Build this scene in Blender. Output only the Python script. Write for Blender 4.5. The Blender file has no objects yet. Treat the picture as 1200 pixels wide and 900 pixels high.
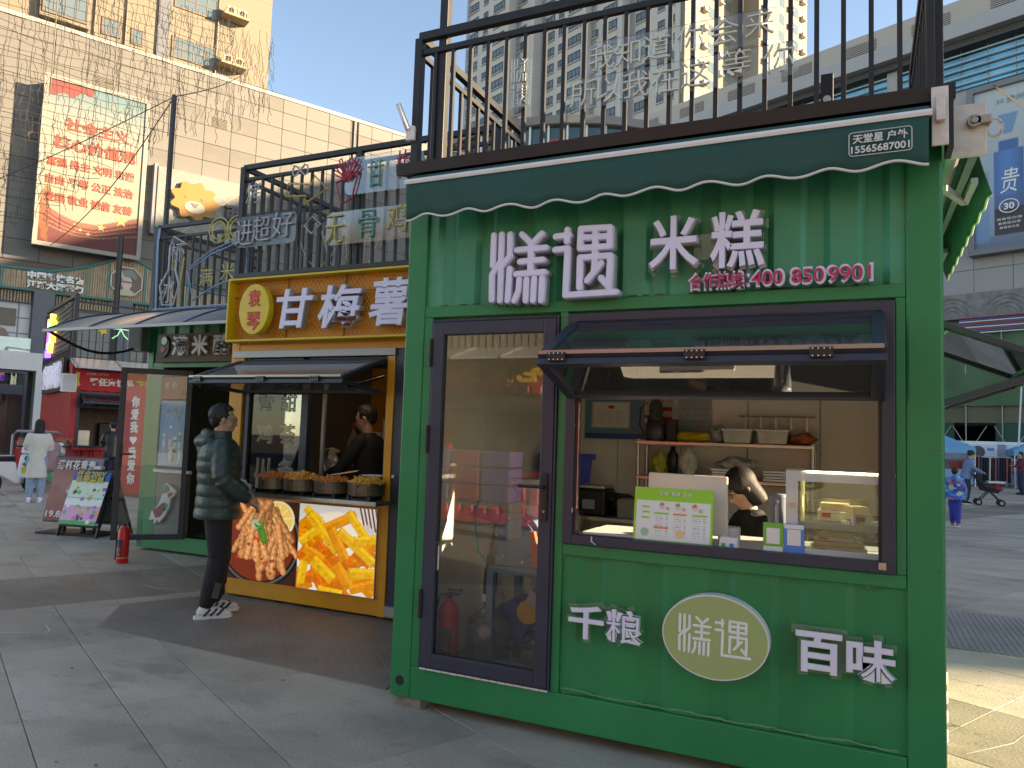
import bpy, bmesh, math, random
import numpy as np
from mathutils import Vector, Matrix
PI = math.pi
random.seed(4)
rng = np.random.default_rng(4)
S = bpy.context.scene
COL = S.collection

# ---------------------------------------------------------------- camera, sky, sun, exposure
cam = bpy.data.cameras.new('camera')
cam.sensor_width = 36.0
cam.lens = 880.74 * 36.0 / 1200.0
cam.clip_start = 0.05
cam.clip_end = 3000
camo = bpy.data.objects.new('camera', cam)
COL.objects.link(camo)
yaw, pitch, roll = .4378, .0723, .0334
fw = Vector((-math.sin(yaw) * math.cos(pitch), math.cos(yaw) * math.cos(pitch), math.sin(pitch)))
rt = Vector((math.cos(yaw), math.sin(yaw), 0))
up = rt.cross(fw)
r2 = rt * math.cos(roll) + up * math.sin(roll)
u2 = up * math.cos(roll) - rt * math.sin(roll)
mw = Matrix((r2, u2, -fw)).transposed().to_4x4()
mw.translation = Vector((2.4668, -3.7485, 1.55))
camo.matrix_world = mw
S.camera = camo
S.render.resolution_x, S.render.resolution_y = 1024, 768
S.view_settings.view_transform = 'Standard'
S.view_settings.look = 'None'
S.view_settings.exposure = 1.97
S.view_settings.use_white_balance = True
S.view_settings.white_balance_temperature = 8300
S.view_settings.gamma = 1.0
SUN_EL, SUN_HEAD = math.radians(17.5), math.radians(72)     # heading clockwise from +Y
sd = Vector((math.sin(SUN_HEAD) * math.cos(SUN_EL), math.cos(SUN_HEAD) * math.cos(SUN_EL), math.sin(SUN_EL)))
sun = bpy.data.lights.new('sun', 'SUN')
sun.energy = 5.0
sun.angle = math.radians(0.5)
sun.color = (1.0, 0.86, 0.66)
suno = bpy.data.objects.new('sun', sun)
COL.objects.link(suno)
suno.rotation_euler = (-sd).to_track_quat('-Z', 'Y').to_euler()
W = bpy.data.worlds.new('World')
S.world = W
W.use_nodes = True
nt = W.node_tree
sky = nt.nodes.new('ShaderNodeTexSky')
sky.sky_type = 'NISHITA'
sky.sun_disc = False
sky.sun_elevation = SUN_EL
sky.sun_rotation = SUN_HEAD
sky.air_density = 0.8
sky.dust_density = 0.3
sky.ozone_density = 2.0
bg = nt.nodes['Background']
bg.inputs[1].default_value = 0.11
nt.links.new(sky.outputs[0], bg.inputs[0])

# ---------------------------------------------------------------- materials
MATS = {}
def mat(name, col, rough=.6, metal=0., noise=None, bump=None, emit=0., spec=.5, rust=None):
    if name in MATS: return MATS[name]
    m = bpy.data.materials.new(name); m.use_nodes = True
    n, l = m.node_tree.nodes, m.node_tree.links
    b = n['Principled BSDF']
    b.inputs['Base Color'].default_value = (*col, 1)
    b.inputs['Roughness'].default_value = rough
    b.inputs['Metallic'].default_value = metal
    b.inputs['Specular IOR Level'].default_value = spec
    if emit:
        b.inputs['Emission Color'].default_value = (*col, 1)
        b.inputs['Emission Strength'].default_value = emit
    if noise or bump or rust:
        tc = n.new('ShaderNodeTexCoord')
    if noise:
        t = n.new('ShaderNodeTexNoise'); t.inputs['Scale'].default_value = noise[0]
        t.inputs['Detail'].default_value = 6; t.inputs['Roughness'].default_value = .62
        l.new(tc.outputs['Object'], t.inputs['Vector'])
        r = n.new('ShaderNodeMapRange'); r.inputs[1].default_value = .3; r.inputs[2].default_value = .7
        r.inputs[3].default_value = 1 - noise[1]; r.inputs[4].default_value = 1 + noise[1]
        l.new(t.outputs[0], r.inputs[0])
        mx = n.new('ShaderNodeVectorMath'); mx.operation = 'SCALE'
        mx.inputs[0].default_value = col
        l.new(r.outputs[0], mx.inputs['Scale'])
        out = mx.outputs[0]
        if rust:
            t3 = n.new('ShaderNodeTexNoise'); t3.inputs['Scale'].default_value = rust[0]; t3.inputs['Detail'].default_value = 8
            l.new(tc.outputs['Object'], t3.inputs['Vector'])
            cr = n.new('ShaderNodeMapRange'); cr.inputs[1].default_value = rust[1]; cr.inputs[2].default_value = rust[1] + .04
            l.new(t3.outputs[0], cr.inputs[0])
            mm = n.new('ShaderNodeMix'); mm.data_type = 'RGBA'
            l.new(cr.outputs[0], mm.inputs[0]); l.new(out, mm.inputs[6]); mm.inputs[7].default_value = (*rust[2], 1)
            out = mm.outputs[2]
        l.new(out, b.inputs['Base Color'])
        r2_ = n.new('ShaderNodeMapRange'); r2_.inputs[3].default_value = max(.03, rough - .12); r2_.inputs[4].default_value = min(1, rough + .12)
        l.new(t.outputs[0], r2_.inputs[0]); l.new(r2_.outputs[0], b.inputs['Roughness'])
    if bump:
        t2 = n.new('ShaderNodeTexNoise'); t2.inputs['Scale'].default_value = bump[0]; t2.inputs['Detail'].default_value = 5
        l.new(tc.outputs['Object'], t2.inputs['Vector'])
        bp = n.new('ShaderNodeBump'); bp.inputs['Strength'].default_value = bump[1]; bp.inputs['Distance'].default_value = .02
        l.new(t2.outputs[0], bp.inputs['Height']); l.new(bp.outputs[0], b.inputs['Normal'])
    MATS[name] = m
    return m

def glass(name, tint=(.9, .95, .93), boost=.06, rough=.0, frost=0.):
    if name in MATS: return MATS[name]
    m = bpy.data.materials.new(name); m.use_nodes = True
    n, l = m.node_tree.nodes, m.node_tree.links
    n.remove(n['Principled BSDF'])
    tr = n.new('ShaderNodeBsdfTransparent'); tr.inputs[0].default_value = (*tint, 1)
    gl = n.new('ShaderNodeBsdfGlossy'); gl.inputs['Roughness'].default_value = rough
    fr = n.new('ShaderNodeFresnel'); fr.inputs[0].default_value = 1.5
    ad = n.new('ShaderNodeMath'); ad.operation = 'ADD'; ad.inputs[1].default_value = boost; ad.use_clamp = True
    mx = n.new('ShaderNodeMixShader')
    l.new(fr.outputs[0], ad.inputs[0]); l.new(ad.outputs[0], mx.inputs[0])
    a = tr.outputs[0]
    if frost:
        df = n.new('ShaderNodeBsdfDiffuse'); df.inputs[0].default_value = (.8, .82, .8, 1)
        m2 = n.new('ShaderNodeMixShader'); m2.inputs[0].default_value = frost
        l.new(a, m2.inputs[1]); l.new(df.outputs[0], m2.inputs[2]); a = m2.outputs[0]
    l.new(a, mx.inputs[1]); l.new(gl.outputs[0], mx.inputs[2])
    l.new(mx.outputs[0], n['Material Output'].inputs[0])
    MATS[name] = m
    return m

def print_mat(rough=.35):
    k = 'printed_film%g' % rough
    if k in MATS: return MATS[k]
    m = mat(k, (1, 1, 1), rough)
    n, l = m.node_tree.nodes, m.node_tree.links
    a = n.new('ShaderNodeAttribute'); a.attribute_name = 'Col'
    l.new(a.outputs[0], n['Principled BSDF'].inputs['Base Color'])
    return m

GRN = mat('green_paint', (.006, .205, .070), .38, noise=(1.3, .12), bump=(9, .05), rust=(4.5, .77, (.04, .12, .07)))
GRNRL = mat('green_paint_rusty_lit', (.035, .29, .155), .34, noise=(1.6, .16), bump=(9, .06), rust=(5, .77, (.12, .07, .03)))  # rusty green, base lightened to carry sunlight reflected onto the upper panel
ANT = mat('anthracite_aluminium', (.030, .036, .058), .42, noise=(3, .12))
ANTL = mat('anodised_edge', (.32, .30, .28), .35, .7)
BLK = mat('black_paint', (.012, .012, .013), .45, noise=(4, .3))
BLKW = mat('black_steel_rail', (.015, .015, .017), .5, noise=(6, .35), rust=(8, .74, (.05, .04, .035)))
WHT = mat('white_plastic', (.72, .72, .74), .4, noise=(3, .04))
LAV = mat('lavender_acrylic', (.72, .71, .90), .35, noise=(5, .05))
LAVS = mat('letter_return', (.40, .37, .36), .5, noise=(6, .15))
YEL = mat('yellow_paint', (.68, .30, .012), .45, noise=(1.5, .18), bump=(9, .05), rust=(5, .74, (.30, .15, .04)))
YELB = mat('bright_yellow_trim', (.68, .46, .02), .45, noise=(3, .1))
RED = mat('red_paint', (.42, .012, .014), .45, noise=(1.5, .2), bump=(8, .05))
STL = mat('stainless_steel', (.5, .47, .43), .32, .9, noise=(5, .15))
GALV = mat('galvanised_grey', (.34, .34, .35), .45, .35, noise=(5, .1))
LIN = mat('beige_lining_panel', (.74, .70, .64), .55, noise=(1.2, .06))
LIND = mat('dark_lining_panel', (.16, .14, .13), .6, noise=(1.2, .1))
FLR = mat('worn_brown_floor', (.40, .36, .30), .5, noise=(3, .3))
AWN = mat('dark_green_canvas', (.012, .080, .066), .75, noise=(2.2, .14), bump=(160, .12))
GL = glass('clear_glass', (.86, .92, .89), .05)
GLD = glass('door_glass', (.96, .97, .96), .03)
GLT = glass('tinted_flap_glass', (.78, .84, .80), .12, 0, .06)
ACR = glass('acrylic_sheet', (.97, .99, .98), .0, .1, .06)
PLA = glass('thin_clear_plastic', (.9, .92, .94), .06, .15, .25)
WPAP = mat('white_board', (.78, .78, .76), .5)
REDL = mat('red_letter', (.62, .03, .02), .45)
RUB = mat('black_rubber', (.015, .015, .015), .8)
SKIN = mat('skin', (.50, .29, .20), .5, noise=(12, .06))
HAIR = mat('black_hair', (.010, .009, .009), .6, bump=(90, .15))

# ---------------------------------------------------------------- mesh builder
class MB:
    def __init__(s): s.v = []; s.f = []; s.m = []; s.mi = 0
    def add(s, vs, fs):
        o = len(s.v); s.v += [tuple(p) for p in vs]; s.f += [tuple(i + o for i in f) for f in fs]; s.m += [s.mi] * len(fs); return s
    def box(s, x0, y0, z0, x1, y1, z1):
        x0, x1 = min(x0, x1), max(x0, x1); y0, y1 = min(y0, y1), max(y0, y1); z0, z1 = min(z0, z1), max(z0, z1)
        return s.add([(x0, y0, z0), (x1, y0, z0), (x1, y1, z0), (x0, y1, z0), (x0, y0, z1), (x1, y0, z1), (x1, y1, z1), (x0, y1, z1)],
                     [(0, 3, 2, 1), (4, 5, 6, 7), (0, 1, 5, 4), (1, 2, 6, 5), (2, 3, 7, 6), (3, 0, 4, 7)])
    def beam(s, p, q, w, h=None, upv=(0, 0, 1)):
        p, q = Vector(p), Vector(q); h = h or w
        d = (q - p).normalized(); u = Vector(upv)
        if abs(d.dot(u)) > .98: u = Vector((0, 1, 0))
        a = d.cross(u).normalized() * w / 2; b = a.cross(d).normalized() * h / 2
        vs = [p - a - b, p + a - b, p + a + b, p - a + b, q - a - b, q + a - b, q + a + b, q - a + b]
        return s.add(vs, [(0, 3, 2, 1)[::-1], (4, 5, 6, 7)[::-1], (0, 1, 5, 4)[::-1], (1, 2, 6, 5)[::-1], (2, 3, 7, 6)[::-1], (3, 0, 4, 7)[::-1]])
    def cyl(s, p, q, r, n=12, r1=None, cap=True):
        p, q = Vector(p), Vector(q); r1 = r if r1 is None else r1
        d = (q - p).normalized(); u = Vector((0, 0, 1)) if abs(d.z) < .95 else Vector((1, 0, 0))
        a = d.cross(u).normalized(); b = d.cross(a)
        vs = []
        for c, rr in ((p, r), (q, r1)):
            for i in range(n):
                t = 2 * PI * i / n; vs.append(c + a * math.cos(t) * rr + b * math.sin(t) * rr)
        fs = [(i, (i + 1) % n, n + (i + 1) % n, n + i) for i in range(n)]
        if cap: fs += [tuple(range(n))[::-1], tuple(range(n, 2 * n))]
        return s.add(vs, fs)
    def tube(s, pts, r, n=6, closed=False):
        pts = [Vector(p) for p in pts]; rings = []; m = len(pts)
        for i, p in enumerate(pts):
            a = pts[i - 1] if i or closed else p; b = pts[(i + 1) % m] if i < m - 1 or closed else p
            d = (b - a).normalized() if (b - a).length > 1e-9 else Vector((0, 0, 1))
            u = Vector((0, 0, 1)) if abs(d.z) < .9 else Vector((0, 1, 0))
            x = d.cross(u).normalized(); y = d.cross(x)
            rr = r[i] if isinstance(r, (list, tuple)) else r
            rings.append([p + x * math.cos(2 * PI * k / n) * rr + y * math.sin(2 * PI * k / n) * rr for k in range(n)])
        vs = [v for R in rings for v in R]; fs = []
        for i in range(m if closed else m - 1):
            j = (i + 1) % m
            for k in range(n): fs.append((i * n + k, i * n + (k + 1) % n, j * n + (k + 1) % n, j * n + k))
        if not closed: fs += [tuple(range(n))[::-1], tuple(range((m - 1) * n, m * n))]
        return s.add(vs, fs)
    def lathe(s, prof, c=(0, 0, 0), n=20):
        vs = []; fs = []; c = Vector(c)
        for r, z in prof:
            for i in range(n): vs.append(c + Vector((r * math.cos(2 * PI * i / n), r * math.sin(2 * PI * i / n), z)))
        for j in range(len(prof) - 1):
            for i in range(n): fs.append((j * n + i, j * n + (i + 1) % n, (j + 1) * n + (i + 1) % n, (j + 1) * n + i))
        fs += [tuple(range(n))[::-1], tuple(range((len(prof) - 1) * n, len(prof) * n))]
        return s.add(vs, fs)
    def prism(s, poly, a, b, axis='y'):
        """poly: 2D points; extruded between a and b. axis y: poly is (x,z); x: poly is (y,z); z: (x,y)."""
        n = len(poly)
        f = {'y': lambda p, t: (p[0], t, p[1]), 'x': lambda p, t: (t, p[0], p[1]), 'z': lambda p, t: (p[0], p[1], t)}[axis]
        vs = [f(p, a) for p in poly] + [f(p, b) for p in poly]
        return s.add(vs, [tuple(range(n)), tuple(range(n, 2 * n))[::-1]] + [(i, n + i, n + (i + 1) % n, (i + 1) % n) for i in range(n)])
    def quad(s, *p): return s.add(p, [(0, 1, 2, 3)])
    def ring(s, x0, z0, x1, z1, w, y0, y1, wb=None, wt=None):
        wb = w if wb is None else wb; wt = w if wt is None else wt
        s.box(x0, y0, z0, x0 + w, y1, z1); s.box(x1 - w, y0, z0, x1, y1, z1)
        s.box(x0 + w, y0, z0, x1 - w, y1, z0 + wb); return s.box(x0 + w, y0, z1 - wt, x1 - w, y1, z1)
    def build(s, name, m, parent=None, bevel=0, smooth=False, loc=None, rot=None, fixn=True):
        me = bpy.data.meshes.new(name); me.from_pydata(s.v, [], s.f)
        ms = m if isinstance(m, (list, tuple)) else [m]
        for x in ms: me.materials.append(x)
        if len(ms) > 1: me.polygons.foreach_set('material_index', s.m)
        if fixn:
            b = bmesh.new(); b.from_mesh(me); bmesh.ops.recalc_face_normals(b, faces=b.faces); b.to_mesh(me); b.free()
        if smooth: me.polygons.foreach_set('use_smooth', [True] * len(me.polygons))
        me.update()
        o = bpy.data.objects.new(name, me); COL.objects.link(o); o.parent = parent
        if loc: o.location = loc
        if rot: o.rotation_euler = rot
        if bevel:
            md = o.modifiers.new('bevel', 'BEVEL'); md.width = bevel; md.segments = 2; md.limit_method = 'ANGLE'; md.harden_normals = False
        return o

def tag(o, label=None, cat=None, group=None, kind=None):
    if label: o['label'] = label
    if cat: o['category'] = cat
    if group: o['group'] = group
    if kind: o['kind'] = kind
    return o
def thing(name, label, cat, loc=(0, 0, 0), rotz=0, group=None):
    o = bpy.data.objects.new(name, None); COL.objects.link(o); o.empty_display_size = .1
    o.location = loc; o.rotation_euler = (0, 0, rotz)
    return tag(o, label, cat, group)
def kids(o): return list(o.children)
def copy_tree(o, loc=None, rotz=None, label=None):
    c = o.copy(); COL.objects.link(c)
    if loc: c.location = loc
    if rotz is not None: c.rotation_euler = (0, 0, rotz)
    if label: c['label'] = label
    for ch in kids(o):
        d = ch.copy(); COL.objects.link(d); d.parent = c
        for g in kids(ch):
            e = g.copy(); COL.objects.link(e); e.parent = d
    return c
def piece(name, me, m, parent, loc, rot=None, label=None):
    o = bpy.data.objects.new(name, me); COL.objects.link(o); o.parent = parent; o.location = loc
    if rot: o.rotation_euler = rot
    if label: o['label'] = label
    return o
def boxmesh(name, sx, sy, sz, m, bev=0):
    b = MB().box(-sx / 2, -sy / 2, -sz / 2, sx / 2, sy / 2, sz / 2)
    me = bpy.data.meshes.new(name); me.from_pydata(b.v, [], b.f); me.materials.append(m)
    if bev:
        bm = bmesh.new(); bm.from_mesh(me); bmesh.ops.bevel(bm, geom=bm.edges[:], offset=bev, segments=1, affect='EDGES'); bm.to_mesh(me); bm.free()
    return me

def corr(x0, x1, z0, z1, y, pitch, depth, t=.012, groove=.45, sl=None):
    """profile sheet: face at y, grooves going back by depth; returns MB"""
    pts = []; n = max(1, round((x1 - x0) / pitch)); p = (x1 - x0) / n; s = sl or depth * .9
    pts.append((x0, y))
    for i in range(n):
        a = x0 + i * p; g = p * groove
        b = a + (p - g) / 2
        pts += [(b, y), (b + s, y + depth), (b + g - s, y + depth), (b + g, y)]
    pts.append((x1, y))
    poly = pts + [(x1, y + depth + t), (x0, y + depth + t)]
    return MB().prism(poly, z0, z1, 'z')

TXT = bpy.data.curves.new('txt', 'FONT')
TXO = bpy.data.objects.new('txt', TXT)
COL.objects.link(TXO)
_tcache = {}
def glyphs(body, w, h, ext=.004, off=0., bev=0., shear=0., outline=0., res=3):
    """text as mesh data fitted to w x h, centred, facing -Y (x right, z up)"""
    key = (body, w, h, ext, off, bev, shear, outline)
    if key in _tcache: return _tcache[key]
    TXT.body = body; TXT.extrude = 0 if outline else ext; TXT.offset = off; TXT.shear = shear; TXT.resolution_u = res
    TXT.bevel_depth = outline / w if outline else bev; TXT.bevel_resolution = 0; TXT.fill_mode = 'NONE' if outline else 'BOTH'
    TXT.align_x = 'CENTER'; TXT.space_line = .9
    bpy.context.view_layer.update()
    me = bpy.data.meshes.new_from_object(TXO.evaluated_get(bpy.context.evaluated_depsgraph_get()))
    n = len(me.vertices); co = np.empty(n * 3); me.vertices.foreach_get('co', co); co = co.reshape(-1, 3)
    lo, hi = co.min(0), co.max(0)
    c = (lo + hi) / 2; sc = np.array([w / (hi[0] - lo[0]), h / (hi[1] - lo[1])])
    x = (co[:, 0] - c[0]) * sc[0]; z = (co[:, 1] - c[1]) * sc[1]; y = -co[:, 2] * (sc.mean() if outline else (ext + bev * sc.mean()) / max(1e-6, np.abs(co[:, 2]).max()))
    me.vertices.foreach_set('co', np.stack([x, y, z], 1).ravel()); me.materials.clear(); me.update()
    _tcache[key] = me
    return me
def text(name, body, w, h, loc, m, parent, rot=(0, 0, 0), ext=.004, off=0., bev=0., shear=0., outline=0., res=3):
    k = glyphs(body, w, h, ext, off, bev, shear, outline, res)
    me = k.copy(); me.materials.append(m)
    o = bpy.data.objects.new(name, me); COL.objects.link(o); o.parent = parent; o.location = loc; o.rotation_euler = rot
    return o

def paint(name, w, h, nx, nz, fn, parent, loc, rot=(0, 0, 0), t=.004, rough=.35):
    """flat print w x h, lower-left origin at loc, facing -Y; fn(u,v)->(...,3) linear rgb, v up; aspect-true u in 0..w"""
    u, v = np.meshgrid(np.linspace(0, 1, nx + 1), np.linspace(0, 1, nz + 1))
    c = np.clip(fn(u, v), 0, 1)
    vs = np.stack([u * w, np.zeros_like(u), v * h], -1).reshape(-1, 3)
    i = np.arange((nx + 1) * (nz + 1)).reshape(nz + 1, nx + 1)
    fs = np.stack([i[:-1, :-1], i[:-1, 1:], i[1:, 1:], i[1:, :-1]], -1).reshape(-1, 4)
    me = bpy.data.meshes.new(name)
    nb = len(vs)
    vs = np.vstack([vs, [[0, t, 0], [w, t, 0], [w, t, h], [0, t, h]]])
    f2 = [(nb + 3, nb + 2, nb + 1, nb)]
    me.from_pydata(vs.tolist(), [], fs.tolist() + f2)
    a = me.color_attributes.new('Col', 'FLOAT_COLOR', 'POINT')
    cc = np.ones((len(vs), 4)); cc[:nb, :3] = c.reshape(-1, 3); cc[nb:, :3] = .3
    a.data.foreach_set('color', cc.ravel())
    me.materials.append(print_mat(rough)); me.update()
    o = bpy.data.objects.new(name, me); COL.objects.link(o); o.parent = parent; o.location = loc; o.rotation_euler = rot
    return o
def lin(*c): return np.array([((x / 255) ** 2.2) for x in c])
def capm(u, v, p, q, r):
    """distance/along for capsule in (aspect-corrected) uv"""
    px, pz = u - p[0], v - p[1]; dx, dz = q[0] - p[0], q[1] - p[1]
    t = np.clip((px * dx + pz * dz) / (dx * dx + dz * dz + 1e-12), 0, 1)
    ex, ez = px - t * dx, pz - t * dz
    d = np.sqrt(ex ** 2 + ez ** 2) / r
    side = (dx * pz - dz * px) / (r * math.hypot(dx, dz) + 1e-9)
    return d, t, side
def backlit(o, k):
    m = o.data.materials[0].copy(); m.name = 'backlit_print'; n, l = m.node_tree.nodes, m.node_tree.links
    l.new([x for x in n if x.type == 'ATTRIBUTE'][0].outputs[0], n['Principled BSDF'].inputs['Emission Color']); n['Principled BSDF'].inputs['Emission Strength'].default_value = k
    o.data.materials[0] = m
def over(c, m, col):
    m = np.clip(m, 0, 1)[..., None]
    return c * (1 - m) + np.asarray(col) * m
def vnoise(u, v, s, seed=0):
    r = np.random.default_rng(seed); g = r.random((64, 64))
    x = (u * s) % 63; y = (v * s) % 63; xi = x.astype(int); yi = y.astype(int); fx = x - xi; fy = y - yi
    fx = fx * fx * (3 - 2 * fx); fy = fy * fy * (3 - 2 * fy)
    return (g[yi, xi] * (1 - fx) + g[yi, xi + 1] * fx) * (1 - fy) + (g[yi + 1, xi] * (1 - fx) + g[yi + 1, xi + 1] * fx) * fy

# ================================================================= GROUND
HD = math.radians(27)
U1 = Vector((math.sin(HD), math.cos(HD), 0)); U2 = Vector((math.cos(HD), -math.sin(HD), 0))
def ground_mat(name, col, sc=.7):
    m = mat(name, col, .62, noise=(sc, .16), bump=(55, .18))
    n, l = m.node_tree.nodes, m.node_tree.links
    b = n['Principled BSDF']; src = b.inputs['Base Color'].links[0].from_socket
    geo = n.new('ShaderNodeNewGeometry')
    for k, (scale, lo, hi, f) in enumerate([(.5, .46, .60, .74), (2.6, .50, .66, .78), (60, .35, .75, .74), (1.5, .60, .64, .78), (9, .60, .72, .74)]):
        t = n.new('ShaderNodeTexNoise'); t.inputs['Scale'].default_value = scale; t.inputs['Detail'].default_value = 7; t.inputs['Roughness'].default_value = .6
        mp = n.new('ShaderNodeMapping'); mp.inputs['Rotation'].default_value = (0, 0, -HD); mp.inputs['Location'].default_value = (k * 7.3, 3.1 * k, 0)
        mp.inputs['Scale'].default_value = (.55, 1, 1) if k != 2 else (1, 1, 1)
        l.new(geo.outputs['Position'], mp.inputs[0]); l.new(mp.outputs[0], t.inputs['Vector'])
        r = n.new('ShaderNodeMapRange'); r.inputs[1].default_value = lo; r.inputs[2].default_value = hi; r.inputs[3].default_value = 1; r.inputs[4].default_value = f
        l.new(t.outputs[0], r.inputs[0])
        v = n.new('ShaderNodeVectorMath'); v.operation = 'SCALE'; l.new(src, v.inputs[0]); l.new(r.outputs[0], v.inputs['Scale']); src = v.outputs[0]
    # pale scuffs and old chewing-gum specks
    t = n.new('ShaderNodeTexVoronoi'); t.inputs['Scale'].default_value = 2.2; l.new(geo.outputs['Position'], t.inputs['Vector'])
    r = n.new('ShaderNodeMapRange'); r.inputs[1].default_value = .035; r.inputs[2].default_value = .045; r.inputs[3].default_value = .45; r.inputs[4].default_value = 1
    l.new(t.outputs[0], r.inputs[0])
    v = n.new('ShaderNodeVectorMath'); v.operation = 'SCALE'; l.new(src, v.inputs[0]); l.new(r.outputs[0], v.inputs['Scale'])
    l.new(v.outputs[0], b.inputs['Base Color'])
    return m
GM = [ground_mat('paving_granite', (.52, .45, .365)), ground_mat('paving_granite_pale', (.56, .49, .40)), ground_mat('paving_granite_dark', (.32, .27, .215)), ground_mat('paving_granite_warm', (.49, .415, .33))]
ground = MB()
N_ = 24
ground.box(-400, -200, -.6, 400, 400, -.022)
ground = ground.build('ground', mat('joint_sand', (.13, .115, .10), .9, noise=(8, .3)))
tag(ground, 'grey granite paved plaza', kind='structure')
slabA, slabB = .945, 1.42
def in_foot(x, y):
    for X0, Y0, X1, Y1 in ((0, 0, 2.79, 2.44), (-3.01, 1.6, -.2, 4), (-5.88, 3, -3.1, 5.4)):
        if X0 + .5 < x < X1 - .5 and Y0 + .5 < y < Y1 - .3: return True
    return False
a0, b0 = -.76, -.80
slabs = []
fwd2 = Vector((-math.sin(yaw), math.cos(yaw))); rt2 = Vector((math.cos(yaw), math.sin(yaw)))
for i in range(-16, 44):
    for j in range(-34, 24):
        big = not (j in (-8, 5) or i in (1,))
        a = a0 + i * slabA; b = b0 + j * slabB
        c = U1 * (a + slabA / 2) + U2 * (b + slabB / 2)
        rel = Vector((c.x - 2.4668, c.y + 3.7485)); d = rel.dot(fwd2); sd_ = rel.dot(rt2)
        if d < 1 or abs(sd_) > .78 * d + 1.5 or d > 46: continue
        slabs.append((d, i, j, a, b, c))
slabs.sort(key=lambda t: t[0])
slab_me = {}
rest = [MB() for _ in GM]
cnt = 0
def slab_kind(i, j):
    # darker drainage bands as in the plaza
    if i in (3,) or j in (-3,): return 2
    if i == 4 and j < -3: return 3
    k = rng.random()
    return 0 if k < .45 else (1 if k < .8 else 3)
for d, i, j, a, b, c in slabs:
    k = slab_kind(i, j)
    sub = [(0, 1)] if rng.random() < .6 else [(0, .5), (.5, 1)]
    for s0, s1 in sub:
        L_ = slabA * (s1 - s0) - .0045; W_ = slabB - .0045
        cc = U1 * (a + slabA * (s0 + s1) / 2) + U2 * (b + slabB / 2)
        dz = rng.uniform(-.0012, .0012)
        if cnt < 290 and not in_foot(cc.x, cc.y):
            key = (k, s1 - s0)
            if key not in slab_me: slab_me[key] = boxmesh('paving_slab', W_, L_, .03, GM[k], .003)
            piece('paving_slab', slab_me[key], None, ground, (cc.x, cc.y, -.015 + dz), (rng.uniform(-.0006, .0006), rng.uniform(-.0006, .0006), -HD))
            cnt += 1
        else:
            h1, h2 = U1 * (L_ / 2), U2 * (W_ / 2); z = Vector((0, 0, dz))
            r_ = rest[k]
            t = [cc - h1 - h2 + z, cc + h1 - h2 + z, cc + h1 + h2 + z, cc - h1 + h2 + z]
            bt = [p + Vector((0, 0, -.025)) for p in t]
            r_.add(bt + t, [(0, 3, 2, 1), (4, 5, 6, 7), (0, 1, 5, 4), (1, 2, 6, 5), (2, 3, 7, 6), (3, 0, 4, 7)])
allr = MB()
for k, r_ in enumerate(rest):
    allr.mi = k; allr.add(r_.v, r_.f)
tag(allr.build('paving_slabs', GM, ground), kind='stuff')
# anti-slip plate mat in front of the kiosks
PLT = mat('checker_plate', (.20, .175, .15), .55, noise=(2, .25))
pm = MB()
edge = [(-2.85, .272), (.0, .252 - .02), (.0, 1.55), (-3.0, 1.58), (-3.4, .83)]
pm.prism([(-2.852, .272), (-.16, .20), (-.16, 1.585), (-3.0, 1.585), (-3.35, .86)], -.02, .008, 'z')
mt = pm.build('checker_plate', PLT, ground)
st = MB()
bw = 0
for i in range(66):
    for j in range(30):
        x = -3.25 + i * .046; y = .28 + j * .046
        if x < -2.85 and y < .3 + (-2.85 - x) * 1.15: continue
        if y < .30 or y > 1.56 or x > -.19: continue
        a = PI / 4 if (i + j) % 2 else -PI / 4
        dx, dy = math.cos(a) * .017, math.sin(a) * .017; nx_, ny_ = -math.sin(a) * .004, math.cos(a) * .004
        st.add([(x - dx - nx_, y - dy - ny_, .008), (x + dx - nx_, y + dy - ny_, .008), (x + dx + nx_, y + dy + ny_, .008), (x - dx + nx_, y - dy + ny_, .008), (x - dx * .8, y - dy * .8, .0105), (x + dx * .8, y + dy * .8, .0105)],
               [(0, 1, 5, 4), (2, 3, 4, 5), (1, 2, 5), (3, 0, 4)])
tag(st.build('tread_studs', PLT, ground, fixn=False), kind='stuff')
# ribbed tactile field at the right
rb = MB()
rb.box(2.95, 3.3, -.02, 4.2, 4.95, .004)
for i in range(26):
    x = 2.97 + i * .047
    rb.box(x, 3.31, .004, x + .022, 4.94, .009)
tag(rb.build('ribbed_paving', mat('ribbed_stone', (.27, .255, .24), .6, noise=(2, .2)), ground), 'ribbed grey paving strip')


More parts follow.
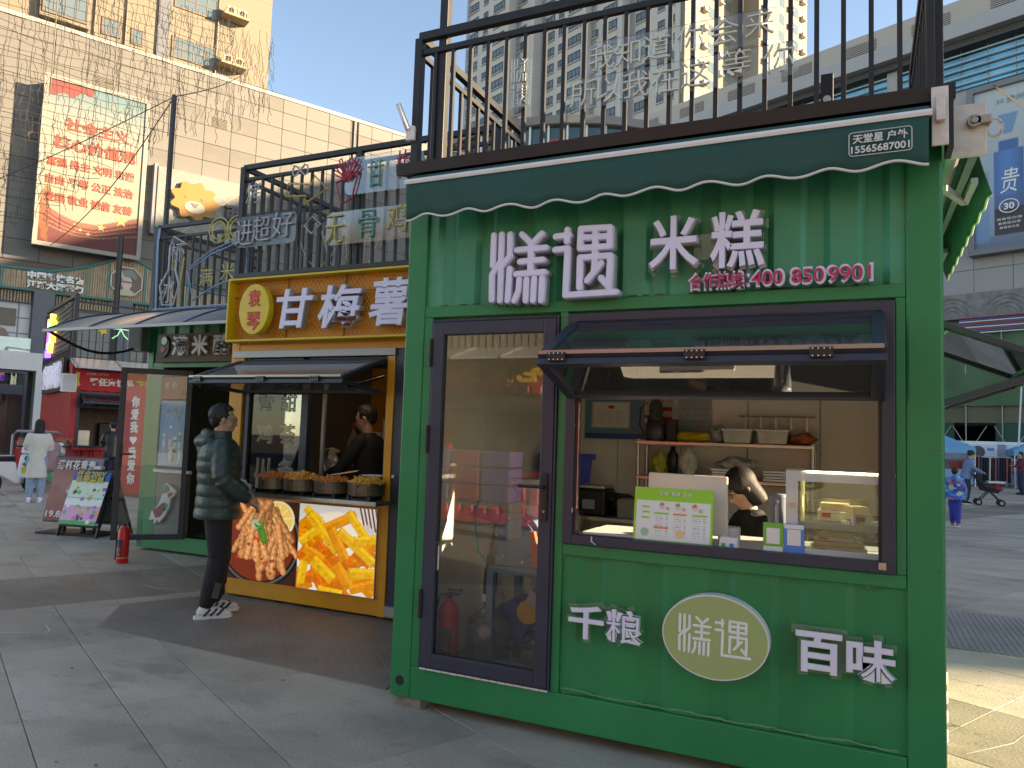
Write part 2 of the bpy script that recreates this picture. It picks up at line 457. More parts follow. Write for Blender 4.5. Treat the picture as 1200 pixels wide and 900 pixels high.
# litter, grit and pale scuff marks on the slabs
gr = MB(); rg = np.random.default_rng(31)
for k in range(260):
    x, y = rg.uniform(-7, 4.5), rg.uniform(-1.6, 3.5)
    if in_foot(x, y) or (-.1 < x < 2.9 and y > -.02): continue
    r0 = rg.uniform(.003, .012); a_ = rg.uniform(0, PI); n_ = int(rg.integers(3, 6)); z = .0035
    top_ = [(x + r0 * rg.uniform(.6, 1.5) * math.cos(a_ + 2 * PI * i / n_), y + r0 * rg.uniform(.4, 1.1) * math.sin(a_ + 2 * PI * i / n_), z + rg.uniform(.0, .003)) for i in range(n_)]
    gr.add(top_, [tuple(range(n_))])
tag(gr.build('litter_grit', mat('grit', (.10, .085, .06), .9, noise=(30, .6)), ground, fixn=False), kind='stuff')
for pts_ in ([(-3.55, -.30), (-3.30, -.22), (-3.05, -.05)], [(-3.25, .12), (-3.05, .02), (-2.98, -.06)], [(2.95, .9), (3.2, 1.2), (3.4, 1.65)], [(-4.0, 1.55), (-3.7, 1.50), (-3.4, 1.56)]):
    sc_ = MB(); vs_ = []
    for i, (x, y) in enumerate(pts_):
        w_ = .007 if i == 1 else .002; vs_ += [(x, y - w_, .0032), (x, y + w_, .0032)]
    sc_.add(vs_, [(0, 2, 3, 1), (2, 4, 5, 3)]); sc_.build('scuff_mark', mat('pale_scuff', (.62, .58, .50), .8), ground, fixn=False)
# ================================================================= GREEN CAKE KIOSK (front)
def container_shell(k, w, dep, m, lin, x_open, corner=.13, z0=.06, z1=3.1, hdr=2.24, side_mat=None):
    """posts, rails, side and rear walls, floor, ceiling; front left open for its own panels"""
    f = MB()
    for x0, x1 in ((0, corner), (w - corner - .02, w)):
        MB().box(x0, 0, z0, x1, .13, z1).build('corner_post', m, k, bevel=.014 if x0 else .008)
        MB().box(x0, dep - .13, z0, x1, dep, z1).build('corner_post', m, k, bevel=.008)
    MB().box(corner, .003, z0, w - corner - .02, .12, z0 + .18).build('base_rail', m, k, bevel=.006)
    MB().box(corner, .004, hdr, w - corner - .02, .10, hdr + .065).build('header_rail', m, k, bevel=.005)
    MB().box(corner, .004, 2.98, w - corner - .02, .12, z1 - .002).build('roof_rail', m, k, bevel=.005)
    for xa, s in ((.02, 1), (w - .02, -1)):
        cm = corr(.13, dep - .13, z0 + .02, z1 - .02, 0, .28, .035, .01)
        v = [(xa + s * p[1], p[0], p[2]) for p in cm.v]
        c2 = MB(); c2.v = v; c2.f = cm.f; c2.m = cm.m
        yield c2, s
    MB().box(.02, dep - .06, z0, w - .02, dep - .01, z1).build('rear_wall', m, k)
    MB().box(.06, .05, z0 + .01, w - .06, dep - .07, z0 + .09).build('floor', FLR, k)
    MB().box(.07, .12, 2.5, w - .07, dep - .08, 2.54).build('ceiling', lin, k)
    MB().box(-.02, -.02, z1, w + .02, dep + .02, z1 + .04).build('roof', BLK, k)
    MB().box(.065, .13, z0 + .09, .085, dep - .085, 2.5).build('lining_panel', lin, k)

gk = thing('container_kiosk', 'green corrugated container kiosk with glazed door and open serving window, nearest of the row', 'kiosk')
for c, s in container_shell(gk, 2.79, 2.44, GRN, LIN, None):
    if s > 0: c.build('side_wall', GRN, gk)
    else:   # right side has a serving window: keep bottom and top strips
        for z0, z1 in ((.08, .95), (2.25, 3.08)):
            cm = corr(.13, 2.31, z0, z1, 0, .28, .035, .01); q = MB(); q.v = [(2.77 - p[1], p[0], p[2]) for p in cm.v]; q.f = cm.f; q.m = cm.m
            q.build('side_wall', GRN, gk)
for y0, y1 in ((.13, .4), (1.45, 2.31)): MB().box(2.70, y0, .95, 2.765, y1, 2.25).build('side_wall', GRN, gk)
# front corrugated infills
corr(.13, 2.64, 2.305, 2.98, .022, .25, .028, .01, .52, .03).build('corrugated_panel', GRNRL, gk)
corr(1.034, 2.64, .242, .95, .022, .30, .016, .01, .5, .035).build('corrugated_panel', GRN, gk)
MB().box(1.034, .006, .95, 2.64, .10, 1.009).build('sill_rail', GRN, gk, bevel=.004)
MB().box(.987, .005, .24, 1.032, .10, 2.24).build('mullion_post', GRN, gk, bevel=.004)
MB().box(2.60, .007, 1.009, 2.64, .10, 2.24).build('mullion_post', GRN, gk, bevel=.004)
MB().box(.13, .006, .24, .186, .10, 2.24).build('mullion_post', GRN, gk, bevel=.004)
# weld bead / filler line above base rail, rust at the header
wb = MB(); zb0 = .262; vs = []
for i in range(90):
    x = 1.04 + i * .0176; zb0 += rng.uniform(-.0035, .0032); zb0 = min(.285, max(.246, zb0)); h_ = .004 + .006 * abs(math.sin(i * .31)) * rng.random() + .003
    vs += [(x, .0205, zb0), (x, .0185, zb0 + h_ * .5), (x, .0205, zb0 + h_)]
wb.add(vs, [(3 * i + k, 3 * i + k + 1, 3 * i + k + 4, 3 * i + k + 3) for i in range(89) for k in (0, 1)]); wb.build('weld_bead', mat('old_sealant', (.12, .27, .15), .7), gk, fixn=False)
rs = MB()
for i in range(26):
    x = .2 + rng.random() * 2.4; L_ = rng.uniform(.02, .09)
    rs.add([(x, .001, 2.306), (x + L_, .001, 2.306), (x + L_ * .8, .016, 2.31 + rng.uniform(.002, .007)), (x + L_ * .2, .016, 2.31 + rng.uniform(.002, .008))], [(0, 1, 2, 3)])
tag(rs.build('rust_flakes', mat('rust', (.13, .06, .03), .9, noise=(20, .4)), gk, fixn=False), kind='stuff')
# corner casting holes (ISO corner)
for x in (.035,):
    MB().cyl((x + .03, -.002, .15), (x + .03, .01, .15), .028, 16).build('corner_hole', BLK, gk)
for sx, sy in ((.10, .12), (2.6, .12), (.12, 2.3), (2.6, 2.3)): MB().box(sx - .09, sy - .09, 0, sx + .09, sy + .09, .06).build('support_block', mat('concrete_block', (.2, .19, .17), .9, noise=(20, .3)), gk)
ch = MB(); rc = np.random.default_rng(77)
for k in range(46):
    if k % 2: x, z, y = rc.uniform(.15, 2.62), rc.choice([.238, .245, .075, .952, 1.002]) + rc.uniform(-.008, .008), .0
    else: x, z, y = rc.choice([.01, .125, 2.65, 2.765]) + rc.uniform(-.005, .005), rc.uniform(.1, 2.9), -.0
    r0 = rc.uniform(.003, .012); pts_ = [(x + r0 * rc.uniform(.5, 1.6) * math.cos(a_), z + r0 * rc.uniform(.3, .9) * math.sin(a_)) for a_ in np.linspace(0, 2 * PI, 9)[:-1]]
    ch.add([(a_, -.0012, b_) for a_, b_ in pts_], [tuple(range(8))])
tag(ch.build('paint_chips', mat('bare_primer', (.10, .14, .09), .8, noise=(40, .5)), gk, fixn=False), kind='stuff')
# interior linings with panel joints
for i in range(5):
    x0 = .09 + i * .522
    MB().box(x0 + .003, 2.34, .15, x0 + .519, 2.362, 2.5).build('lining_panel', LIN, gk)
MB().box(2.655, .13, .95, 2.695, 2.3, .99).build('side_sill', ANT, gk)

# ---- door
dr = MB().ring(.19, .24, .985, 2.222, .012, -.012, .05).build('door', ANT, gk, bevel=.003)
MB().ring(.204, .254, .971, 2.208, .072, -.018, .032, wb=.078, wt=.075).build('door_frame', ANT, dr, bevel=.005)
MB().box(.272, .006, .33, .903, .012, 2.135).build('glass_pane', GLD, dr)
for z in (.52, 1.45, 1.95):
    MB().cyl((.192, -.022, z), (.192, -.022, z + .16), .011, 8).cyl((.192, -.022, z + .055), (.192, -.022, z + .06), .0125, 8).build('hinge', BLK, dr)
hb = MB().box(.922, -.034, 1.12, .952, -.018, 1.37)
hb.cyl((.937, -.03, 1.30), (.937, -.075, 1.30), .010, 8).cyl((.940, -.07, 1.30), (.80, -.07, 1.30), .009, 8)
hb.build('handle', BLK, dr, bevel=.002)
MB().cyl((.937, -.037, 1.17), (.937, -.033, 1.17), .007, 8).build('key_cylinder', STL, dr)
tr = MB()
for i in range(16):
    x = .2 + i * .049; tr.box(x, -.013, .240 + rng.uniform(-.002, 0), x + .045, -.0165, .248)
tr.build('threshold_foam', mat('mortar_line', (.6, .56, .52), .8), dr)

# ---- serving window with folding flap
wn = MB().ring(1.034, 1.011, 2.598, 2.2265, .055, -.012, .05, wb=.05, wt=.045).build('serving_window', ANT, gk, bevel=.004)
MB().box(1.09, .0, 1.061, 1.105, .045, 2.18).box(2.53, .0, 1.061, 2.543, .045, 2.18).build('guide_rail', BLK, wn)
MB().box(1.106, .002, 1.20, 1.109, .02, 1.75).build('brush_seal', STL, wn)
MB().cyl((1.20, -.014, 1.037), (1.23, -.03, 1.02), .004, 6).cyl((1.2, -.014, 1.03), (1.2, -.014, 1.06), .004, 6).box(2.53, -.03, 1.03, 2.56, -.012, 1.06).build('latch', STL, wn)
def fold_flap(parent, x0, x1, zt, zb, yo, zo, y_in=-.015, fm=ANT, gm=GLT, fw_=.055, trim=True, backstay=True, loc=None, rot=None):
    """bi-fold flap: upper leaf from the head (zt) out to the knee (yo,zo), lower leaf back to the jamb (zb)"""
    def leaf(nm, pa, pb, flip):
        pa, pb = Vector((0, *pa)), Vector((0, *pb)); d = (pb - pa).normalized(); nn = Vector((0, -d.z, d.y)) * (1 if not flip else -1)
        L_ = (pb - pa).length
        def P(x, s, t): q = pa + d * s + nn * t; return (x, q.y, q.z)
        def bx(b, xa, xb, s0, s1, t0, t1):
            vs = [P(xa, s0, t0), P(xb, s0, t0), P(xb, s1, t0), P(xa, s1, t0), P(xa, s0, t1), P(xb, s0, t1), P(xb, s1, t1), P(xa, s1, t1)]
            b.add(vs, [(0, 3, 2, 1), (4, 5, 6, 7), (0, 1, 5, 4), (1, 2, 6, 5), (2, 3, 7, 6), (3, 0, 4, 7)])
        b = MB()
        bx(b, x0, x0 + fw_, 0, L_, 0, .032); bx(b, x1 - fw_, x1, 0, L_, 0, .032)
        bx(b, x0 + fw_, x1 - fw_, 0, fw_ * .8, 0, .032); bx(b, x0 + fw_, x1 - fw_, L_ - fw_ * .8, L_, 0, .032)
        o = b.build(nm, fm, parent, bevel=.003, loc=loc, rot=rot)
        g = MB(); bx(g, x0 + fw_ - .004, x1 - fw_ + .004, fw_ * .8 - .004, L_ - fw_ * .8 + .004, .012, .018); g.build('glass_pane', gm, o)
        return o
    u = leaf('upper_leaf', (y_in, zt), (yo, zo + .012), False)
    lo = leaf('lower_leaf', (yo, zo - .014), (y_in, zb), True)
    if trim:
        MB().box(x0 + .01, yo - .012, zo + .004, x1 - .01, yo - .002, zo + .022).build('anodised_edge', ANTL, u)
    for t in (.07, .5, .84):
        x = x0 + (x1 - x0) * t
        hi = MB().box(x - .045, yo - .022, zo - .030, x + .045, yo - .012, zo + .012).build('hinge', BLK, parent, bevel=.002, loc=loc, rot=rot)
        sc = MB()
        for i in range(4):
            for z in (-.024, .006): sc.cyl((x - .033 + i * .022, yo - .0245, zo + z), (x - .033 + i * .022, yo - .021, zo + z), .0035, 6)
        tag(sc.build('screws', WHT, hi), kind='stuff')
    if backstay:
        for x in (x0 + .03, x1 - .03):
            MB().beam((x, yo + .10, zo - .07), (x, .0, zb + .12), .014, .02).build('stay_arm', BLK, lo)
    return u, lo
fold_flap(gk, 1.05, 2.555, 2.178, 1.80, -.45, 1.952)
# side serving window flap on the right wall
swn = MB().ring(.4, .98, 1.45, 2.25, .05, -.01, .05).build('side_window', ANT, gk)
swn.location = (2.79, 0, 0); swn.rotation_euler = (0, 0, PI / 2)
fold_flap(gk, .42, 1.43, 2.20, 1.80, -.50, 1.99, gm=glass('side_flap_glass', (.88, .93, .90), .26, .03, .08), backstay=False, loc=(2.79, 0, 0), rot=(0, 0, PI / 2))

# ---- cassette awning over the front
aw = MB().prism([(-.01, 3.06), (-.06, 3.085), (-.16, 3.04), (-.205, 2.995), (-.19, 2.975), (-.01, 3.0)], .095, 2.73, 'x').build('awning', AWN, gk, bevel=.004)
MB().prism([(-.197, 2.978), (-.214, 2.978), (-.218, 2.992), (-.212, 3.006), (-.2, 3.008)], .09, 2.735, 'x').build('front_bar', mat('white_aluminium', (.74, .73, .72), .35, noise=(5, .05)), aw)
def valance(x0, x1, n, zt, zb, amp, y, th=.003):
    pts = []; m = n * 12
    for i in range(m + 1):
        x = x0 + (x1 - x0) * i / m; pts.append((x, zb - amp * math.cos(2 * PI * i / 12)))
    return pts
vp = valance(.10, 2.722, 10, 2.98, 2.784, .014, -.2)
v = MB(); n_ = len(vp); vs = []
for j, t in enumerate((0, .25, .5, .75, 1)):
    for i, (x, z) in enumerate(vp):
        vs.append((x, -.206 + .007 * math.sin(i * .16 + .5) * t + .005 * math.sin(i * .37 + 1) * t + .003 * math.sin(i * .9) * t * t + .006 * t, 2.982 * (1 - t) + z * t + .003 * math.sin(i * .11) * t))
fs = [(j * n_ + i, j * n_ + i + 1, (j + 1) * n_ + i + 1, (j + 1) * n_ + i) for j in range(4) for i in range(n_ - 1)]
v.add(vs, fs)
vo = v.build('valance', AWN, aw, smooth=True, fixn=False)
md = vo.modifiers.new('thick', 'SOLIDIFY'); md.thickness = .003
PIPE = mat('white_piping', (.68, .69, .69), .5)
tb = MB().tube([vs[4 * n_ + i] for i in range(n_)], .0065, 6); tb.build('white_piping', PIPE, aw, smooth=True)
# printed telephone label
lab = MB()
def rrect(w, h, r, n=5):
    o = []
    for cx, cz, a0 in ((w / 2 - r, h / 2 - r, 0), (-w / 2 + r, h / 2 - r, 90), (-w / 2 + r, -h / 2 + r, 180), (w / 2 - r, -h / 2 + r, 270)):
        for i in range(n + 1):
            t = math.radians(a0 + 90 * i / n); o.append((cx + r * math.cos(t), cz + r * math.sin(t)))
    return o
lc = (2.535, -.2225, 2.885)
o = rrect(.245, .105, .014)
fr_ = MB().tube([(x, 0, z) for x, z in o], .0018, 5, closed=True).build('label_border', PIPE, aw, loc=lc)
text('label_text', '天堂星 户外', .215, .042, (lc[0], lc[1] - .001, lc[2] + .022), PIPE, aw, ext=.001, off=.02)
text('label_text', '15565687001', .228, .033, (lc[0], lc[1] - .001, lc[2] - .026), PIPE, aw, ext=.001, off=.02)
# black deck flashing
MB().prism([(-.12, 3.075), (-.13, 3.14), (2.42, 3.15), (2.42, 3.1), (-.02, 3.1)], -.03, 2.83, 'x').build('deck_flashing', BLK, gk)
# brackets at the right corner
BRK = mat('cast_bracket', (.62, .60, .55), .4, .3, noise=(14, .15))
bk = MB().box(2.735, -.16, 2.86, 2.80, -.148, 3.12).cyl((2.768, -.175, 3.05), (2.768, -.15, 3.05), .018, 10).cyl((2.768, -.18, 2.97), (2.768, -.15, 2.97), .014, 10).box(2.75, -.19, 2.96, 2.785, -.16, 3.07)
bk.build('wall_bracket', BRK, aw, bevel=.003)
MB().box(2.795, -.14, 2.85, 2.82, .0, 3.14).build('bracket_plate', BLK, aw)
# side awning (right wall)
sa = MB().box(2.825, .05, 2.87, 2.965, .07, 3.11).build('side_awning', BRK, gk, bevel=.003)
MB().cyl((2.915, .02, 3.02), (2.915, .06, 3.02), .028, 16).cyl((2.915, .01, 3.02), (2.915, .02, 3.02), .015, 12).box(2.9, .02, 3.005, 2.98, .05, 3.04).build('gear_box', mat('dull_metal', (.38, .36, .32), .4, .6), sa, bevel=.002)
MB().tube([(2.97, .05, 3.0)] + [(2.995 + .03 * math.sin(t / 10 * 2 * PI), .06, 2.99 + .04 * math.cos(t / 10 * 2 * PI)) for t in range(11)], .007, 6).build('crank_eye', BRK, sa)
MB().cyl((2.86, .08, 3.02), (2.86, 2.38, 3.02), .045, 12).build('roller_tube', GALV, sa)
for y in (.45, 1.9):
    MB().beam((2.83, y, 2.86), (2.95, y + .28, 2.86), .03, .03).beam((2.95, y + .28, 2.86), (2.97, y + .05, 2.90), .03, .03).build('folding_arm', GALV, sa)
MB().beam((2.975, .55, 3.06), (2.95, 2.42, 3.02), .045, .03).build('front_bar', GALV, sa)
fb = MB(); N2 = 80; vs = []
for j, t in enumerate((0, .5, 1)):
    for i in range(N2 + 1):
        y = .55 + (2.42 - .55) * i / N2
        zb = 2.86 - .012 * math.cos(2 * PI * i / 10)
        vs.append((2.985 + .07 * t - .04 * i / N2 * (1 - .3 * t), y + .05 * t, 3.07 * (1 - t) + zb * t - .05 * i / N2))
fb.add(vs, [(j * (N2 + 1) + i, j * (N2 + 1) + i + 1, (j + 1) * (N2 + 1) + i + 1, (j + 1) * (N2 + 1) + i) for j in range(2) for i in range(N2)])
o = fb.build('valance', AWN, sa, smooth=True, fixn=False); o.modifiers.new('t', 'SOLIDIFY').thickness = .003
MB().tube(vs[2 * (N2 + 1):], .006, 6).build('white_piping', mat('cream_piping', (.72, .66, .5), .5), sa)
fc = MB(); fc.add([(2.86, .1, 3.06), (2.86, 2.38, 3.06), (2.95, 2.40, 3.04), (2.98, .55, 3.08)], [(0, 1, 2, 3)]); fc.build('canvas', AWN, sa, fixn=False).modifiers.new('t', 'SOLIDIFY').thickness = .003

# ---- roof railings
def railing(label, segs, z0, zl, zt, pitch, posts, loc=(0, 0, 0), rotz=0, group='black railings on the kiosk roofs', bw=.022, lab_low=True):
    t = thing('roof_railing', label, 'railing', loc, rotz, group)
    bme = {}
    for (ax, ay), (bx, by) in segs:
        L_ = math.hypot(bx - ax, by - ay); dx, dy = (bx - ax) / L_, (by - ay) / L_; ang = math.atan2(dy, dx)
        MB().beam((ax, ay, zt - .025), (bx, by, zt - .025), .045, .05).build('top_rail', BLKW, t, bevel=.003)
        MB().beam((ax, ay, zl - .015), (bx, by, zl - .015), .03, .035).build('lower_rail', BLKW, t, bevel=.003)
        n = max(1, round(L_ / pitch)); h = zl - .03 - z0
        if h not in bme: bme[h] = boxmesh('baluster', bw, bw, h, BLKW)
        for i in range(1, n):
            s = i * L_ / n
            piece('baluster', bme[h], None, t, (ax + dx * s, ay + dy * s, z0 + h / 2), (0, 0, ang))
    for x, y, za, zb, w in posts:
        MB().box(x - w / 2, y - w / 2, za, x + w / 2, y + w / 2, zb).build('post', BLKW, t, bevel=.004)
    return t
railing('black steel railing on the roof of the nearest green kiosk', [((0.02, 0), (2.74, 0)), ((.02, .03), (.02, 1.50)), ((2.76, .03), (2.76, 1.50))], 3.12, 3.885, 3.995, .118,
        [(.02, 0, 3.1, 3.96, .05), (.175, .03, 3.1, 6.2, .055), (.02, 1.5, 3.1, 3.97, .05), (2.745, .0, 3.1, 6.2, .035), (2.775, .06, 3.1, 6.2, .05), (2.76, 1.5, 3.1, 3.97, .05)])
# clamp lamp on the left corner post
l_ = thing('clamp_lamp', 'small white tube lamp clamped to the left corner post of the near railing', 'lamp', (-.02, -.02, 3.36))
MB().box(-.01, -.03, -.045, .05, 0, .045).build('clamp', WHT, l_, bevel=.008)
MB().cyl((.01, -.03, .02), (-.055, -.05, .18), .017, 10).build('lamp_tube', WHT, l_, smooth=True)
# ventilation box on the railing post near the right end
dsc = thing('black_sign_strip', 'narrow black upright box on the deck behind the near railing', 'box', (2.3, .35, 3.13))
MB().box(-.03, -.02, 0, .03, .02, .36).build('body', BLK, dsc, bevel=.004); MB().cyl((0, -.03, .22), (0, -.02, .22), .02, 8).build('knob', STL, dsc)

# ---- shop logo strokes
LOGO = [[[(0.604, 2.674), (0.603, 2.501)], [(0.653, 2.674), (0.653, 2.524), (0.6, 2.448), (0.604, 2.307)], [(0.705, 2.67), (0.706, 2.547), (0.654, 2.489), (0.655, 2.3)], [(0.708, 2.476), (0.702, 2.298)], [(0.777, 2.664), (0.837, 2.606), (0.895, 2.658)], [(0.749, 2.578), (0.921, 2.578)], [(0.833, 2.598), (0.833, 2.451)], [(0.77, 2.511), (0.905, 2.513)], [(0.749, 2.443), (0.916, 2.444)], [(0.769, 2.412), (0.767, 2.351), (0.743, 2.296)], [(0.813, 2.409), (0.811, 2.293)], [(0.858, 2.411), (0.855, 2.291)], [(0.905, 2.412), (0.903, 2.289)]],
 [[(0.978, 2.634), (1.054, 2.636)], [(1.044, 2.666), (1.042, 2.603)], [(0.976, 2.561), (1.048, 2.564), (1.042, 2.311), (1.321, 2.314)], [(1.12, 2.664), (1.118, 2.559), (1.282, 2.558), (1.283, 2.658), (1.12, 2.664)], [(1.121, 2.616), (1.282, 2.611)], [(1.202, 2.659), (1.202, 2.511)], [(1.12, 2.349), (1.12, 2.508), (1.287, 2.508), (1.283, 2.344), (1.239, 2.392)], [(1.204, 2.519), (1.2, 2.436)], [(1.237, 2.471), (1.162, 2.384)]]]
def stroke(mb, pts, r, y0, y1, chamfer=.25, n=6):
    """capsule-ended strokes with a flat, bevelled face between depth y1 (back) and y0 (front)"""
    for (ax, az), (bx, bz) in zip(pts[:-1], pts[1:]):
        L_ = math.hypot(bx - ax, bz - az); ux, uz = (bx - ax) / L_, (bz - az) / L_
        j = rng.uniform(-.0006, .0006)
        out = []
        for rr, y in ((r, y1), (r, y0 + (y1 - y0) * .12 + r * .25 + j), (r * (1 - chamfer), y0 + j)):
            ring = []
            for c, s0 in (((ax, az), 90), ((bx, bz), -90)):
                for i in range(n + 1):
                    t = math.radians(s0 + 180 * i / n); cx, cz = math.cos(t) * rr, math.sin(t) * rr
                    ring.append((c[0] + cx * ux - cz * uz, y, c[1] + cx * uz + cz * ux))
            out.append(ring)
        m = len(out[0]); vs = [p for R in out for p in R]
        fs = [(k * m + i, k * m + (i + 1) % m, (k + 1) * m + (i + 1) % m, (k + 1) * m + i) for k in range(2) for i in range(m)]
        fs += [tuple(range(m)), tuple(range(2 * m, 3 * m))]
        mb.add(vs, fs)
    return mb
def logo(parent, cx, cz, w, r, y0, y1, m, ret=None, ny='character'):
    s = w / .74; os = []
    for g in LOGO:
        b = MB(); rb_ = MB()
        for st_ in g:
            p = [(cx + (x - .962) * s, cz + (z - 2.485) * s) for x, z in st_]
            if ret: stroke(b, p, r, y0, (y0 + y1) / 2 - .004); stroke(rb_, p, r * 1.07, (y0 + y1) / 2, y1, .02)
            else: stroke(b, p, r, y0, y1)
        o = b.build(ny, m, parent); os.append(o)
        if ret: rb_.build('letter_return', ret, o)
    return os
sg = thing('shop_sign', 'large white raised two-character shop logo above the glass door', 'sign', (0, 0, 0))
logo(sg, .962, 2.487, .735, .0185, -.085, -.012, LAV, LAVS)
MB().box(.62, -.014, 2.30, .90, -.010, 2.66).box(1.0, -.014, 2.32, 1.30, -.010, 2.64).build('acrylic_backing', ACR, sg)
sg = thing('shop_sign', 'white raised characters 米糕 with clear edges above the serving window', 'sign', (0, 0, 0))
for ch, x0, x1, z0, z1 in (('米', 1.485, 1.735, 2.415, 2.690), ('糕', 1.79, 2.045, 2.405, 2.685)):
    o = text('character', ch, x1 - x0, z1 - z0, ((x0 + x1) / 2, -.062, (z0 + z1) / 2), LAV, sg, ext=.014, off=.016, bev=.006)
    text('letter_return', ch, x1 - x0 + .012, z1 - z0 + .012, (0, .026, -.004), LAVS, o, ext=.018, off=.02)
    text('acrylic_backing', ch, x1 - x0 + .045, z1 - z0 + .045, (0, .05, -.004), ACR, o, ext=.003, off=.035)
MB().box(1.70, -.012, 2.47, 1.90, -.009, 2.60).build('acrylic_bridge', ACR, sg)
sg = thing('phone_sign', 'pink raised telephone number strip under the characters above the serving window', 'sign', (0, 0, 0))
PNK = mat('pink_letter', (.50, .025, .12), .4)
for s_, x0, x1, h_ in (('合作热线：', 1.692, 1.965, .085), ('400', 1.985, 2.125, .075), ('850', 2.165, 2.305, .075), ('9901', 2.325, 2.50, .078)):
    o = text('letter_group', s_, x1 - x0, h_ * .86, ((x0 + x1) / 2, -.054, 2.352), PNK, sg, ext=.003, off=.008)
    text('letter_back', s_, x1 - x0 + .022, h_ * .86 + .022, (0, .022, 0), LAV, o, ext=.018, off=.03)
for nm, chars in (('white neon-tube characters 千粮 on the lower green panel, left of the oval', [('千', 1.095, 1.285, .545, .715), ('粮', 1.29, 1.487, .545, .715)]),
                  ('white neon-tube characters 百味 on the lower green panel, right of the oval', [('百', 2.19, 2.385, .55, .73), ('味', 2.40, 2.60, .545, .725)])):
    sg = thing('wall_sign', nm, 'sign', (0, 0, 0))
    for ch, x0, x1, z0, z1 in chars:
        o = text('character', ch, x1 - x0, z1 - z0, ((x0 + x1) / 2, -.036, (z0 + z1) / 2), WHT, sg, ext=.006, off=.026, bev=.006)
        text('character_face', ch, x1 - x0 - .016, z1 - z0 - .016, (0, -.0075, 0), LAV, o, ext=.001, off=.0)
        text('acrylic_backing', ch, x1 - x0 + .04, z1 - z0 + .04, (0, .022, 0), ACR, o, ext=.003, off=.05)
sg = thing('oval_sign', 'pale olive oval sign with the white two-character logo on the lower green panel', 'sign', (1.832, 0, .646))
el = lambda a, b, n=48: [(a * math.cos(2 * PI * i / n), b * math.sin(2 * PI * i / n)) for i in range(n)]
MB().prism(el(.248, .196), -.05, .02).build('rim', WHT, sg, smooth=False)
MB().prism(el(.241, .189), -.0525, -.045).build('face', mat('olive_face', (.34, .43, .17), .4, noise=(3, .04)), sg)
for o in logo(sg, 0, .003, .335, .0062, -.056, -.051, WPAP): pass

# ---- neon phrase boards tied to the railing
NEO = mat('unlit_neon_tube', (.66, .70, .64), .35)
def neon(label, items, loc, tubes=NEO, plates=(), rotz=0, yoff=-.045, grp=None):
    t = thing('neon_sign', label, 'sign', loc, rotz, grp)
    for x0, z0, x1, z1 in plates:
        MB().prism([(x + (x0 + x1) / 2, z + (z0 + z1) / 2) for x, z in rrect(x1 - x0, z1 - z0, min(x1 - x0, z1 - z0) * .2)], yoff + .012, yoff + .017).build('acrylic_plate', ACR, t)
    for ch, cx, cz, w, h, m in items:
        text('character', ch, w, h, (cx, yoff, cz), m or tubes, t, ext=.007, off=-.014, res=2)
    return t
def logo_neon(t, cx, cz, w, r, m):
    for g in LOGO:
        b = MB()
        for st_ in g: b.tube([(cx + (x - .962) * w / .74, -.05, cz + (z - 2.485) * w / .74) for x, z in st_], r, 5)
        b.build('character', m, t)
t = thing('neon_sign', 'small pale upright neon logo at the left end of the near railing', 'sign', (0, 0, 0))
MB().prism([(x + .72, z + 3.545) for x, z in rrect(.13, .29, .02)], -.04, -.035).build('acrylic_plate', ACR, t)
for k, g in enumerate(LOGO):
    b = MB()
    for st_ in g: b.tube([(.72 + (x - (.755, 1.15)[k]) * .34, -.05, (3.62, 3.47)[k] + (z - 2.485) * .36) for x, z in st_], .0036, 5)
    b.build('character', NEO, t)
it = []; pl = []
for ch, x, z in (('我', 1.20, 3.60), ('知', 1.345, 3.60), ('道', 1.50, 3.605), ('你', 1.67, 3.615), ('会', 1.84, 3.615), ('来', 2.01, 3.62)): it.append((ch, x, z, .135, .135, None))
for ch, x, z in (('所', 1.10, 3.42), ('以', 1.245, 3.42), ('我', 1.39, 3.42), ('在', 1.545, 3.42), ('这', 1.70, 3.425), ('等', 1.90, 3.44), ('你', 2.10, 3.43)): it.append((ch, x, z, .14, .14, None))
neon('long pale unlit neon sentence tied across the near railing', it, (0, 0, 0), plates=[(1.02, 3.34, 2.19, 3.51), (1.11, 3.525, 2.1, 3.70)])
# ================================================================= THINGS INSIDE THE GREEN KIOSK
wt = thing('worktop', 'long white worktop along the inside of the near serving window', 'counter', (1.05, .09, .15))
MB().box(0, .0, .855, 1.6, .62, .895).build('top', WHT, wt, bevel=.004)
MB().box(.02, .55, 0, 1.58, .58, .855).build('front_panel', STL, wt)
for x in (.03, 1.55): MB().box(x - .02, .05, 0, x + .02, .09, .855).build('leg', STL, wt)
b2 = thing('back_worktop', 'stainless back worktop below the shelves inside the near kiosk', 'counter', (.35, 1.72, .15))
MB().box(0, 0, .80, 2.3, .6, .83).build('top', STL, b2, bevel=.003)
MB().box(0, .03, .2, 2.3, .58, .22).build('shelf', STL, b2)
for x in (.03, 1.15, 2.27):
    for y in (.04, .56): MB().cyl((x, y, 0), (x, y, .8), .018).build('leg', STL, b2)
sh = thing('wall_shelf', 'two-tier stainless shelf on posts against the back wall of the near kiosk', 'shelf', (.86, 2.0, .98))
for z in (.29, .56): MB().box(0, 0, z, 1.30, .3, z + .028).build('shelf_board', STL, sh, bevel=.004)
for x in (.015, 1.285):
    for y in (.02, .28): MB().cyl((x, y, 0), (x, y, .60), .016, 10).build('post', STL, sh)
SC = 1.57
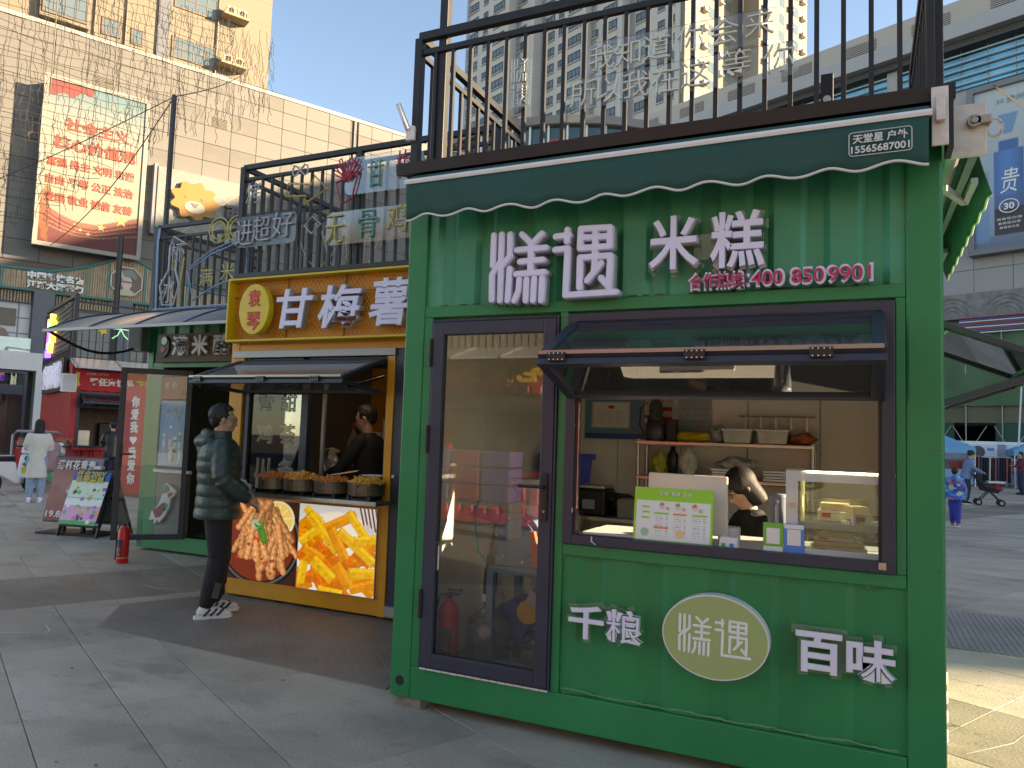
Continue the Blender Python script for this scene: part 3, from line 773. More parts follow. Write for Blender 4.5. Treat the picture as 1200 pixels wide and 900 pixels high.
def tub(label, x, y, z, w, d, h, col, group=None, lid=None):
    t = thing('food_tub', label, 'tub', (x, y, z), 0, group)
    MB().prism([(-w / 2 * .88, 0), (w / 2 * .88, 0), (w / 2, h), (-w / 2, h)], -d / 2, d / 2).build('tub_body', col, t, bevel=.01)
    MB().box(-w / 2 - .008, -d / 2 - .008, h - .004, w / 2 + .008, d / 2 + .008, h + .012).build('lid', lid or mat('milky_lid', (.62, .66, .66), .35), t, bevel=.005)
    return t
CLT = mat('cloudy_plastic', (.46, .45, .40), .3, noise=(9, .2))
tub('clear lidded tub, left of the pair on the top shelf inside the near kiosk', 1.62, 2.12, SC, .21, .2, .095, CLT, 'clear tubs on the top shelf')
tub('clear lidded tub, right of the pair on the top shelf inside the near kiosk', 1.87, 2.12, SC, .22, .2, .095, CLT, 'clear tubs on the top shelf')
gd = thing('grinder', 'black and silver commercial blender on the shelf in front of the certificates', 'blender', (.99, 2.10, SC))
MB().lathe([(.075, 0), (.085, .02), (.08, .13), (.07, .15)]).build('base', mat('dark_metal', (.06, .06, .06), .35, .5), gd, smooth=True)
MB().lathe([(.06, .15), (.065, .17), (.05, .2), (.055, .23), (.05, .29), (.03, .32), (.012, .34)]).build('jug', mat('smoked_plastic', (.05, .05, .05), .2), gd, smooth=True)
MB().box(-.09, -.02, .18, -.04, .02, .20).tube([(-.07, 0, .3), (-.12, 0, .26), (-.13, 0, .12), (-.09, 0, .05)], .006).build('handle', BLK, gd)
MB().box(.1, -.05, 0, .17, .06, .17).build('control_box', BLK, gd, bevel=.006)
def sack(name, label, cat, x, y, z, w, d, h, m, seed=0):
    r = np.random.default_rng(seed); b = bmesh.new(); bmesh.ops.create_icosphere(b, subdivisions=3, radius=.5)
    for v in b.verts:
        k = 1 + .16 * math.sin(v.co.x * 9 + seed) * math.cos(v.co.z * 8) + r.uniform(-.05, .05)
        v.co = Vector((v.co.x * w * k, v.co.y * d * k, max(-.5, v.co.z * 1.15) * h * (k if v.co.z > 0 else 1) + h / 2))
    me = bpy.data.meshes.new(name); b.to_mesh(me); b.free(); me.materials.append(m)
    o = bpy.data.objects.new(name, me); COL.objects.link(o); o.location = (x, y, z)
    return tag(o, label, cat)
sack('flour_bag', 'yellow flat bag on the top shelf beside the black blender', 'bag', 1.29, 2.12, SC, .30, .18, .075, mat('yellow_bag', (.55, .40, .02), .5), 1)
sack('plastic_bag', 'crumpled grey clear bag between the yellow bag and the clear tubs', 'bag', 1.46, 2.12, SC, .13, .16, .13, mat('grey_film', (.30, .31, .29), .3, noise=(14, .4)), 2)
sack('orange_bundle', 'orange and black bundle at the right end of the top shelf', 'bundle', 2.06, 2.13, SC, .20, .17, .085, mat('orange_cloth', (.35, .09, .03), .6, noise=(18, .7)), 3)
sack('green_pack', 'yellow-green packet on the lower shelf beside a black bottle', 'bag', 1.02, 2.1, 1.30, .12, .1, .19, mat('green_pack', (.30, .32, .03), .5, noise=(16, .6)), 4)
o = MB().lathe([(.04, 0), (.042, .17), (.02, .2), (.018, .23)], n=14).build('black_bottle', BLK, smooth=True, loc=(1.13, 2.1, 1.30)); tag(o, 'black bottle on the lower shelf beside the yellow-green packet', 'bottle')
sack('cream_bag', 'cream rumpled bag standing on the lower shelf', 'bag', 1.25, 2.1, 1.30, .14, .12, .21, mat('cream_film', (.50, .49, .38), .4, noise=(12, .3)), 5)
sack('clear_wrap', 'crumpled transparent wrapping lying over the lids on the lower shelf', 'bag', 1.62, 2.12, 1.36, .3, .16, .10, mat('grey_film2', (.33, .32, .30), .25, noise=(18, .4)), 6)
def lids(label, x, n, w, z0=1.302, y=2.08):
    t = thing('lid_stack', label, 'box stack', (x, y, z0), 0, 'stacks of white lids on the lower shelf')
    for i in range(n): MB().box(-w / 2 + rng.uniform(-.008, .008), -.09, i * .02, w / 2 + rng.uniform(-.008, .008), .09, i * .02 + .016).build('lid', WHT, t, bevel=.003)
lids('stack of white lids, left one on the lower shelf', 1.52, 4, .16); lids('stack of white lids, right one on the lower shelf', 1.93, 4, .24)
# certificates and notices
def cert(u, v):
    c = np.tile(lin(84, 128, 148), (*u.shape, 1)); c = over(c, (v < .12) * 1., lin(20, 66, 130))
    for x0, x1, z0, z1, col in ((.02, .98, .9, .98, lin(150, 185, 200)), (.13, .74, .26, .85, lin(205, 200, 190)), ): c = over(c, ((u > x0) & (u < x1) & (v > z0) & (v < z1)) * 1., col)
    c = over(c, (((u - .44) ** 2 * .55 + (v - .74) ** 2) < .0018) * 1., lin(190, 30, 30))
    for k in range(6): c = over(c, ((np.abs(v - (.62 - k * .055)) < .007) & (u > .22) & (u < .65 - .04 * (k % 3)) & (np.sin(u * 260) > -.4)) * .6, lin(120, 100, 90))
    return c
def notices(u, v):
    c = np.tile(lin(168, 172, 166), (*u.shape, 1)); c = over(c, (u > .48) * 1., lin(128, 152, 156))
    for k in range(26): c = over(c, ((np.abs(v - (.93 - k * .033)) < .008) & (u > .52) & (u < .95) & (vnoise(u, v, 60, 3) > .35)) * .5, lin(70, 90, 95))
    c = over(c, ((np.abs(v - .86) < .03) & (u > .02) & (u < .4) & (np.sin(u * 220) > -.5)) * .9, lin(180, 40, 40))
    c = over(c, ((np.abs(v - .60) < .025) & (u > .05) & (u < .42) & (np.sin(u * 200) > -.3)) * .9, lin(190, 50, 50))
    for x0, col in ((.04, lin(45, 45, 50)), (.24, lin(170, 30, 35))):
        c = over(c, ((u > x0) & (u < x0 + .16) & (v > .22) & (v < .5)) * 1., col)
        c = over(c, (((u - x0 - .08) ** 2 * .5 + (v - .38) ** 2) < .003) * 1., lin(200, 150, 120))
    return c
bd = thing('notice_board', 'blue bordered licence board with a framed certificate on the near kiosk back wall', 'notice board', (.33, 2.31, 1.575))
paint('licence_print', .52, .36, 90, 60, cert, bd, (0, 0, 0)); MB().ring(-.008, -.008, .528, .368, .008, -.004, .02).build('frame', STL, bd)
MB().ring(.06, .09, .39, .31, .01, -.012, -.002).build('certificate_frame', STL, bd)
bd = thing('notice_board', 'pale notice sheet with two small portraits above the blender on the back wall', 'notice board', (.86, 2.32, 1.60))
paint('notice_print', .52, .50, 90, 80, notices, bd, (0, 0, 0)); text('heading', '食品安全信息公示', .22, .028, (.13, -.004, .43), REDL, bd, ext=.001)
bd = thing('notice_board', 'dark blue notice with letters high on the back wall, seen through the flap glass', 'notice board', (.75, 2.30, 2.0))
MB().box(0, 0, 0, .24, .012, .22).build('board', mat('navy_board', (.03, .08, .14), .4), bd); text('letters', 'B 8', .13, .07, (.12, -.003, .1), mat('blue_letter', (.2, .35, .45), .5), bd)
# blue crate hanging on the left
bc = thing('plastic_crate', 'bright blue plastic crate at the left edge of the near serving window', 'crate', (.30, 1.95, 1.06))
BLU = mat('blue_crate', (.01, .06, .55), .35)
MB().prism([(-.10, 0), (.13, 0), (.16, .36), (-.12, .36)], -.2, .2).build('crate_body', BLU, bc, bevel=.01)
for i in range(6): MB().box(-.09 + i * .045, -.215, .02, -.075 + i * .045, -.198, .34).build('rib', BLU, bc)
MB().ring(-.14, .34, .18, .385, .02, -.225, .22).build('rim', BLU, bc)
# display case on worktop
CG = glass('case_glass', (.80, .93, .88), .07, frost=.28); CGF = glass('case_frosted', (.80, .9, .86), .04, frost=.7)
dc = thing('display_case', 'glass display case with frosted mint edges holding packed cakes, right of the serving window', 'display case', (2.13, .13, 1.047))
MB().ring(0, 0, .46, .395, .055, 0, .006, wb=.03, wt=.05).build('door_frame', CGF, dc)
MB().box(.055, .002, .03, .405, .005, .345).build('front_pane', GL, dc)
MB().box(.0, 0, .396, .46, .36, .402).build('top_pane', CG, dc)
MB().box(.0, .354, 0, .46, .36, .395).build('rear_pane', GL, dc)
MB().box(.0, .007, 0, .006, .353, .395).build('side_pane', CG, dc)
for z in (.145,): MB().box(.007, .01, z, .455, .35, z + .006).build('shelf', CG, dc); MB().box(.007, .006, z - .02, .455, .009, z + .012).build('shelf_edge', CGF, dc)
MB().box(.07, .30, .375, .44, .32, .388).build('led_strip', mat('case_led', (1, .9, .68), .5, emit=9), dc)
MB().cyl((.03, -.012, .23), (.03, .0, .23), .013, 14).build('knob', STL, dc)
MB().box(.06, .05, .01, .066, .30, .39).box(.02, .30, .01, .028, .31, .39).build('inner_post', mat('cream_post', (.7, .62, .4), .4), dc)
CAK = mat('cream_cake', (.70, .52, .26), .6, noise=(25, .15)); BXW = mat('white_carton', (.75, .72, .64), .5)
def cake(label, x, y, z, w, d, h, rz=0, top=CAK):
    t = thing('cake_box', label, 'box', (x, y, z), rz, 'packed cakes in the display case')
    MB().box(-w / 2, -d / 2, 0, w / 2, d / 2, h * .6).build('tray', BXW, t, bevel=.003)
    MB().box(-w / 2 + .01, -d / 2 + .01, h * .6, w / 2 - .01, d / 2 - .01, h).build('cake', top, t, bevel=.006)
    MB().box(-w / 2 + .02, -d / 2 - .002, h * .2, -w / 2 + .06, -d / 2 - .0005, h * .45).build('sticker', REDL, t)
cake('flat cake tray lying on the floor of the display case', 2.36, .22, 1.052, .24, .14, .06, .1)
cake('cake tray stacked on the lower tray in the display case', 2.35, .23, 1.113, .18, .11, .035, -.1)
cake('opened white cake box on the middle shelf of the display case', 2.44, .2, 1.20, .10, .11, .085, .5)
cake('cream cake slab at the back of the middle shelf in the display case', 2.34, .33, 1.20, .15, .1, .085, 0)
cake('small cake parcel in front on the middle shelf of the display case', 2.42, .16, 1.20, .07, .05, .03, .3)
# light box above case reflected
# menu board + POS terminal
def menu(u, v):
    c = np.tile(lin(225, 235, 236), (*u.shape, 1)); g = lin(140, 215, 70)
    c = over(c, ((v > .76) | (v < .035) | (u < .03) | (u > .97)) * 1., g)
    for x, col in ((.36, lin(215, 120, 150)), (.56, lin(190, 150, 60)), (.77, lin(220, 110, 120))):
        c = over(c, (((u - x) ** 2 * 2.2 + (v - .66) ** 2) < .0035) * 1., lin(200, 215, 205)); c = over(c, ((((u - x) ** 2 * 2.2 + (v - .685) ** 2) < .002) & (v > .67)) * 1., col)
    for x0, x1, z, col in ((.26, .45, .525, g), (.5, .68, .525, lin(240, 140, 90)), (.74, .93, .525, g), (.26, .45, .26, lin(240, 140, 90)), (.1, .2, .64, g), (.1, .2, .54, g), (.1, .2, .44, g)):
        c = over(c, ((u > x0) & (u < x1) & (np.abs(v - z) < .018)) * 1., col)
    for x0 in (.28, .51, .75):
        for k in range(9): c = over(c, ((u > x0) & (u < x0 + .1) & (np.abs(v - (.475 - k * .045)) < .009) & (np.sin(u * 300 + k) > -.3)) * .55, lin(90, 100, 100)); c = over(c, ((u > x0 + .13) & (u < x0 + .16) & (np.abs(v - (.475 - k * .045)) < .009)) * .5, lin(90, 110, 90))
    for x, col in ((.15, lin(120, 190, 150)), (.6, lin(230, 200, 120))): c = over(c, (((u - x) ** 2 * 2 + (v - .17) ** 2) < .006) * .8, col)
    return c
mb_ = thing('menu_board', 'green and white printed price board leaning at the serving window', 'menu', (1.385, .10, 1.048))
paint('menu_print', .405, .275, 110, 80, menu, mb_, (0, 0, 0), (math.radians(-7), 0, 0), rough=.25)
for s_, x, z, w, m_ in (('千粮', .155, .245, .05, WPAP), ('糕遇', .215, .245, .045, WPAP), ('百味', .275, .245, .05, WPAP)):
    text('menu_text', s_, w, .02, (x, z * .12 - .005, z), m_, mb_, ext=.0005, off=.01, rot=(math.radians(-7), 0, 0))
for s_, x, z in (('9.', .178, .17), ('13.', .26, .17), ('12.', .345, .168)):
    text('menu_price', s_, .018, .016, (x, z * .12 - .004, z), mat('orange_print', (.7, .2, .05), .5), mb_, ext=.0005, off=.02, rot=(math.radians(-7), 0, 0))
ps = thing('order_terminal', 'white back of a till screen standing behind the menu board', 'till', (1.64, .24, 1.045))
MB().prism([(-.215, .05), (.205, .04), (.20, .345), (-.21, .35)], -.015, .012).build('screen_back', mat('cream_plastic', (.74, .68, .60), .4), ps, bevel=.006)
MB().box(-.06, -.02, 0, .06, .08, .06).build('stand', WHT, ps, bevel=.005)
pr_ = thing('receipt_printer', 'small white card reader box with green and blue marks beside the menu board', 'card reader', (1.87, .11, 1.047))
MB().prism([(-.045, 0), (.045, 0), (.042, .055), (-.038, .06)], -.04, .04).build('body', WHT, pr_, bevel=.008)
MB().box(-.03, -.0435, .012, -.012, -.0415, .028).build('green_mark', mat('mark_green', (.03, .4, .1), .5), pr_); MB().cyl((.018, -.0435, .02), (.018, -.0415, .02), .01, 12).build('blue_mark', mat('mark_blue', (.03, .2, .7), .5), pr_)
o = MB().box(-.05, -.04, 0, .05, .06, .085).build('ticket_box', WHT, bevel=.006, loc=(1.84, .3, 1.046)); tag(o, 'white ticket machine standing behind the card reader', 'ticket machine')
def qrstand(label, x, w, colr, mark):
    t = thing('payment_card', label, 'card', (x, .105, 1.047), 0, 'payment cards at the serving window')
    MB().box(0, 0, 0, w, .012, .14).build('card', colr, t); MB().box(w * .17, -.0015, .04, w * .83, -.0002, .115).build('white_panel', WPAP, t)
    MB().box(.002, -.0012, .003, w - .002, -.0003, .028).build('white_strip', WPAP, t) if mark else MB().box(.002, -.0012, .118, w - .002, -.0003, .138).build('white_strip', WPAP, t)
qrstand('green payment card standing at the serving window', 2.03, .092, mat('pay_green', (.16, .48, .06), .4), True)
qrstand('blue payment card beside the green one at the serving window', 2.124, .092, mat('pay_blue', (.08, .25, .68), .4), False)
kt = thing('kettle', 'pale blue-grey upright jug behind the display case', 'jug', (2.06, .52, 1.046))
MB().lathe([(.055, 0), (.052, .15), (.046, .24), (.05, .255)], n=18).build('body', mat('jug_blue', (.22, .27, .34), .35), kt, smooth=True)
MB().tube([(0, -.05, .22), (0, -.085, .2), (0, -.085, .08), (0, -.055, .05)], .009, 8).build('handle', WHT, kt)
o = tub('dark tub with a white lid beside the jug on the back worktop', 2.2, 1.95, .98, .25, .2, .10, mat('navy_tub', (.05, .07, .10), .4))
o = tub('teal tub at the right of the back worktop', 2.2, 2.14, 1.1, .22, .15, .08, mat('teal_tub', (.04, .16, .16), .4))
o = MB().box(-.30, -.12, 0, .12, .14, .012).build('white_tray', WHT, loc=(1.38, .3, 1.046), bevel=.003); tag(o, 'flat white tray on the left end of the worktop', 'tray')
o = MB().box(-.2, -.15, 0, .2, .15, .14).build('steel_box', mat('grey_box', (.22, .21, .19), .5), loc=(.98, 1.95, .98), bevel=.01); tag(o, 'grey metal box on the back worktop below the shelf', 'box')
o = sack('black_bag', 'slumped black bag on the left of the back worktop', 'bag', .72, 2.0, .98, .3, .2, .17, BLK, 7)

# ---- mill, jug, extinguisher behind the door
MIL = mat('blue_grey_machine', (.14, .25, .40), .4, .1, noise=(6, .2))
ml = thing('grain_mill', 'blue-grey grain mill on an angle-iron stand behind the glass door', 'machine', (.62, .56, .15))
fr = MB()
for x in (-.17, .19):
    for y in (-.2, .2): fr.box(x - .022, y - .022, 0, x + .022, y + .022, .62)
for z in (.06, .60):
    for y in (-.2, .2): fr.box(-.19, y - .02, z, .21, y + .02, z + .035)
    for x in (-.17, .19): fr.box(x - .02, -.2, z + .001, x + .02, .2, z + .034)
fr.build('stand', MIL, ml, bevel=.003)
MB().cyl((-.02, -.17, .80), (-.02, -.05, .80), .155, 28).cyl((-.02, -.185, .80), (-.02, -.17, .80), .12, 28).box(-.17, -.16, .635, .13, .1, .70).build('mill_drum', MIL, ml, bevel=.004)
for i in range(6): MB().cyl((-.02 + .135 * math.cos(i), -.18, .8 + .135 * math.sin(i)), (-.02 + .135 * math.cos(i), -.168, .8 + .135 * math.sin(i)), .01, 8).build('bolt', STL, ml)
MB().prism([(-.36, .92), (-.02, .86), (.02, .95), (-.36, .96)], -.16, -.06).build('feed_chute', MIL, ml, bevel=.004)
MB().lathe([(.05, .92), (.05, 1.0), (.15, 1.16)], c=(.02, -.1, 0), n=4).build('hopper', GALV, ml)
MB().cyl((-.1, -.05, .30), (-.1, .2, .30), .11, 20).box(-.2, -.03, .16, 0, .16, .2).build('motor', mat('motor_blue', (.01, .05, .22), .4), ml)
MB().cyl((.02, -.08, .36), (.02, -.05, .36), .07, 20).build('pulley', mat('pulley_yellow', (.6, .38, .02), .4), ml)
MB().prism([(.05, .45), (.2, .36), (.23, .42), (.08, .52)], -.18, -.06).build('outlet', GALV, ml)
MB().prism([(.10, .66), (.16, .66), (.10, .86), (.07, .86)], -.21, -.17).build('orange_cloth', mat('orange_rag', (.65, .12, .05), .6), ml)
JUG = glass('blue_jug', (.45, .62, .85), .05, .1, .12)
jg = thing('water_bottle', 'large translucent blue water bottle with a dark pump beside the fire extinguisher', 'water bottle', (.40, .44, .15))
MB().lathe([(.12, 0), (.135, .02), (.135, .1), (.128, .12), (.135, .14), (.135, .24), (.12, .3), (.05, .36), (.03, .37), (.03, .42)], n=24).build('bottle', JUG, jg, smooth=True)
MB().cyl((0, 0, .41), (0, 0, .45), .045, 14).build('collar', WHT, jg); MB().cyl((0, 0, .45), (.01, 0, .6), .042, 14).box(-.02, -.02, .6, .04, .02, .68).build('pump', BLK, jg, bevel=.004)
MB().tube([(-.02, 0, .64), (-.08, -.02, .7), (-.12, -.02, .95), (-.09, -.02, 1.0)], .012, 6).build('hose', mat('teal_hose', (.12, .4, .45), .5), jg)
def extinguisher(label, loc, h=.42, rz=0):
    t = thing('fire_extinguisher', label, 'fire extinguisher', loc, rz, 'red fire extinguishers')
    MB().lathe([(.058, 0), (.062, .008), (.062, h * .84), (.05, h * .92), (.022, h * .98), (.02, h)], n=22).build('cylinder', mat('extinguisher_red', (.60, .018, .018), .3), t, smooth=True)
    MB().cyl((0, 0, h), (0, 0, h + .03), .018, 10).box(-.012, -.012, h + .02, .07, .012, h + .032).box(-.012, -.012, h + .045, .085, .012, h + .055).build('valve', BLK, t, bevel=.002)
    MB().tube([(-.01, 0, h + .02), (-.06, -.01, h + .01), (-.085, -.02, h * .75), (-.09, -.02, h * .2), (-.095, -.02, .03)], .008, 7).build('hose', BLK, t, smooth=True)
    for (za, zb, m_) in ((h * .5, h * .62, mat('label_navy', (.02, .03, .12), .4)), (h * .2, h * .5, mat('label_dark_red', (.22, .02, .02), .4))):
        n = 8; vs = []
        for z in (za, zb):
            for i in range(n + 1):
                a = math.radians(-140 + 100 * i / n); vs.append((.0632 * math.cos(a), .0632 * math.sin(a), z))
        q = MB(); q.add(vs, [(i, i + 1, n + 2 + i, n + 1 + i) for i in range(n)]); q.build('label', m_, t)
    for k in range(6):
        z = h * (.23 + .04 * k); n = 5; vs = []
        for zz in (z, z + .006):
            for i in range(n + 1):
                a = math.radians(-125 + (60 - (k % 3) * 12) * i / n); vs.append((.0637 * math.cos(a), .0637 * math.sin(a), zz))
        q = MB(); q.add(vs, [(i, i + 1, n + 2 + i, n + 1 + i) for i in range(n)]); q.build('label_line', mat('label_print', (.55, .45, .42), .5), t)
    MB().cyl((0, 0, h * .14), (0, 0, h * .155), .0635, 22).build('strap', mat('pale_strap', (.5, .6, .3), .5), t)
    return t
extinguisher('red fire extinguisher standing just behind the glass door of the near kiosk', (.235, .24, .152), .44)
extinguisher('red fire extinguisher standing on the paving by the far green kiosk door', (-5.13, 2.235, 0), .42)
o = sack('trash_bag', 'pale crumpled clear sack behind the mill', 'bag', .22, 1.15, .16, .34, .3, .85, mat('film_sack', (.36, .35, .32), .3, noise=(8, .35)), 9)
# clear plastic bag and items seen high through the door
t = thing('broom_set', 'three wooden tool handles leaning on the left wall behind the glass door', 'tools', (.2, 1.6, .15))
for k in range(3): MB().cyl((k * .08, 0, 0), (k * .06 + .03, .1, 1.35), .014, 8).build('handle', mat('wood_handle', (.38, .22, .10), .5), t); MB().box(k * .08 - .05, -.03, 0, k * .08 + .05, .03, .12).build('brush_head', BLK, t, bevel=.01)

# white bottles at the right end wall of the kiosk
t = thing('paper_roll_stack', 'stack of small white cups standing at the foot of the right kiosk wall', 'cups', (2.84, 1.0, .0))
for k in range(4): MB().lathe([(.03, k * .1), (.04, k * .1 + .02), (.04, k * .1 + .07), (.03, k * .1 + .09)], n=14).build('cup', WHT, t, smooth=True)

t = thing('rice_cooker', 'black boxy appliance with a dark lid on the left of the back worktop', 'appliance', (.55, 1.95, .98)); MB().box(-.13, -.14, 0, .13, .14, .2).build('body', BLK, t, bevel=.02); MB().box(-.12, -.13, .2, .12, .13, .235).build('lid', STL, t, bevel=.01); MB().box(-.05, -.145, .05, .05, -.14, .12).build('control_panel', mat('panel_grey', (.3, .3, .3), .4), t)
t = thing('stool', 'low steel rack with perforated side left of the worktop inside the near kiosk', 'rack', (.42, 1.5, .15))
for x in (-.12, .12): 
    for y in (-.15, .15): MB().box(x - .012, y - .012, 0, x + .012, y + .012, .85).build('leg', STL, t)
MB().box(-.14, -.17, .85, .14, .17, .87).build('top', STL, t); MB().box(-.13, -.16, .872, .05, .1, .95).build('yellow_basket', mat('yellow_bag', (.55, .40, .02), .5), t, bevel=.02)
for k, (x, lab, c) in enumerate(((1.42, 'short sauce bottle with a red cap on the back worktop', (.28, .06, .03)), (1.50, 'amber sauce bottle with a red cap on the back worktop', (.35, .18, .03)))):
    t = thing('sauce_bottle', lab, 'bottle', (x, 1.85, .98), 0, 'sauce bottles on the back worktop'); MB().lathe([(.032, 0), (.034, .12), (.014, .17), (.014, .19)], n=14).build('bottle_body', mat('sauce_%d' % k, c, .25), t, smooth=True); MB().cyl((0, 0, .19), (0, 0, .215), .017, 12).build('cap', REDL, t); MB().cyl((0, 0, .04), (0, 0, .10), .0355, 14).build('label', WPAP, t)
t = thing('spatula_rack', 'row of steel utensils hanging from a rail on the back wall', 'utensils', (1.60, 2.28, 1.78)); MB().cyl((0, 0, 0), (.55, 0, 0), .006, 6).build('rail', STL, t)
for k in range(5): MB().box(.05 + k * .11 - .006, -.01, -.16, .05 + k * .11 + .006, 0, 0).box(.05 + k * .11 - .02, -.012, -.22, .05 + k * .11 + .02, .0, -.16).build('utensil', STL, t)
# ================================================================= PEOPLE
def limb(mb, chain, n=12, flat=None):
    """chain: [(point, radius)...] closed tube with rounded ends"""
    pts = [Vector(p) for p, r in chain]; rs = [r for p, r in chain]
    d0 = (pts[0] - pts[1]).normalized(); d1 = (pts[-1] - pts[-2]).normalized()
    P = [pts[0] + d0 * rs[0] * .9, pts[0] + d0 * rs[0] * .6] + pts + [pts[-1] + d1 * rs[-1] * .6, pts[-1] + d1 * rs[-1] * .9]
    R = [rs[0] * .35, rs[0] * .8] + rs + [rs[-1] * .8, rs[-1] * .35]
    mb.tube(P, R, n)
def oval_loft(mb, secs, n=20):
    """secs: [(center, rx, ry)...] stacked in z; closed"""
    vs = []; m = len(secs)
    for c, rx, ry in secs:
        for i in range(n):
            t = 2 * PI * i / n; k = abs(math.cos(t)) ** .85 * (1 if math.cos(t) > 0 else -1); q = abs(math.sin(t)) ** .85 * (1 if math.sin(t) > 0 else -1)
            vs.append((c[0] + rx * k, c[1] + ry * q, c[2]))
    fs = [(j * n + i, j * n + (i + 1) % n, (j + 1) * n + (i + 1) % n, (j + 1) * n + i) for j in range(m - 1) for i in range(n)]
    fs += [tuple(range(n))[::-1], tuple(range((m - 1) * n, m * n))]
    mb.add(vs, fs)
def ball(mb, c, rx, ry, rz, n=14, m=9):
    oval_loft(mb, [((c[0], c[1], c[2] - rz * math.cos(PI * (k + .5) / m)), rx * math.sin(PI * (k + .5) / m), ry * math.sin(PI * (k + .5) / m)) for k in range(m)], n)
def fuse(mb, name, m, parent, vox=.012, smooth=3):
    o = mb.build(name, m, parent)
    r = o.modifiers.new('join', 'REMESH'); r.mode = 'VOXEL'; r.voxel_size = vox; r.use_smooth_shade = True
    if smooth: s = o.modifiers.new('soft', 'SMOOTH'); s.iterations = smooth; s.factor = .5
    return o
def hand(mb, w, d, up, s=1., curl=.5, side=1):
    """palm and five fingers from wrist w heading d; 'up' = back of hand"""
    w = Vector(w); d = Vector(d).normalized(); up = Vector(up); up = (up - d * up.dot(d)).normalized(); x = d.cross(up) * side
    pc = w + d * .045 * s
    limb(mb, [(w, .024 * s), (pc - x * .008, .028 * s), (w + d * .085 * s, .026 * s)], 8)
    limb(mb, [(w + d * .04 * s - x * .02, .018 * s), (w + d * .085 * s - x * .025, .016 * s)], 8)
    limb(mb, [(w + d * .04 * s + x * .02, .018 * s), (w + d * .085 * s + x * .025, .016 * s)], 8)
    for k, (o_, L_) in enumerate(((-.031, .062), (-.011, .074), (.010, .070), (.029, .054))):
        p = w + d * .088 * s + x * o_ * s; dd = d.copy(); ch = [(p, .0098 * s)]
        for j in range(3):
            dd = (dd - up * curl * (.5 + .25 * j)).normalized(); p = p + dd * L_ * s * (.42, .32, .26)[j]; ch.append((p, (.0095, .0088, .0078)[j] * s))
        limb(mb, ch, 7)
    p = w + d * .02 * s - x * .026 * s; ch = [(p, .013 * s)]
    dd = (d * .8 - x * .7 - up * .2).normalized()
    for L_ in (.035, .03): p = p + dd * L_ * s; ch.append((p, .0105 * s)); dd = (dd + d * .4 - up * curl * .4).normalized()
    limb(mb, ch, 7)
def head_mesh(mb, c, s, yawh=0., pitchh=0.):
    """face looks along +X of a frame turned by yawh"""
    R = Matrix.Rotation(yawh, 3, 'Z') @ Matrix.Rotation(pitchh, 3, 'Y'); t = MB()
    ball(t, (-.012, 0, .03), .094, .076, .098, 16, 11)            # cranium
    oval_loft(t, [((.028, 0, -.112), .026, .026), ((.024, 0, -.10), .046, .042), ((.016, 0, -.075), .062, .053), ((.010, 0, -.04), .074, .062), ((.006, 0, 0), .082, .069), ((.0, 0, .04), .085, .071)], 16)
    limb(t, [((.086, 0, .012), .009), ((.098, 0, -.014), .012), ((.101, 0, -.030), .0145)], 8)       # nose
    limb(t, [((.086, -.014, -.036), .008), ((.086, .014, -.036), .008)], 6)
    limb(t, [((.080, -.022, -.062), .008), ((.087, 0, -.060), .009), ((.080, .022, -.062), .008)], 6)   # lips
    limb(t, [((.076, -.02, -.074), .008), ((.083, 0, -.074), .009), ((.076, .02, -.074), .008)], 6)
    limb(t, [((.070, -.03, -.104), .012), ((.080, 0, -.106), .014), ((.070, .03, -.104), .012)], 6) if False else None
    limb(t, [((.078, -.045, .034), .009), ((.088, -.015, .036), .009), ((.088, .015, .036), .009), ((.078, .045, .034), .009)], 6)  # brow
    for sg_ in (-1, 1):
        limb(t, [((-.004, sg_ * .080, .020), .013), ((-.014, sg_ * .090, .008), .013), ((-.006, sg_ * .082, -.024), .010)], 7)  # ear
        limb(t, [((.062, sg_ * .038, -.02), .016), ((.05, sg_ * .05, -.03), .016)], 7)
    mb.add([tuple(Vector(c) + R @ (Vector(v) * s)) for v in t.v], t.f)
    return R
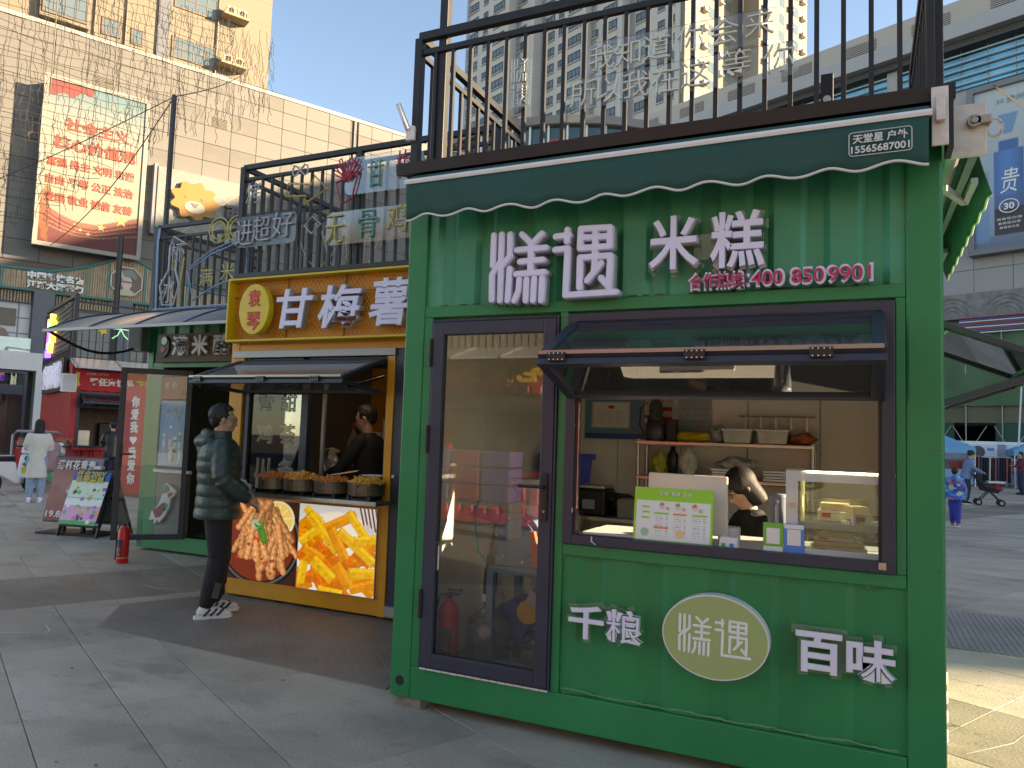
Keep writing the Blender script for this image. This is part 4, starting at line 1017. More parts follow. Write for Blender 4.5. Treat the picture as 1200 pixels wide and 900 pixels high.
def person(label, loc, face, h=1.72, top='jacket', colours=None, arms=None, legs=None, hair='short', group=None, vox=.012, lean=0., headyaw=0., headpitch=0., glasses=False, puffy=0., coat_len=None, lower=True, bulk=1., bag=None, skirtm=None):
    """local frame: forward +X, left +Y"""
    s = h / 1.74; c = colours
    t = thing('person', label, 'person', loc, face, group)
    HZ = 1.60
    hip = {1: Vector((0, .085, .90)), -1: Vector((0, -.085, .90))}
    lg = legs or {1: ((.02, .095, .49), (-.02, .10, .085)), -1: ((.02, -.095, .49), (-.02, -.10, .085))}
    ar = arms or {1: ((-.03, .25, 1.14), (.04, .26, .90)), -1: ((-.03, -.25, 1.14), (.04, -.26, .90))}
    L_ = lambda z: lean * max(0, z - .9)
    q = lambda p: tuple(Vector((p[0] + L_(p[2]), p[1], p[2])) * s)
    # -------- body (one continuous skin surface)
    b = MB()
    hc = Vector((.02 + L_(HZ), 0, HZ)) * s
    R = head_mesh(b, hc, s * 1.0, headyaw, headpitch)
    limb(b, [(q((0, 0, 1.38)), .058 * s), (q((.006, 0, 1.46)), .055 * s), (tuple(hc + Vector((-.01, 0, -.06)) * s), .056 * s)])
    T = [((0, 0, .86), .105, .15), ((0, 0, .97), .10, .145), ((0, 0, 1.10), .095, .135), ((.005, 0, 1.25), .11, .155), ((0, 0, 1.36), .10, .165), ((0, 0, 1.43), .06, .10)]
    oval_loft(b, [(q(c_), rx * s * bulk, ry * s * bulk) for c_, rx, ry in T])
    for sd_ in (1, -1):
        k, a = lg[sd_]; e, w_ = ar[sd_]
        limb(b, [(tuple(hip[sd_] * s), .085 * s), (q(k), .05 * s), (q((k[0] * .5 + a[0] * .5 - .015, (k[1] + a[1]) / 2, (k[2] + a[2]) / 2 + .05)), .048 * s), (q(a), .034 * s)])
        limb(b, [(q((0, sd_ * .17, 1.385)), .048 * s), (q((e[0] * .5, (sd_ * .17 + e[1]) / 2, (1.385 + e[2]) / 2)), .044 * s), (q(e), .036 * s), (q(w_), .025 * s)])
        ev, wv = Vector(q(e)), Vector(q(w_)); dd = (wv - ev).normalized()
        hand(b, wv, dd, Vector((0, sd_, .2)) if abs(dd.z) > .6 else Vector((0, 0, 1)), s, .5, -sd_)
        limb(b, [(q((a[0], a[1], .06)), .035 * s), (q((a[0] + .13, a[1] * 1.08, .035)), .030 * s)])
    fuse(b, 'body', SKIN, t, vox * .75)
    # -------- top
    tb_ = MB(); z0 = coat_len if coat_len else .80; pf = puffy
    secs = []
    zz = np.arange(z0, 1.455, .012 if pf else .04)
    for z in zz:
        k = (z - .9) / .55
        rx = np.interp(z, [.40, .75, .82, .95, 1.10, 1.25, 1.36, 1.42, 1.46], [.175, .15, .142, .134, .128, .138, .128, .10, .072]); ry = np.interp(z, [.40, .75, .82, .95, 1.10, 1.25, 1.36, 1.42, 1.46], [.21, .185, .18, .172, .165, .185, .19, .155, .085])
        f = 1.0
        if pf: f = 1.10 + pf * (abs(math.sin((z - .79) / .095 * PI)) ** .45 - .75)
        secs.append((q((.0, 0, z)), rx * s * bulk * f, ry * s * bulk * f))
    oval_loft(tb_, secs, 24)
    for sd_ in (1, -1):
        e, w_ = ar[sd_]; sh_ = Vector((0, sd_ * .165, 1.385)); ev, wv = Vector(e), Vector(w_); ch = []
        nseg = 22 if pf else 5
        L1, L2 = (ev - sh_).length, (wv - ev).length; tot = L1 + L2
        for i in range(nseg + 1):
            d = tot * i / nseg * .97; p = sh_ + (ev - sh_) * (d / L1) if d < L1 else ev + (wv - ev) * ((d - L1) / L2)
            r = np.interp(d / tot, [0, .1, .5, .9, 1], [.072, .070, .060, .048, .042])
            if pf: r *= 1.18 + pf * 1.2 * (abs(math.sin(d / .085 * PI)) ** .5 - .7)
            ch.append((q(p), float(r) * s))
        limb(tb_, ch, 14)
    if puffy:   # hood and collar
        limb(tb_, [(q((-.10, -.10, 1.43)), .05 * s), (q((-.145, 0, 1.42)), .062 * s), (q((-.10, .10, 1.43)), .05 * s)], 12)
        limb(tb_, [(q((-.09, -.07, 1.47)), .042 * s), (q((-.11, 0, 1.49)), .045 * s), (q((-.09, .07, 1.47)), .042 * s)], 12)
        limb(tb_, [(q((-.14, -.03, 1.36)), .04 * s), (q((-.14, .03, 1.36)), .04 * s)], 12)
        oval_loft(tb_, [(q((.0, 0, z)), .092 * s, .095 * s) for z in (1.42, 1.46, 1.50, 1.515)], 18)
    else:
        oval_loft(tb_, [(q((.0, 0, z)), .078 * s, .084 * s) for z in (1.40, 1.44, 1.475)], 16)
    o = fuse(tb_, 'jacket' if not coat_len else 'coat', c['top'], t, vox, 2)
    if lower:
        tr_ = MB()
        for sd_ in (1, -1):
            k, a = lg[sd_]
            limb(tr_, [(tuple(hip[sd_] * s + Vector((0, 0, .02))), .112 * s), (q(((k[0]) * .5, (k[1] + hip[sd_].y) / 2, .68)), .102 * s), (q(k), .090 * s), (q(((k[0] + a[0]) / 2, (k[1] + a[1]) / 2, .29)), .083 * s), (q((a[0], a[1], a[2] + .045)), .060 * s)], 14)
        oval_loft(tr_, [(q((0, 0, .84)), .12 * s, .165 * s), (q((0, 0, .92)), .12 * s, .165 * s), (q((0, 0, .99)), .112 * s, .15 * s)])
        rw = np.random.default_rng(int(h * 100))
        for sd_ in (1, -1):
            k, a = lg[sd_]
            for z in np.arange(.16, .8, .05):
                f_ = (z - a[2]) / (k[2] - a[2]) if z < k[2] else 1; cx = a[0] + (k[0] - a[0]) * min(1, f_) if z < k[2] else k[0] * (.9 - z) / .41; cy = a[1] + (k[1] - a[1]) * min(1, f_) if z < k[2] else k[1]
                an = rw.uniform(0, 2 * PI); rr = (.073 if z < .5 else .088)
                limb(tr_, [(q((cx + rr * math.cos(an - .7), cy + rr * math.sin(an - .7), z - .015)), .010 * s), (q((cx + (rr + .004) * math.cos(an), cy + (rr + .004) * math.sin(an), z)), .013 * s), (q((cx + rr * math.cos(an + .7), cy + rr * math.sin(an + .7), z + .025)), .010 * s)], 6)
        fuse(tr_, 'trousers', c['legs'], t, vox)
        for sd_ in (1, -1):
            k, a = lg[sd_]; f = MB(); g = MB(); x, y = a[0], a[1]; z = a[2] - .085
            limb(f, [(q((x - .035, y, z + .058)), .042 * s), (q((x + .05, y, z + .060)), .044 * s), (q((x + .13, y + sd_ * .008, z + .040)), .038 * s), (q((x + .165, y + sd_ * .01, z + .036)), .033 * s)], 12)
            limb(f, [(q((x - .02, y, z + .07)), .042 * s), (q((x, y, z + .115)), .042 * s)], 12)
            so = fuse(f, 'shoe', c['shoe'], t, vox * .7, 2)
            sole = [(x - .085, -.034), (x - .03, -.042), (x + .06, -.038), (x + .13, -.046), (x + .185, -.036), (x + .207, 0), (x + .185, .036), (x + .13, .046), (x + .06, .038), (x - .03, .042), (x - .085, .034), (x - .095, 0)]
            g.prism([((px) * s, (y + py) * s) for px, py in sole], (z + .001) * s, (z + .032) * s, 'z'); g.build('sole', c['sole'], so, bevel=.006)
            if c.get('stripe'):
                for kx in (.0, .05, .10): MB().beam(q((x + kx - .02, y - .047, z + .035)), q((x + kx + .03, y - .038, z + .085)), .012, .016).beam(q((x + kx - .02, y + .047, z + .035)), q((x + kx + .03, y + .038, z + .085)), .012, .016).build('shoe_stripe', c['stripe'], so)
    # -------- hair
    hm = MB(); M = lambda p: tuple(hc + R @ (Vector(p) * s))
    if hair == 'short':
        secs = []
        t_ = MB(); ball(t_, (-.018, 0, .046), .100, .083, .096, 18, 12)
        ball(t_, (-.052, 0, .0), .058, .070, .066, 16, 8)
        vs = []
        for v in t_.v:
            x, y, z = v
            if x > .03 and z < .085: x = .03 - (.085 - z) * .45
            if x > .07: x = .07 + (x - .07) * .6
            if x > -.035 and z < .03 and abs(y) > .06: y = math.copysign(.06 + (abs(y) - .06) * .25, y)
            vs.append(M((x, y, z)))
        hm.add(vs, t_.f)
        rr_ = np.random.default_rng(int(h * 1000))
        for k_ in range(150):
            d_ = Vector((rr_.normal() - .25, rr_.normal(), rr_.normal() + .55)).normalized(); c_ = Vector((d_.x * .098 - .018, d_.y * .081, d_.z * .094 + .046))
            if c_.z < .0 and c_.x > -.06: continue
            if c_.x > .045 and c_.z < .10: continue
            tg = Vector((rr_.normal() * .5 + .2, rr_.normal() * .5, -.3 + rr_.normal() * .3)); tg = (tg - d_ * tg.dot(d_)).normalized() * .022
            limb(hm, [(M(c_ - tg), .007), (M(c_ + d_ * .004), .0095), (M(c_ + tg), .005)], 5)
    elif hair in ('bob', 'long', 'bun'):
        t_ = MB(); ball(t_, (-.02, 0, .045), .106, .094, .104, 18, 12)
        zb = {'bob': -.13, 'long': -.17, 'bun': -.02}[hair]
        oval_loft(t_, [((-.05, 0, zb), .062, .098), ((-.045, 0, zb + .04), .075, .100), ((-.035, 0, 0), .08, .096), ((-.03, 0, .05), .085, .092)], 18)
        if hair == 'bun': ball(t_, (-.09, 0, .10), .045, .045, .045)
        hm.add([M(v) for v in t_.v], t_.f)
    if hair: fuse(hm, 'hair', HAIR, t, vox * .7, 2)
    EW, EB = mat('eye_white', (.6, .58, .55), .3), mat('iris_dark', (.02, .012, .01), .2)
    if vox < .013:
        for sd_ in (-1, 1):
            e = MB(); e.lathe([(.002, -.0105), (.009, -.006), (.011, 0), (.009, .006), (.002, .0105)], n=10); o = e.build('eye', EW, t, smooth=True); o.location = M((.074, sd_ * .031, .014)); o.scale = (s, s, s)
            e = MB().cyl(M((.083, sd_ * .031, .014)), M((.0865, sd_ * .031, .014)), .005 * s, 8).build('iris', EB, o); e.parent = t
            MB().beam(M((.091, sd_ * .018, .040)), M((.084, sd_ * .048, .042)), .006, .006).build('eyebrow', HAIR, t)
    if glasses:
        g = MB(); FRM = mat('glasses_frame', (.02, .02, .02), .3)
        for sd_ in (-1, 1):
            g.tube([M((.104 - .004 * abs(math.cos(a)), sd_ * .032 + .023 * math.cos(a), .012 + .017 * math.sin(a))) for a in np.linspace(0, 2 * PI, 13)[:-1]], .0018, 5, closed=True)
            g.tube([M((.098, sd_ * .056, .018)), M((.04, sd_ * .078, .020)), M((-.012, sd_ * .086, .018))], .002, 5)
        g.tube([M((.104, -.01, .016)), M((.108, 0, .018)), M((.104, .01, .016))], .0018, 5)
        g.build('glasses', FRM, t)
    return t, q, s
PUF = mat('teal_grey_nylon', (.030, .050, .042), .42, noise=(6, .2), bump=(26, .35))
BLKC = mat('black_cloth', (.012, .012, .014), .8, noise=(10, .25), bump=(30, .3))
NVYC = mat('navy_cloth', (.02, .025, .05), .8)
man, q, s_ = person('man in glasses and dark quilted hooded jacket waiting at the yellow kiosk', (-2.43, .98, 0), math.radians(52), 1.76,
    colours=dict(top=PUF, legs=BLKC, shoe=mat('trainer_white', (.66, .65, .62), .5), sole=mat('trainer_sole', (.72, .70, .67), .5), stripe=mat('trainer_navy', (.03, .04, .08), .5)),
    arms={1: ((.03, .27, 1.14), (.24, .20, 1.00)), -1: ((-.01, -.27, 1.13), (.20, -.22, .97))},
    legs={1: ((.05, .10, .49), (.03, .12, .085)), -1: ((.03, -.09, .49), (-.05, -.10, .085))}, glasses=True, puffy=.10, vox=.010, headpitch=.04, lean=-.02, bulk=1.16)
MB().lathe([(.014, 0), (.016, .002)], n=14).build('jacket_badge', mat('badge_grey', (.3, .33, .33), .4), man).matrix_local = Matrix.Translation(q((-.01, -.268, 1.28))) @ Matrix.Rotation(PI / 2, 4, 'X')
MB().beam(q((.02, -.16, .30)), q((.0, -.165, .18)), .05, .09).build('trouser_patch', mat('patch_grey', (.05, .05, .05), .6), man)
# vendor inside the yellow kiosk, facing left (towards -X), bagging food
ven, q, s_ = person('vendor in a black jacket filling a clear bag behind the yellow kiosk counter', (-1.74, 2.18, .10), math.radians(187), 1.72,
    colours=dict(top=BLKC, legs=BLKC, shoe=BLKC, sole=BLKC), arms={1: ((.18, .26, 1.12), (.40, .12, 1.06)), -1: ((.14, -.25, 1.16), (.38, -.10, 1.27))}, hair='short', vox=.0125, lean=.10, headpitch=.30, headyaw=.25)
o = sack('food_bag', 'clear bag with fried snacks held by the vendor', 'bag', -2.17, 2.12, 1.10, .16, .13, .26, PLA, 11)
o = sack('snack_portion', 'orange fried snack portion inside the held bag', 'food', -2.17, 2.12, 1.125, .12, .10, .07, mat('fried_orange', (.48, .20, .04), .6, noise=(30, .4)), 12)
# far left: woman in white coat, man in black at red kiosk
WC = mat('cream_wool', (.62, .60, .54), .8, noise=(8, .08)); JEAN = mat('pale_denim', (.24, .33, .47), .8, noise=(20, .15))
person('woman with long black hair and cream coat walking by the red kiosk', (-12.2, 5.76, 0), math.radians(140), 1.62, colours=dict(top=WC, legs=JEAN, shoe=WHT, sole=WHT),
       arms={1: ((.02, .24, 1.12), (.22, .10, 1.10)), -1: ((.02, -.25, 1.12), (.2, -.10, 1.08))}, hair='long', coat_len=.50, vox=.020, bulk=.98)
person('man in a black leather jacket ordering at the red kiosk window', (-13.75, 8.55, 0), math.radians(152), 1.66, colours=dict(top=mat('black_leather', (.015, .015, .016), .35), legs=NVYC, shoe=BLKC, sole=BLKC),
       arms={1: ((.05, .25, 1.14), (.26, .16, 1.12)), -1: ((.05, -.25, 1.14), (.26, -.14, 1.12))}, hair='short', vox=.020, lean=.08)
# right side: child, adult with stroller, woman in maroon
def camo(name):
    m = mat(name, (.02, .12, .5), .6); n, l = m.node_tree.nodes, m.node_tree.links
    t = n.new('ShaderNodeTexVoronoi'); t.inputs['Scale'].default_value = 13; tc = n.new('ShaderNodeTexCoord'); l.new(tc.outputs['Object'], t.inputs[0])
    r = n.new('ShaderNodeValToRGB'); r.color_ramp.interpolation = 'CONSTANT'; e = r.color_ramp.elements
    e[0].color = (.02, .10, .45, 1); e[1].position = .42; e[1].color = (.03, .25, .5, 1)
    for p, c in ((.6, (.02, .06, .3, 1)), (.72, (.45, .42, .35, 1)), (.84, (.5, .12, .06, 1)), (.9, (.03, .3, .35, 1))): x = e.new(p); x.color = c
    l.new(t.outputs['Color'], r.inputs[0]); l.new(r.outputs[0], n['Principled BSDF'].inputs['Base Color']); return m
person('small child in a blue patterned padded jacket walking away, right of the near kiosk', (4.22, 14.6, 0), math.radians(80), 1.25, colours=dict(top=camo('blue_pattern'), legs=mat('royal_blue_cloth', (.02, .04, .28), .8), shoe=mat('red_shoe', (.4, .12, .08), .6), sole=WHT),
       hair='short', vox=.02, puffy=.05, bulk=1.25, legs={1: ((.06, .07, .49), (.10, .08, .10)), -1: ((-.03, -.07, .49), (-.12, -.08, .12))})
person('adult in a blue-grey sweater bending over a pushchair in the far plaza', (5.35, 23.3, 0), math.radians(10), 1.66, colours=dict(top=mat('blue_grey_knit', (.14, .22, .38), .9), legs=NVYC, shoe=BLKC, sole=WHT),
       arms={1: ((.10, .25, 1.16), (.38, .2, 1.05)), -1: ((.10, -.25, 1.16), (.38, -.2, 1.05))}, hair='bun', vox=.028, lean=.22, bulk=1.15)
person('person in a maroon jacket standing at the far right edge', (8.15, 31.9, 0), math.radians(185), 1.70, colours=dict(top=mat('maroon_cloth', (.13, .02, .035), .8), legs=NVYC, shoe=BLKC, sole=BLKC),
       arms={1: ((.06, .25, 1.14), (.26, .18, 1.16)), -1: ((.06, -.25, 1.14), (.26, -.18, 1.16))}, hair='short', vox=.03)
# seller of the green kiosk: head bowed behind the till
person('seller with dark hair bowed behind the till screen inside the near kiosk', (2.0, 1.16, -.20), math.radians(215), 1.62, colours=dict(top=BLKC, legs=BLKC, shoe=BLKC, sole=BLKC), hair='bob', vox=.0125, lean=.35, headpitch=.6, glasses=True,
       arms={1: ((.2, .25, 1.14), (.42, .2, 1.15)), -1: ((.2, -.25, 1.14), (.42, -.2, 1.15))})
# pushchair
pc = thing('pushchair', 'dark three-wheeled pushchair with a pale tray and red blanket in the far plaza', 'pushchair', (6.0, 23.3, 0))
for x, y in ((-.35, -.22), (-.35, .22), (.25, -.2), (.25, .2)):
    w = MB().cyl((x, y - .02, .1), (x, y + .02, .1), .1, 14).build('wheel', RUB, pc); MB().cyl((x, y - .025, .1), (x, y + .025, .1), .05, 10).build('hub', GALV, w)
fr = MB()
for y in (-.2, .2): fr.beam((-.55, y, 1.0), (.25, y, .12), .03).beam((-.35, y, .12), (.1, y, .62), .03)
fr.beam((-.55, -.2, 1.0), (-.55, .2, 1.0), .03); fr.build('frame', BLK, pc)
MB().prism([(-.28, .45), (.18, .38), (.22, .50), (-.12, .56), (-.34, .95), (-.42, .9)], -.18, .18).build('seat', BLKC, pc, bevel=.02)
MB().box(-.1, -.2, .68, .35, .2, .74).build('tray', mat('pale_tray', (.6, .6, .58), .5), pc, bevel=.02)
o = sack('blanket', 'red blanket lying on the pushchair seat', 'blanket', 6.12, 23.3, .42, .4, .34, .22, mat('red_blanket', (.3, .04, .04), .9), 5)
# ================================================================= YELLOW SNACK KIOSK
yk = thing('container_kiosk', 'orange-yellow snack kiosk with a mesh sign box and two food photo panels', 'kiosk', (-3.01, 1.6, 0))
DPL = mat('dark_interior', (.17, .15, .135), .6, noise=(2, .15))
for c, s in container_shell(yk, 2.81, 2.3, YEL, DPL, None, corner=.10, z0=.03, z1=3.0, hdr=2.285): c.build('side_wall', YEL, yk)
MB().box(.10, .004, .03, 2.68, .11, .185).build('base_beam', YEL, yk, bevel=.006)
MB().box(.10, .02, 2.35, 2.68, .06, 2.90).build('head_panel', YEL, yk)
MB().box(.04, -.02, 2.225, 1.88, .02, 2.29).build('flap_head_strip', GALV, yk, bevel=.003)
MB().box(1.80, -.01, .03, 1.875, .10, 2.22).build('jamb_post', YEL, yk, bevel=.005)
MB().box(.10, -.005, .185, .17, .08, 2.25).build('jamb_post', YEL, yk, bevel=.005)
MB().box(.17, .01, .185, 1.80, .05, .985).build('counter_panel', YEL, yk)
MB().box(.17, .02, 1.0, .235, .08, 2.22).box(1.775, .02, 1.0, 1.80, .08, 2.22).box(.85, .03, 1.0, .93, .09, 2.22).box(.235, .03, 2.12, 1.775, .09, 2.22).build('window_frame', ANT, yk, bevel=.003)
MB().cyl((.95, .35, 2.20), (1.72, .35, 2.20), .012, 8).build('tube_lamp', mat('tube_light', (1, .92, .8), .5, emit=6), yk); MB().box(.93, .33, 2.205, 1.74, .37, 2.23).build('lamp_batten', WHT, yk)
MB().box(1.02, .12, 1.0, 1.045, .15, 2.2).build('light_rail', GALV, yk)
MB().box(.235, .05, 1.02, .85, .055, 2.12).build('glass_pane', glass('sash_glass', (.93, .95, .94), .0), yk)
MB().box(-.0, -.28, .965, 1.93, .06, 1.0).build('counter_shelf', STL, yk, bevel=.004)
MB().box(1.875, .002, .10, 2.60, .04, 2.285).build('side_door', ANT, yk, bevel=.004)
MB().box(1.95, -.012, .20, 2.52, .0, 2.2).build('door_panel', mat('dark_door', (.03, .033, .045), .35), yk, bevel=.004)
MB().box(1.878, -.03, .05, 1.99, .02, .13).build('door_step', GALV, yk); MB().cyl((1.91, -.01, 1.2), (1.91, -.025, 1.2), .012, 10).build('door_lock', WHT, yk)
MB().cyl((.07, -.002, .12), (.07, .012, .12), .026, 14).build('corner_hole', BLK, yk)
MB().box(.095, .02, .03, .13, .09, 1.0).build('edge_angle', YELB, yk)
# sign box with expanded metal
MB().ring(.035, 2.365, 2.66, 2.965, .02, -.13, .01).build('sign_box', YELB, yk, bevel=.003)
MB().box(.055, -.005, 2.386, 2.64, .0, 2.944).build('sign_back', mat('orange_board', (.72, .30, .03), .5, noise=(3, .15)), yk)
ms = MB(); px, pz = .046, .030
x0, x1, z0, z1 = .056, 2.638, 2.388, 2.942
def clipseg(ax, az, bx, bz):
    t0, t1 = 0, 1
    for p, d, lo_, hi_ in ((ax, bx - ax, x0, x1), (az, bz - az, z0, z1)):
        ta, tb2 = (lo_ - p) / d, (hi_ - p) / d
        if ta > tb2: ta, tb2 = tb2, ta
        t0, t1 = max(t0, ta), min(t1, tb2)
    return (t0, t1) if t1 > t0 + .01 else None
slope = pz * 2 / px
for k in range(-20, 80):
    for sgn in (1, -1):
        ax = x0 + k * px if sgn > 0 else x0 + k * px; az = z0 if sgn > 0 else z1; bx = ax + (z1 - z0) / slope; bz = z1 if sgn > 0 else z0
        c = clipseg(ax, az, bx, bz)
        if c:
            P = lambda t: (ax + (bx - ax) * t, -.045 - .001 * sgn, az + (bz - az) * t)
            ms.beam(P(c[0]), P(c[1]), .005, .003, upv=(0, 1, 0))
tag(ms.build('expanded_mesh', mat('mesh_orange', (.72, .34, .04), .5), yk, fixn=False), kind='stuff')
for x in (.70, 1.35, 2.0): MB().box(x, -.06, 2.386, x + .008, -.05, 2.944).build('mesh_bar', mat('brown_bar', (.22, .10, .02), .6), yk)
MB().box(.056, -.062, 2.79, 2.638, -.052, 2.797).build('mesh_bar', mat('brown_bar', (.22, .10, .02), .6), yk)
sg = thing('oval_sign', 'yellow oval sign with two red characters on the mesh sign box', 'sign', (-2.60, 1.46, 2.655))
MB().prism(el(.180, .235), -.03, .04).build('oval', mat('oval_yellow', (.72, .50, .02), .4, noise=(4, .08)), sg, bevel=.008)
text('character', '袁', .15, .16, (.005, -.034, .10), REDL, sg, ext=.003, off=.02); text('character', '琴', .16, .17, (.005, -.034, -.11), REDL, sg, ext=.003, off=.02)
sg = thing('shop_sign', 'white raised brush characters 甘梅薯 on the mesh sign box', 'sign', (-3.01, 1.6, 0))
for ch, xa, xb, za, zb in (('甘', .64, 1.06, 2.47, 2.83), ('梅', 1.12, 1.58, 2.46, 2.84), ('薯', 1.66, 2.08, 2.46, 2.87)):
    o = text('character', ch, xb - xa, zb - za, ((xa + xb) / 2, -.125, (za + zb) / 2), LAV, sg, ext=.008, off=.018, bev=.006, shear=.12)
    text('letter_return', ch, xb - xa, zb - za, (0, .035, 0), mat('letter_side', (.45, .45, .48), .5), o, ext=.028, off=.018, shear=.12)
fold_flap(yk, .13, 1.79, 2.20, 1.92, -.60, 1.985, y_in=-.02, gm=glass('smoky_flap', (.42, .42, .42), .12, .05, .25))
railing('black steel railing on the roof of the yellow kiosk', [((-3.0, 1.62), (-.25, 1.62)), ((-3.0, 1.65), (-3.0, 3.1))], 3.02, 3.99, 4.12, .12,
        [(-3.0, 1.62, 3.0, 4.1, .06), (-3.0, 3.1, 3.0, 4.1, .05), (-1.62, 1.62, 3.0, 4.1, .05), (-.25, 1.62, 3.0, 4.1, .05)])
# food photographs
def chicken(u, v):
    r = np.random.default_rng(5)
    c = np.tile(lin(60, 34, 26), (*u.shape, 1)); a = 1.18
    c = c * (.7 + .6 * vnoise(u, v, 9, 1))[..., None]
    d = np.sqrt(((u - .47) / .62) ** 2 + ((v - .52) / .62) ** 2)
    c = over(c, (d < .93) * 1., lin(28, 24, 26)); c = over(c, ((d < .88) & (d > .84)) * 1., lin(95, 85, 85)); c = over(c, (d < .80) * 1., lin(120, 45, 22))
    # lemon
    dl = np.sqrt((u - .72) ** 2 + (v - .78) ** 2); c = over(c, (dl < .22) * 1., lin(236, 226, 190)); c = over(c, ((dl < .19)) * 1., lin(240, 205, 110)); c = over(c, ((dl < .17) & (np.sin(np.arctan2(v - .78, u - .72) * 10) > .85)) * 1., lin(245, 235, 200))
    for k in range(24):
        x0, z0 = r.uniform(.2, .82), r.uniform(.55, .98); ang = r.uniform(-.5, .35) - (x0 - .5) * .3; L = r.uniform(.25, .5); w = r.uniform(.052, .078)
        base = lin(222, 150, 92) * r.uniform(.75, 1.15)
        for f in range(3 if k % 2 else 1):
            a2 = ang + (f - 1) * .32; x1 = x0 + math.sin(a2) * -L; z1 = z0 - math.cos(a2) * L
            ww = w * (.62 if f != 1 else .8)
            dd, t, sd = capm(u, v, (x0, z0), (x1, z1), ww)
            knob = .12 * np.sin(t * 26 + k); m = (dd < 1 + knob)
            sh = np.clip(1.25 - .75 * (sd * .6 + .35) ** 2 - dd * .35, .35, 1.4) * (1 + .13 * np.sin(t * 40 + k))
            c = np.where(m[..., None], base * sh[..., None] * .95, c); c = over(c, ((dd < .35) & (np.abs(sd + .3) < .15) & (np.sin(t * 30 + f) > 0)) * .6, lin(255, 225, 190))
            c = over(c, ((dd > .93 + knob) & m) * .6, lin(110, 40, 20))
    for k in range(26):
        x, z = r.uniform(.2, .75), r.uniform(.12, .8); c = over(c, (np.hypot(u - x, v - z) < r.uniform(.008, .024)) * .85, lin(150, 22, 18) if k % 3 else lin(200, 60, 20))
    for x0, z0, x1, z1, w in ((.50, .64, .42, .74, .035), (.52, .62, .55, .52, .045), (.46, .66, .52, .70, .03)):
        dd, t, sd = capm(u, v, (x0, z0), (x1, z1), w); c = np.where((dd < 1)[..., None], lin(70, 140, 40) * (1.2 - .6 * dd)[..., None], c)
    c = over(c, ((np.hypot(u - .43, v - .70) < .06) & (vnoise(u, v, 40, 8) > .5)) * .8, lin(170, 195, 170))
    return c
def fries(u, v):
    r = np.random.default_rng(11)
    c = np.tile(lin(212, 222, 232), (*u.shape, 1)) * (.92 + .1 * vnoise(u, v, 4, 3))[..., None]
    d = np.hypot((u - .5) / .66, (v - .42) / .58); c = over(c, (d < .86) * 1., lin(236, 236, 232))
    for k in range(5):   # fork
        dd, t, sd = capm(u, v, (.76 + k * .045, 1.0), (.83 + k * .04, .74), .010); c = over(c, (dd < 1) * 1., lin(110, 55, 50))
    dd, t, sd = capm(u, v, (.84, .76), (1.05, .60), .05); c = over(c, (dd < 1) * .9, lin(205, 205, 215))
    F = [(.05, .40, .45, .62, .05)] + [(r.uniform(.05, .95), r.uniform(.06, .72), 0, 0, 0) for _ in range(34)]
    L_ = []
    for k, f in enumerate(F[1:]):
        a = r.uniform(-1.1, .9); L = r.uniform(.2, .42); L_.append((f[0] - math.cos(a) * L / 2, f[1] - math.sin(a) * L / 2, f[0] + math.cos(a) * L / 2, f[1] + math.sin(a) * L / 2, r.uniform(.045, .062)))
    L_ += [(.10, .93, .30, .80, .045), (.05, .55, .36, .78, .05), (.30, .70, .72, .90, .055), (.62, .93, .88, .62, .05), (.14, .88, .52, .48, .055), (.42, .74, .62, .40, .06), (.52, .72, .95, .40, .055), (.70, .62, .97, .66, .05), (.10, .50, .36, .38, .055), (.08, .10, .12, .36, .05),
           (.22, .38, .48, .18, .068), (.50, .36, .68, .12, .068), (.66, .28, .97, .30, .058), (.30, .06, .60, .04, .05), (.68, .10, .97, .20, .05)]
    for k, (x0, z0, x1, z1, w) in enumerate(L_):
        dx, dz = x1 - x0, z1 - z0; L = math.hypot(dx, dz); ux, uz = dx / L, dz / L
        t = ((u - x0) * ux + (v - z0) * uz) / L; sd = (-(u - x0) * uz + (v - z0) * ux) / w
        m = (t > 0) & (t < 1) & (np.abs(sd) < 1)
        tone = lin(253, 196, 50) if k % 3 else lin(246, 160, 40)
        if k < 34: tone = lin(236, 120, 30) if k % 2 else lin(242, 150, 30)
        sh = np.where(sd > .25, 1.08, .82) * (1 + .14 * (vnoise(u, v, 30, k) - .5) * 2)
        sh = sh * np.where((np.abs(sd) > .9) | (t < .03) | (t > .97), .72, 1)
        c = np.where(m[..., None], np.clip(tone * sh[..., None], 0, .95), c)
        c = over(c, (m & (vnoise(u, v, 55, k + 30) > .86)) * .5, lin(190, 80, 20))
    c = over(c, (v < .03) * .5, lin(200, 210, 220))
    return c
ph = thing('food_photo', 'photo panel of spiced chicken feet in a pan under the yellow kiosk counter', 'poster', (-2.935, 1.575, .183))
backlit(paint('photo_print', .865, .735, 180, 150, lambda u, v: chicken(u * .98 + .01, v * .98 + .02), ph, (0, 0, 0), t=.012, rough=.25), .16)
ph = thing('food_photo', 'printed photo panel of thick yellow chips with a fork under the yellow kiosk counter', 'poster', (-2.06, 1.572, .18))
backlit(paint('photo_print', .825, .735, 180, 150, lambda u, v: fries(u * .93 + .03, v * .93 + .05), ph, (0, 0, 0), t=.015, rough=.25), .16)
MB().ring(-.006, -.006, .831, .741, .006, -.002, .015).build('edge_trim', GALV, ph)
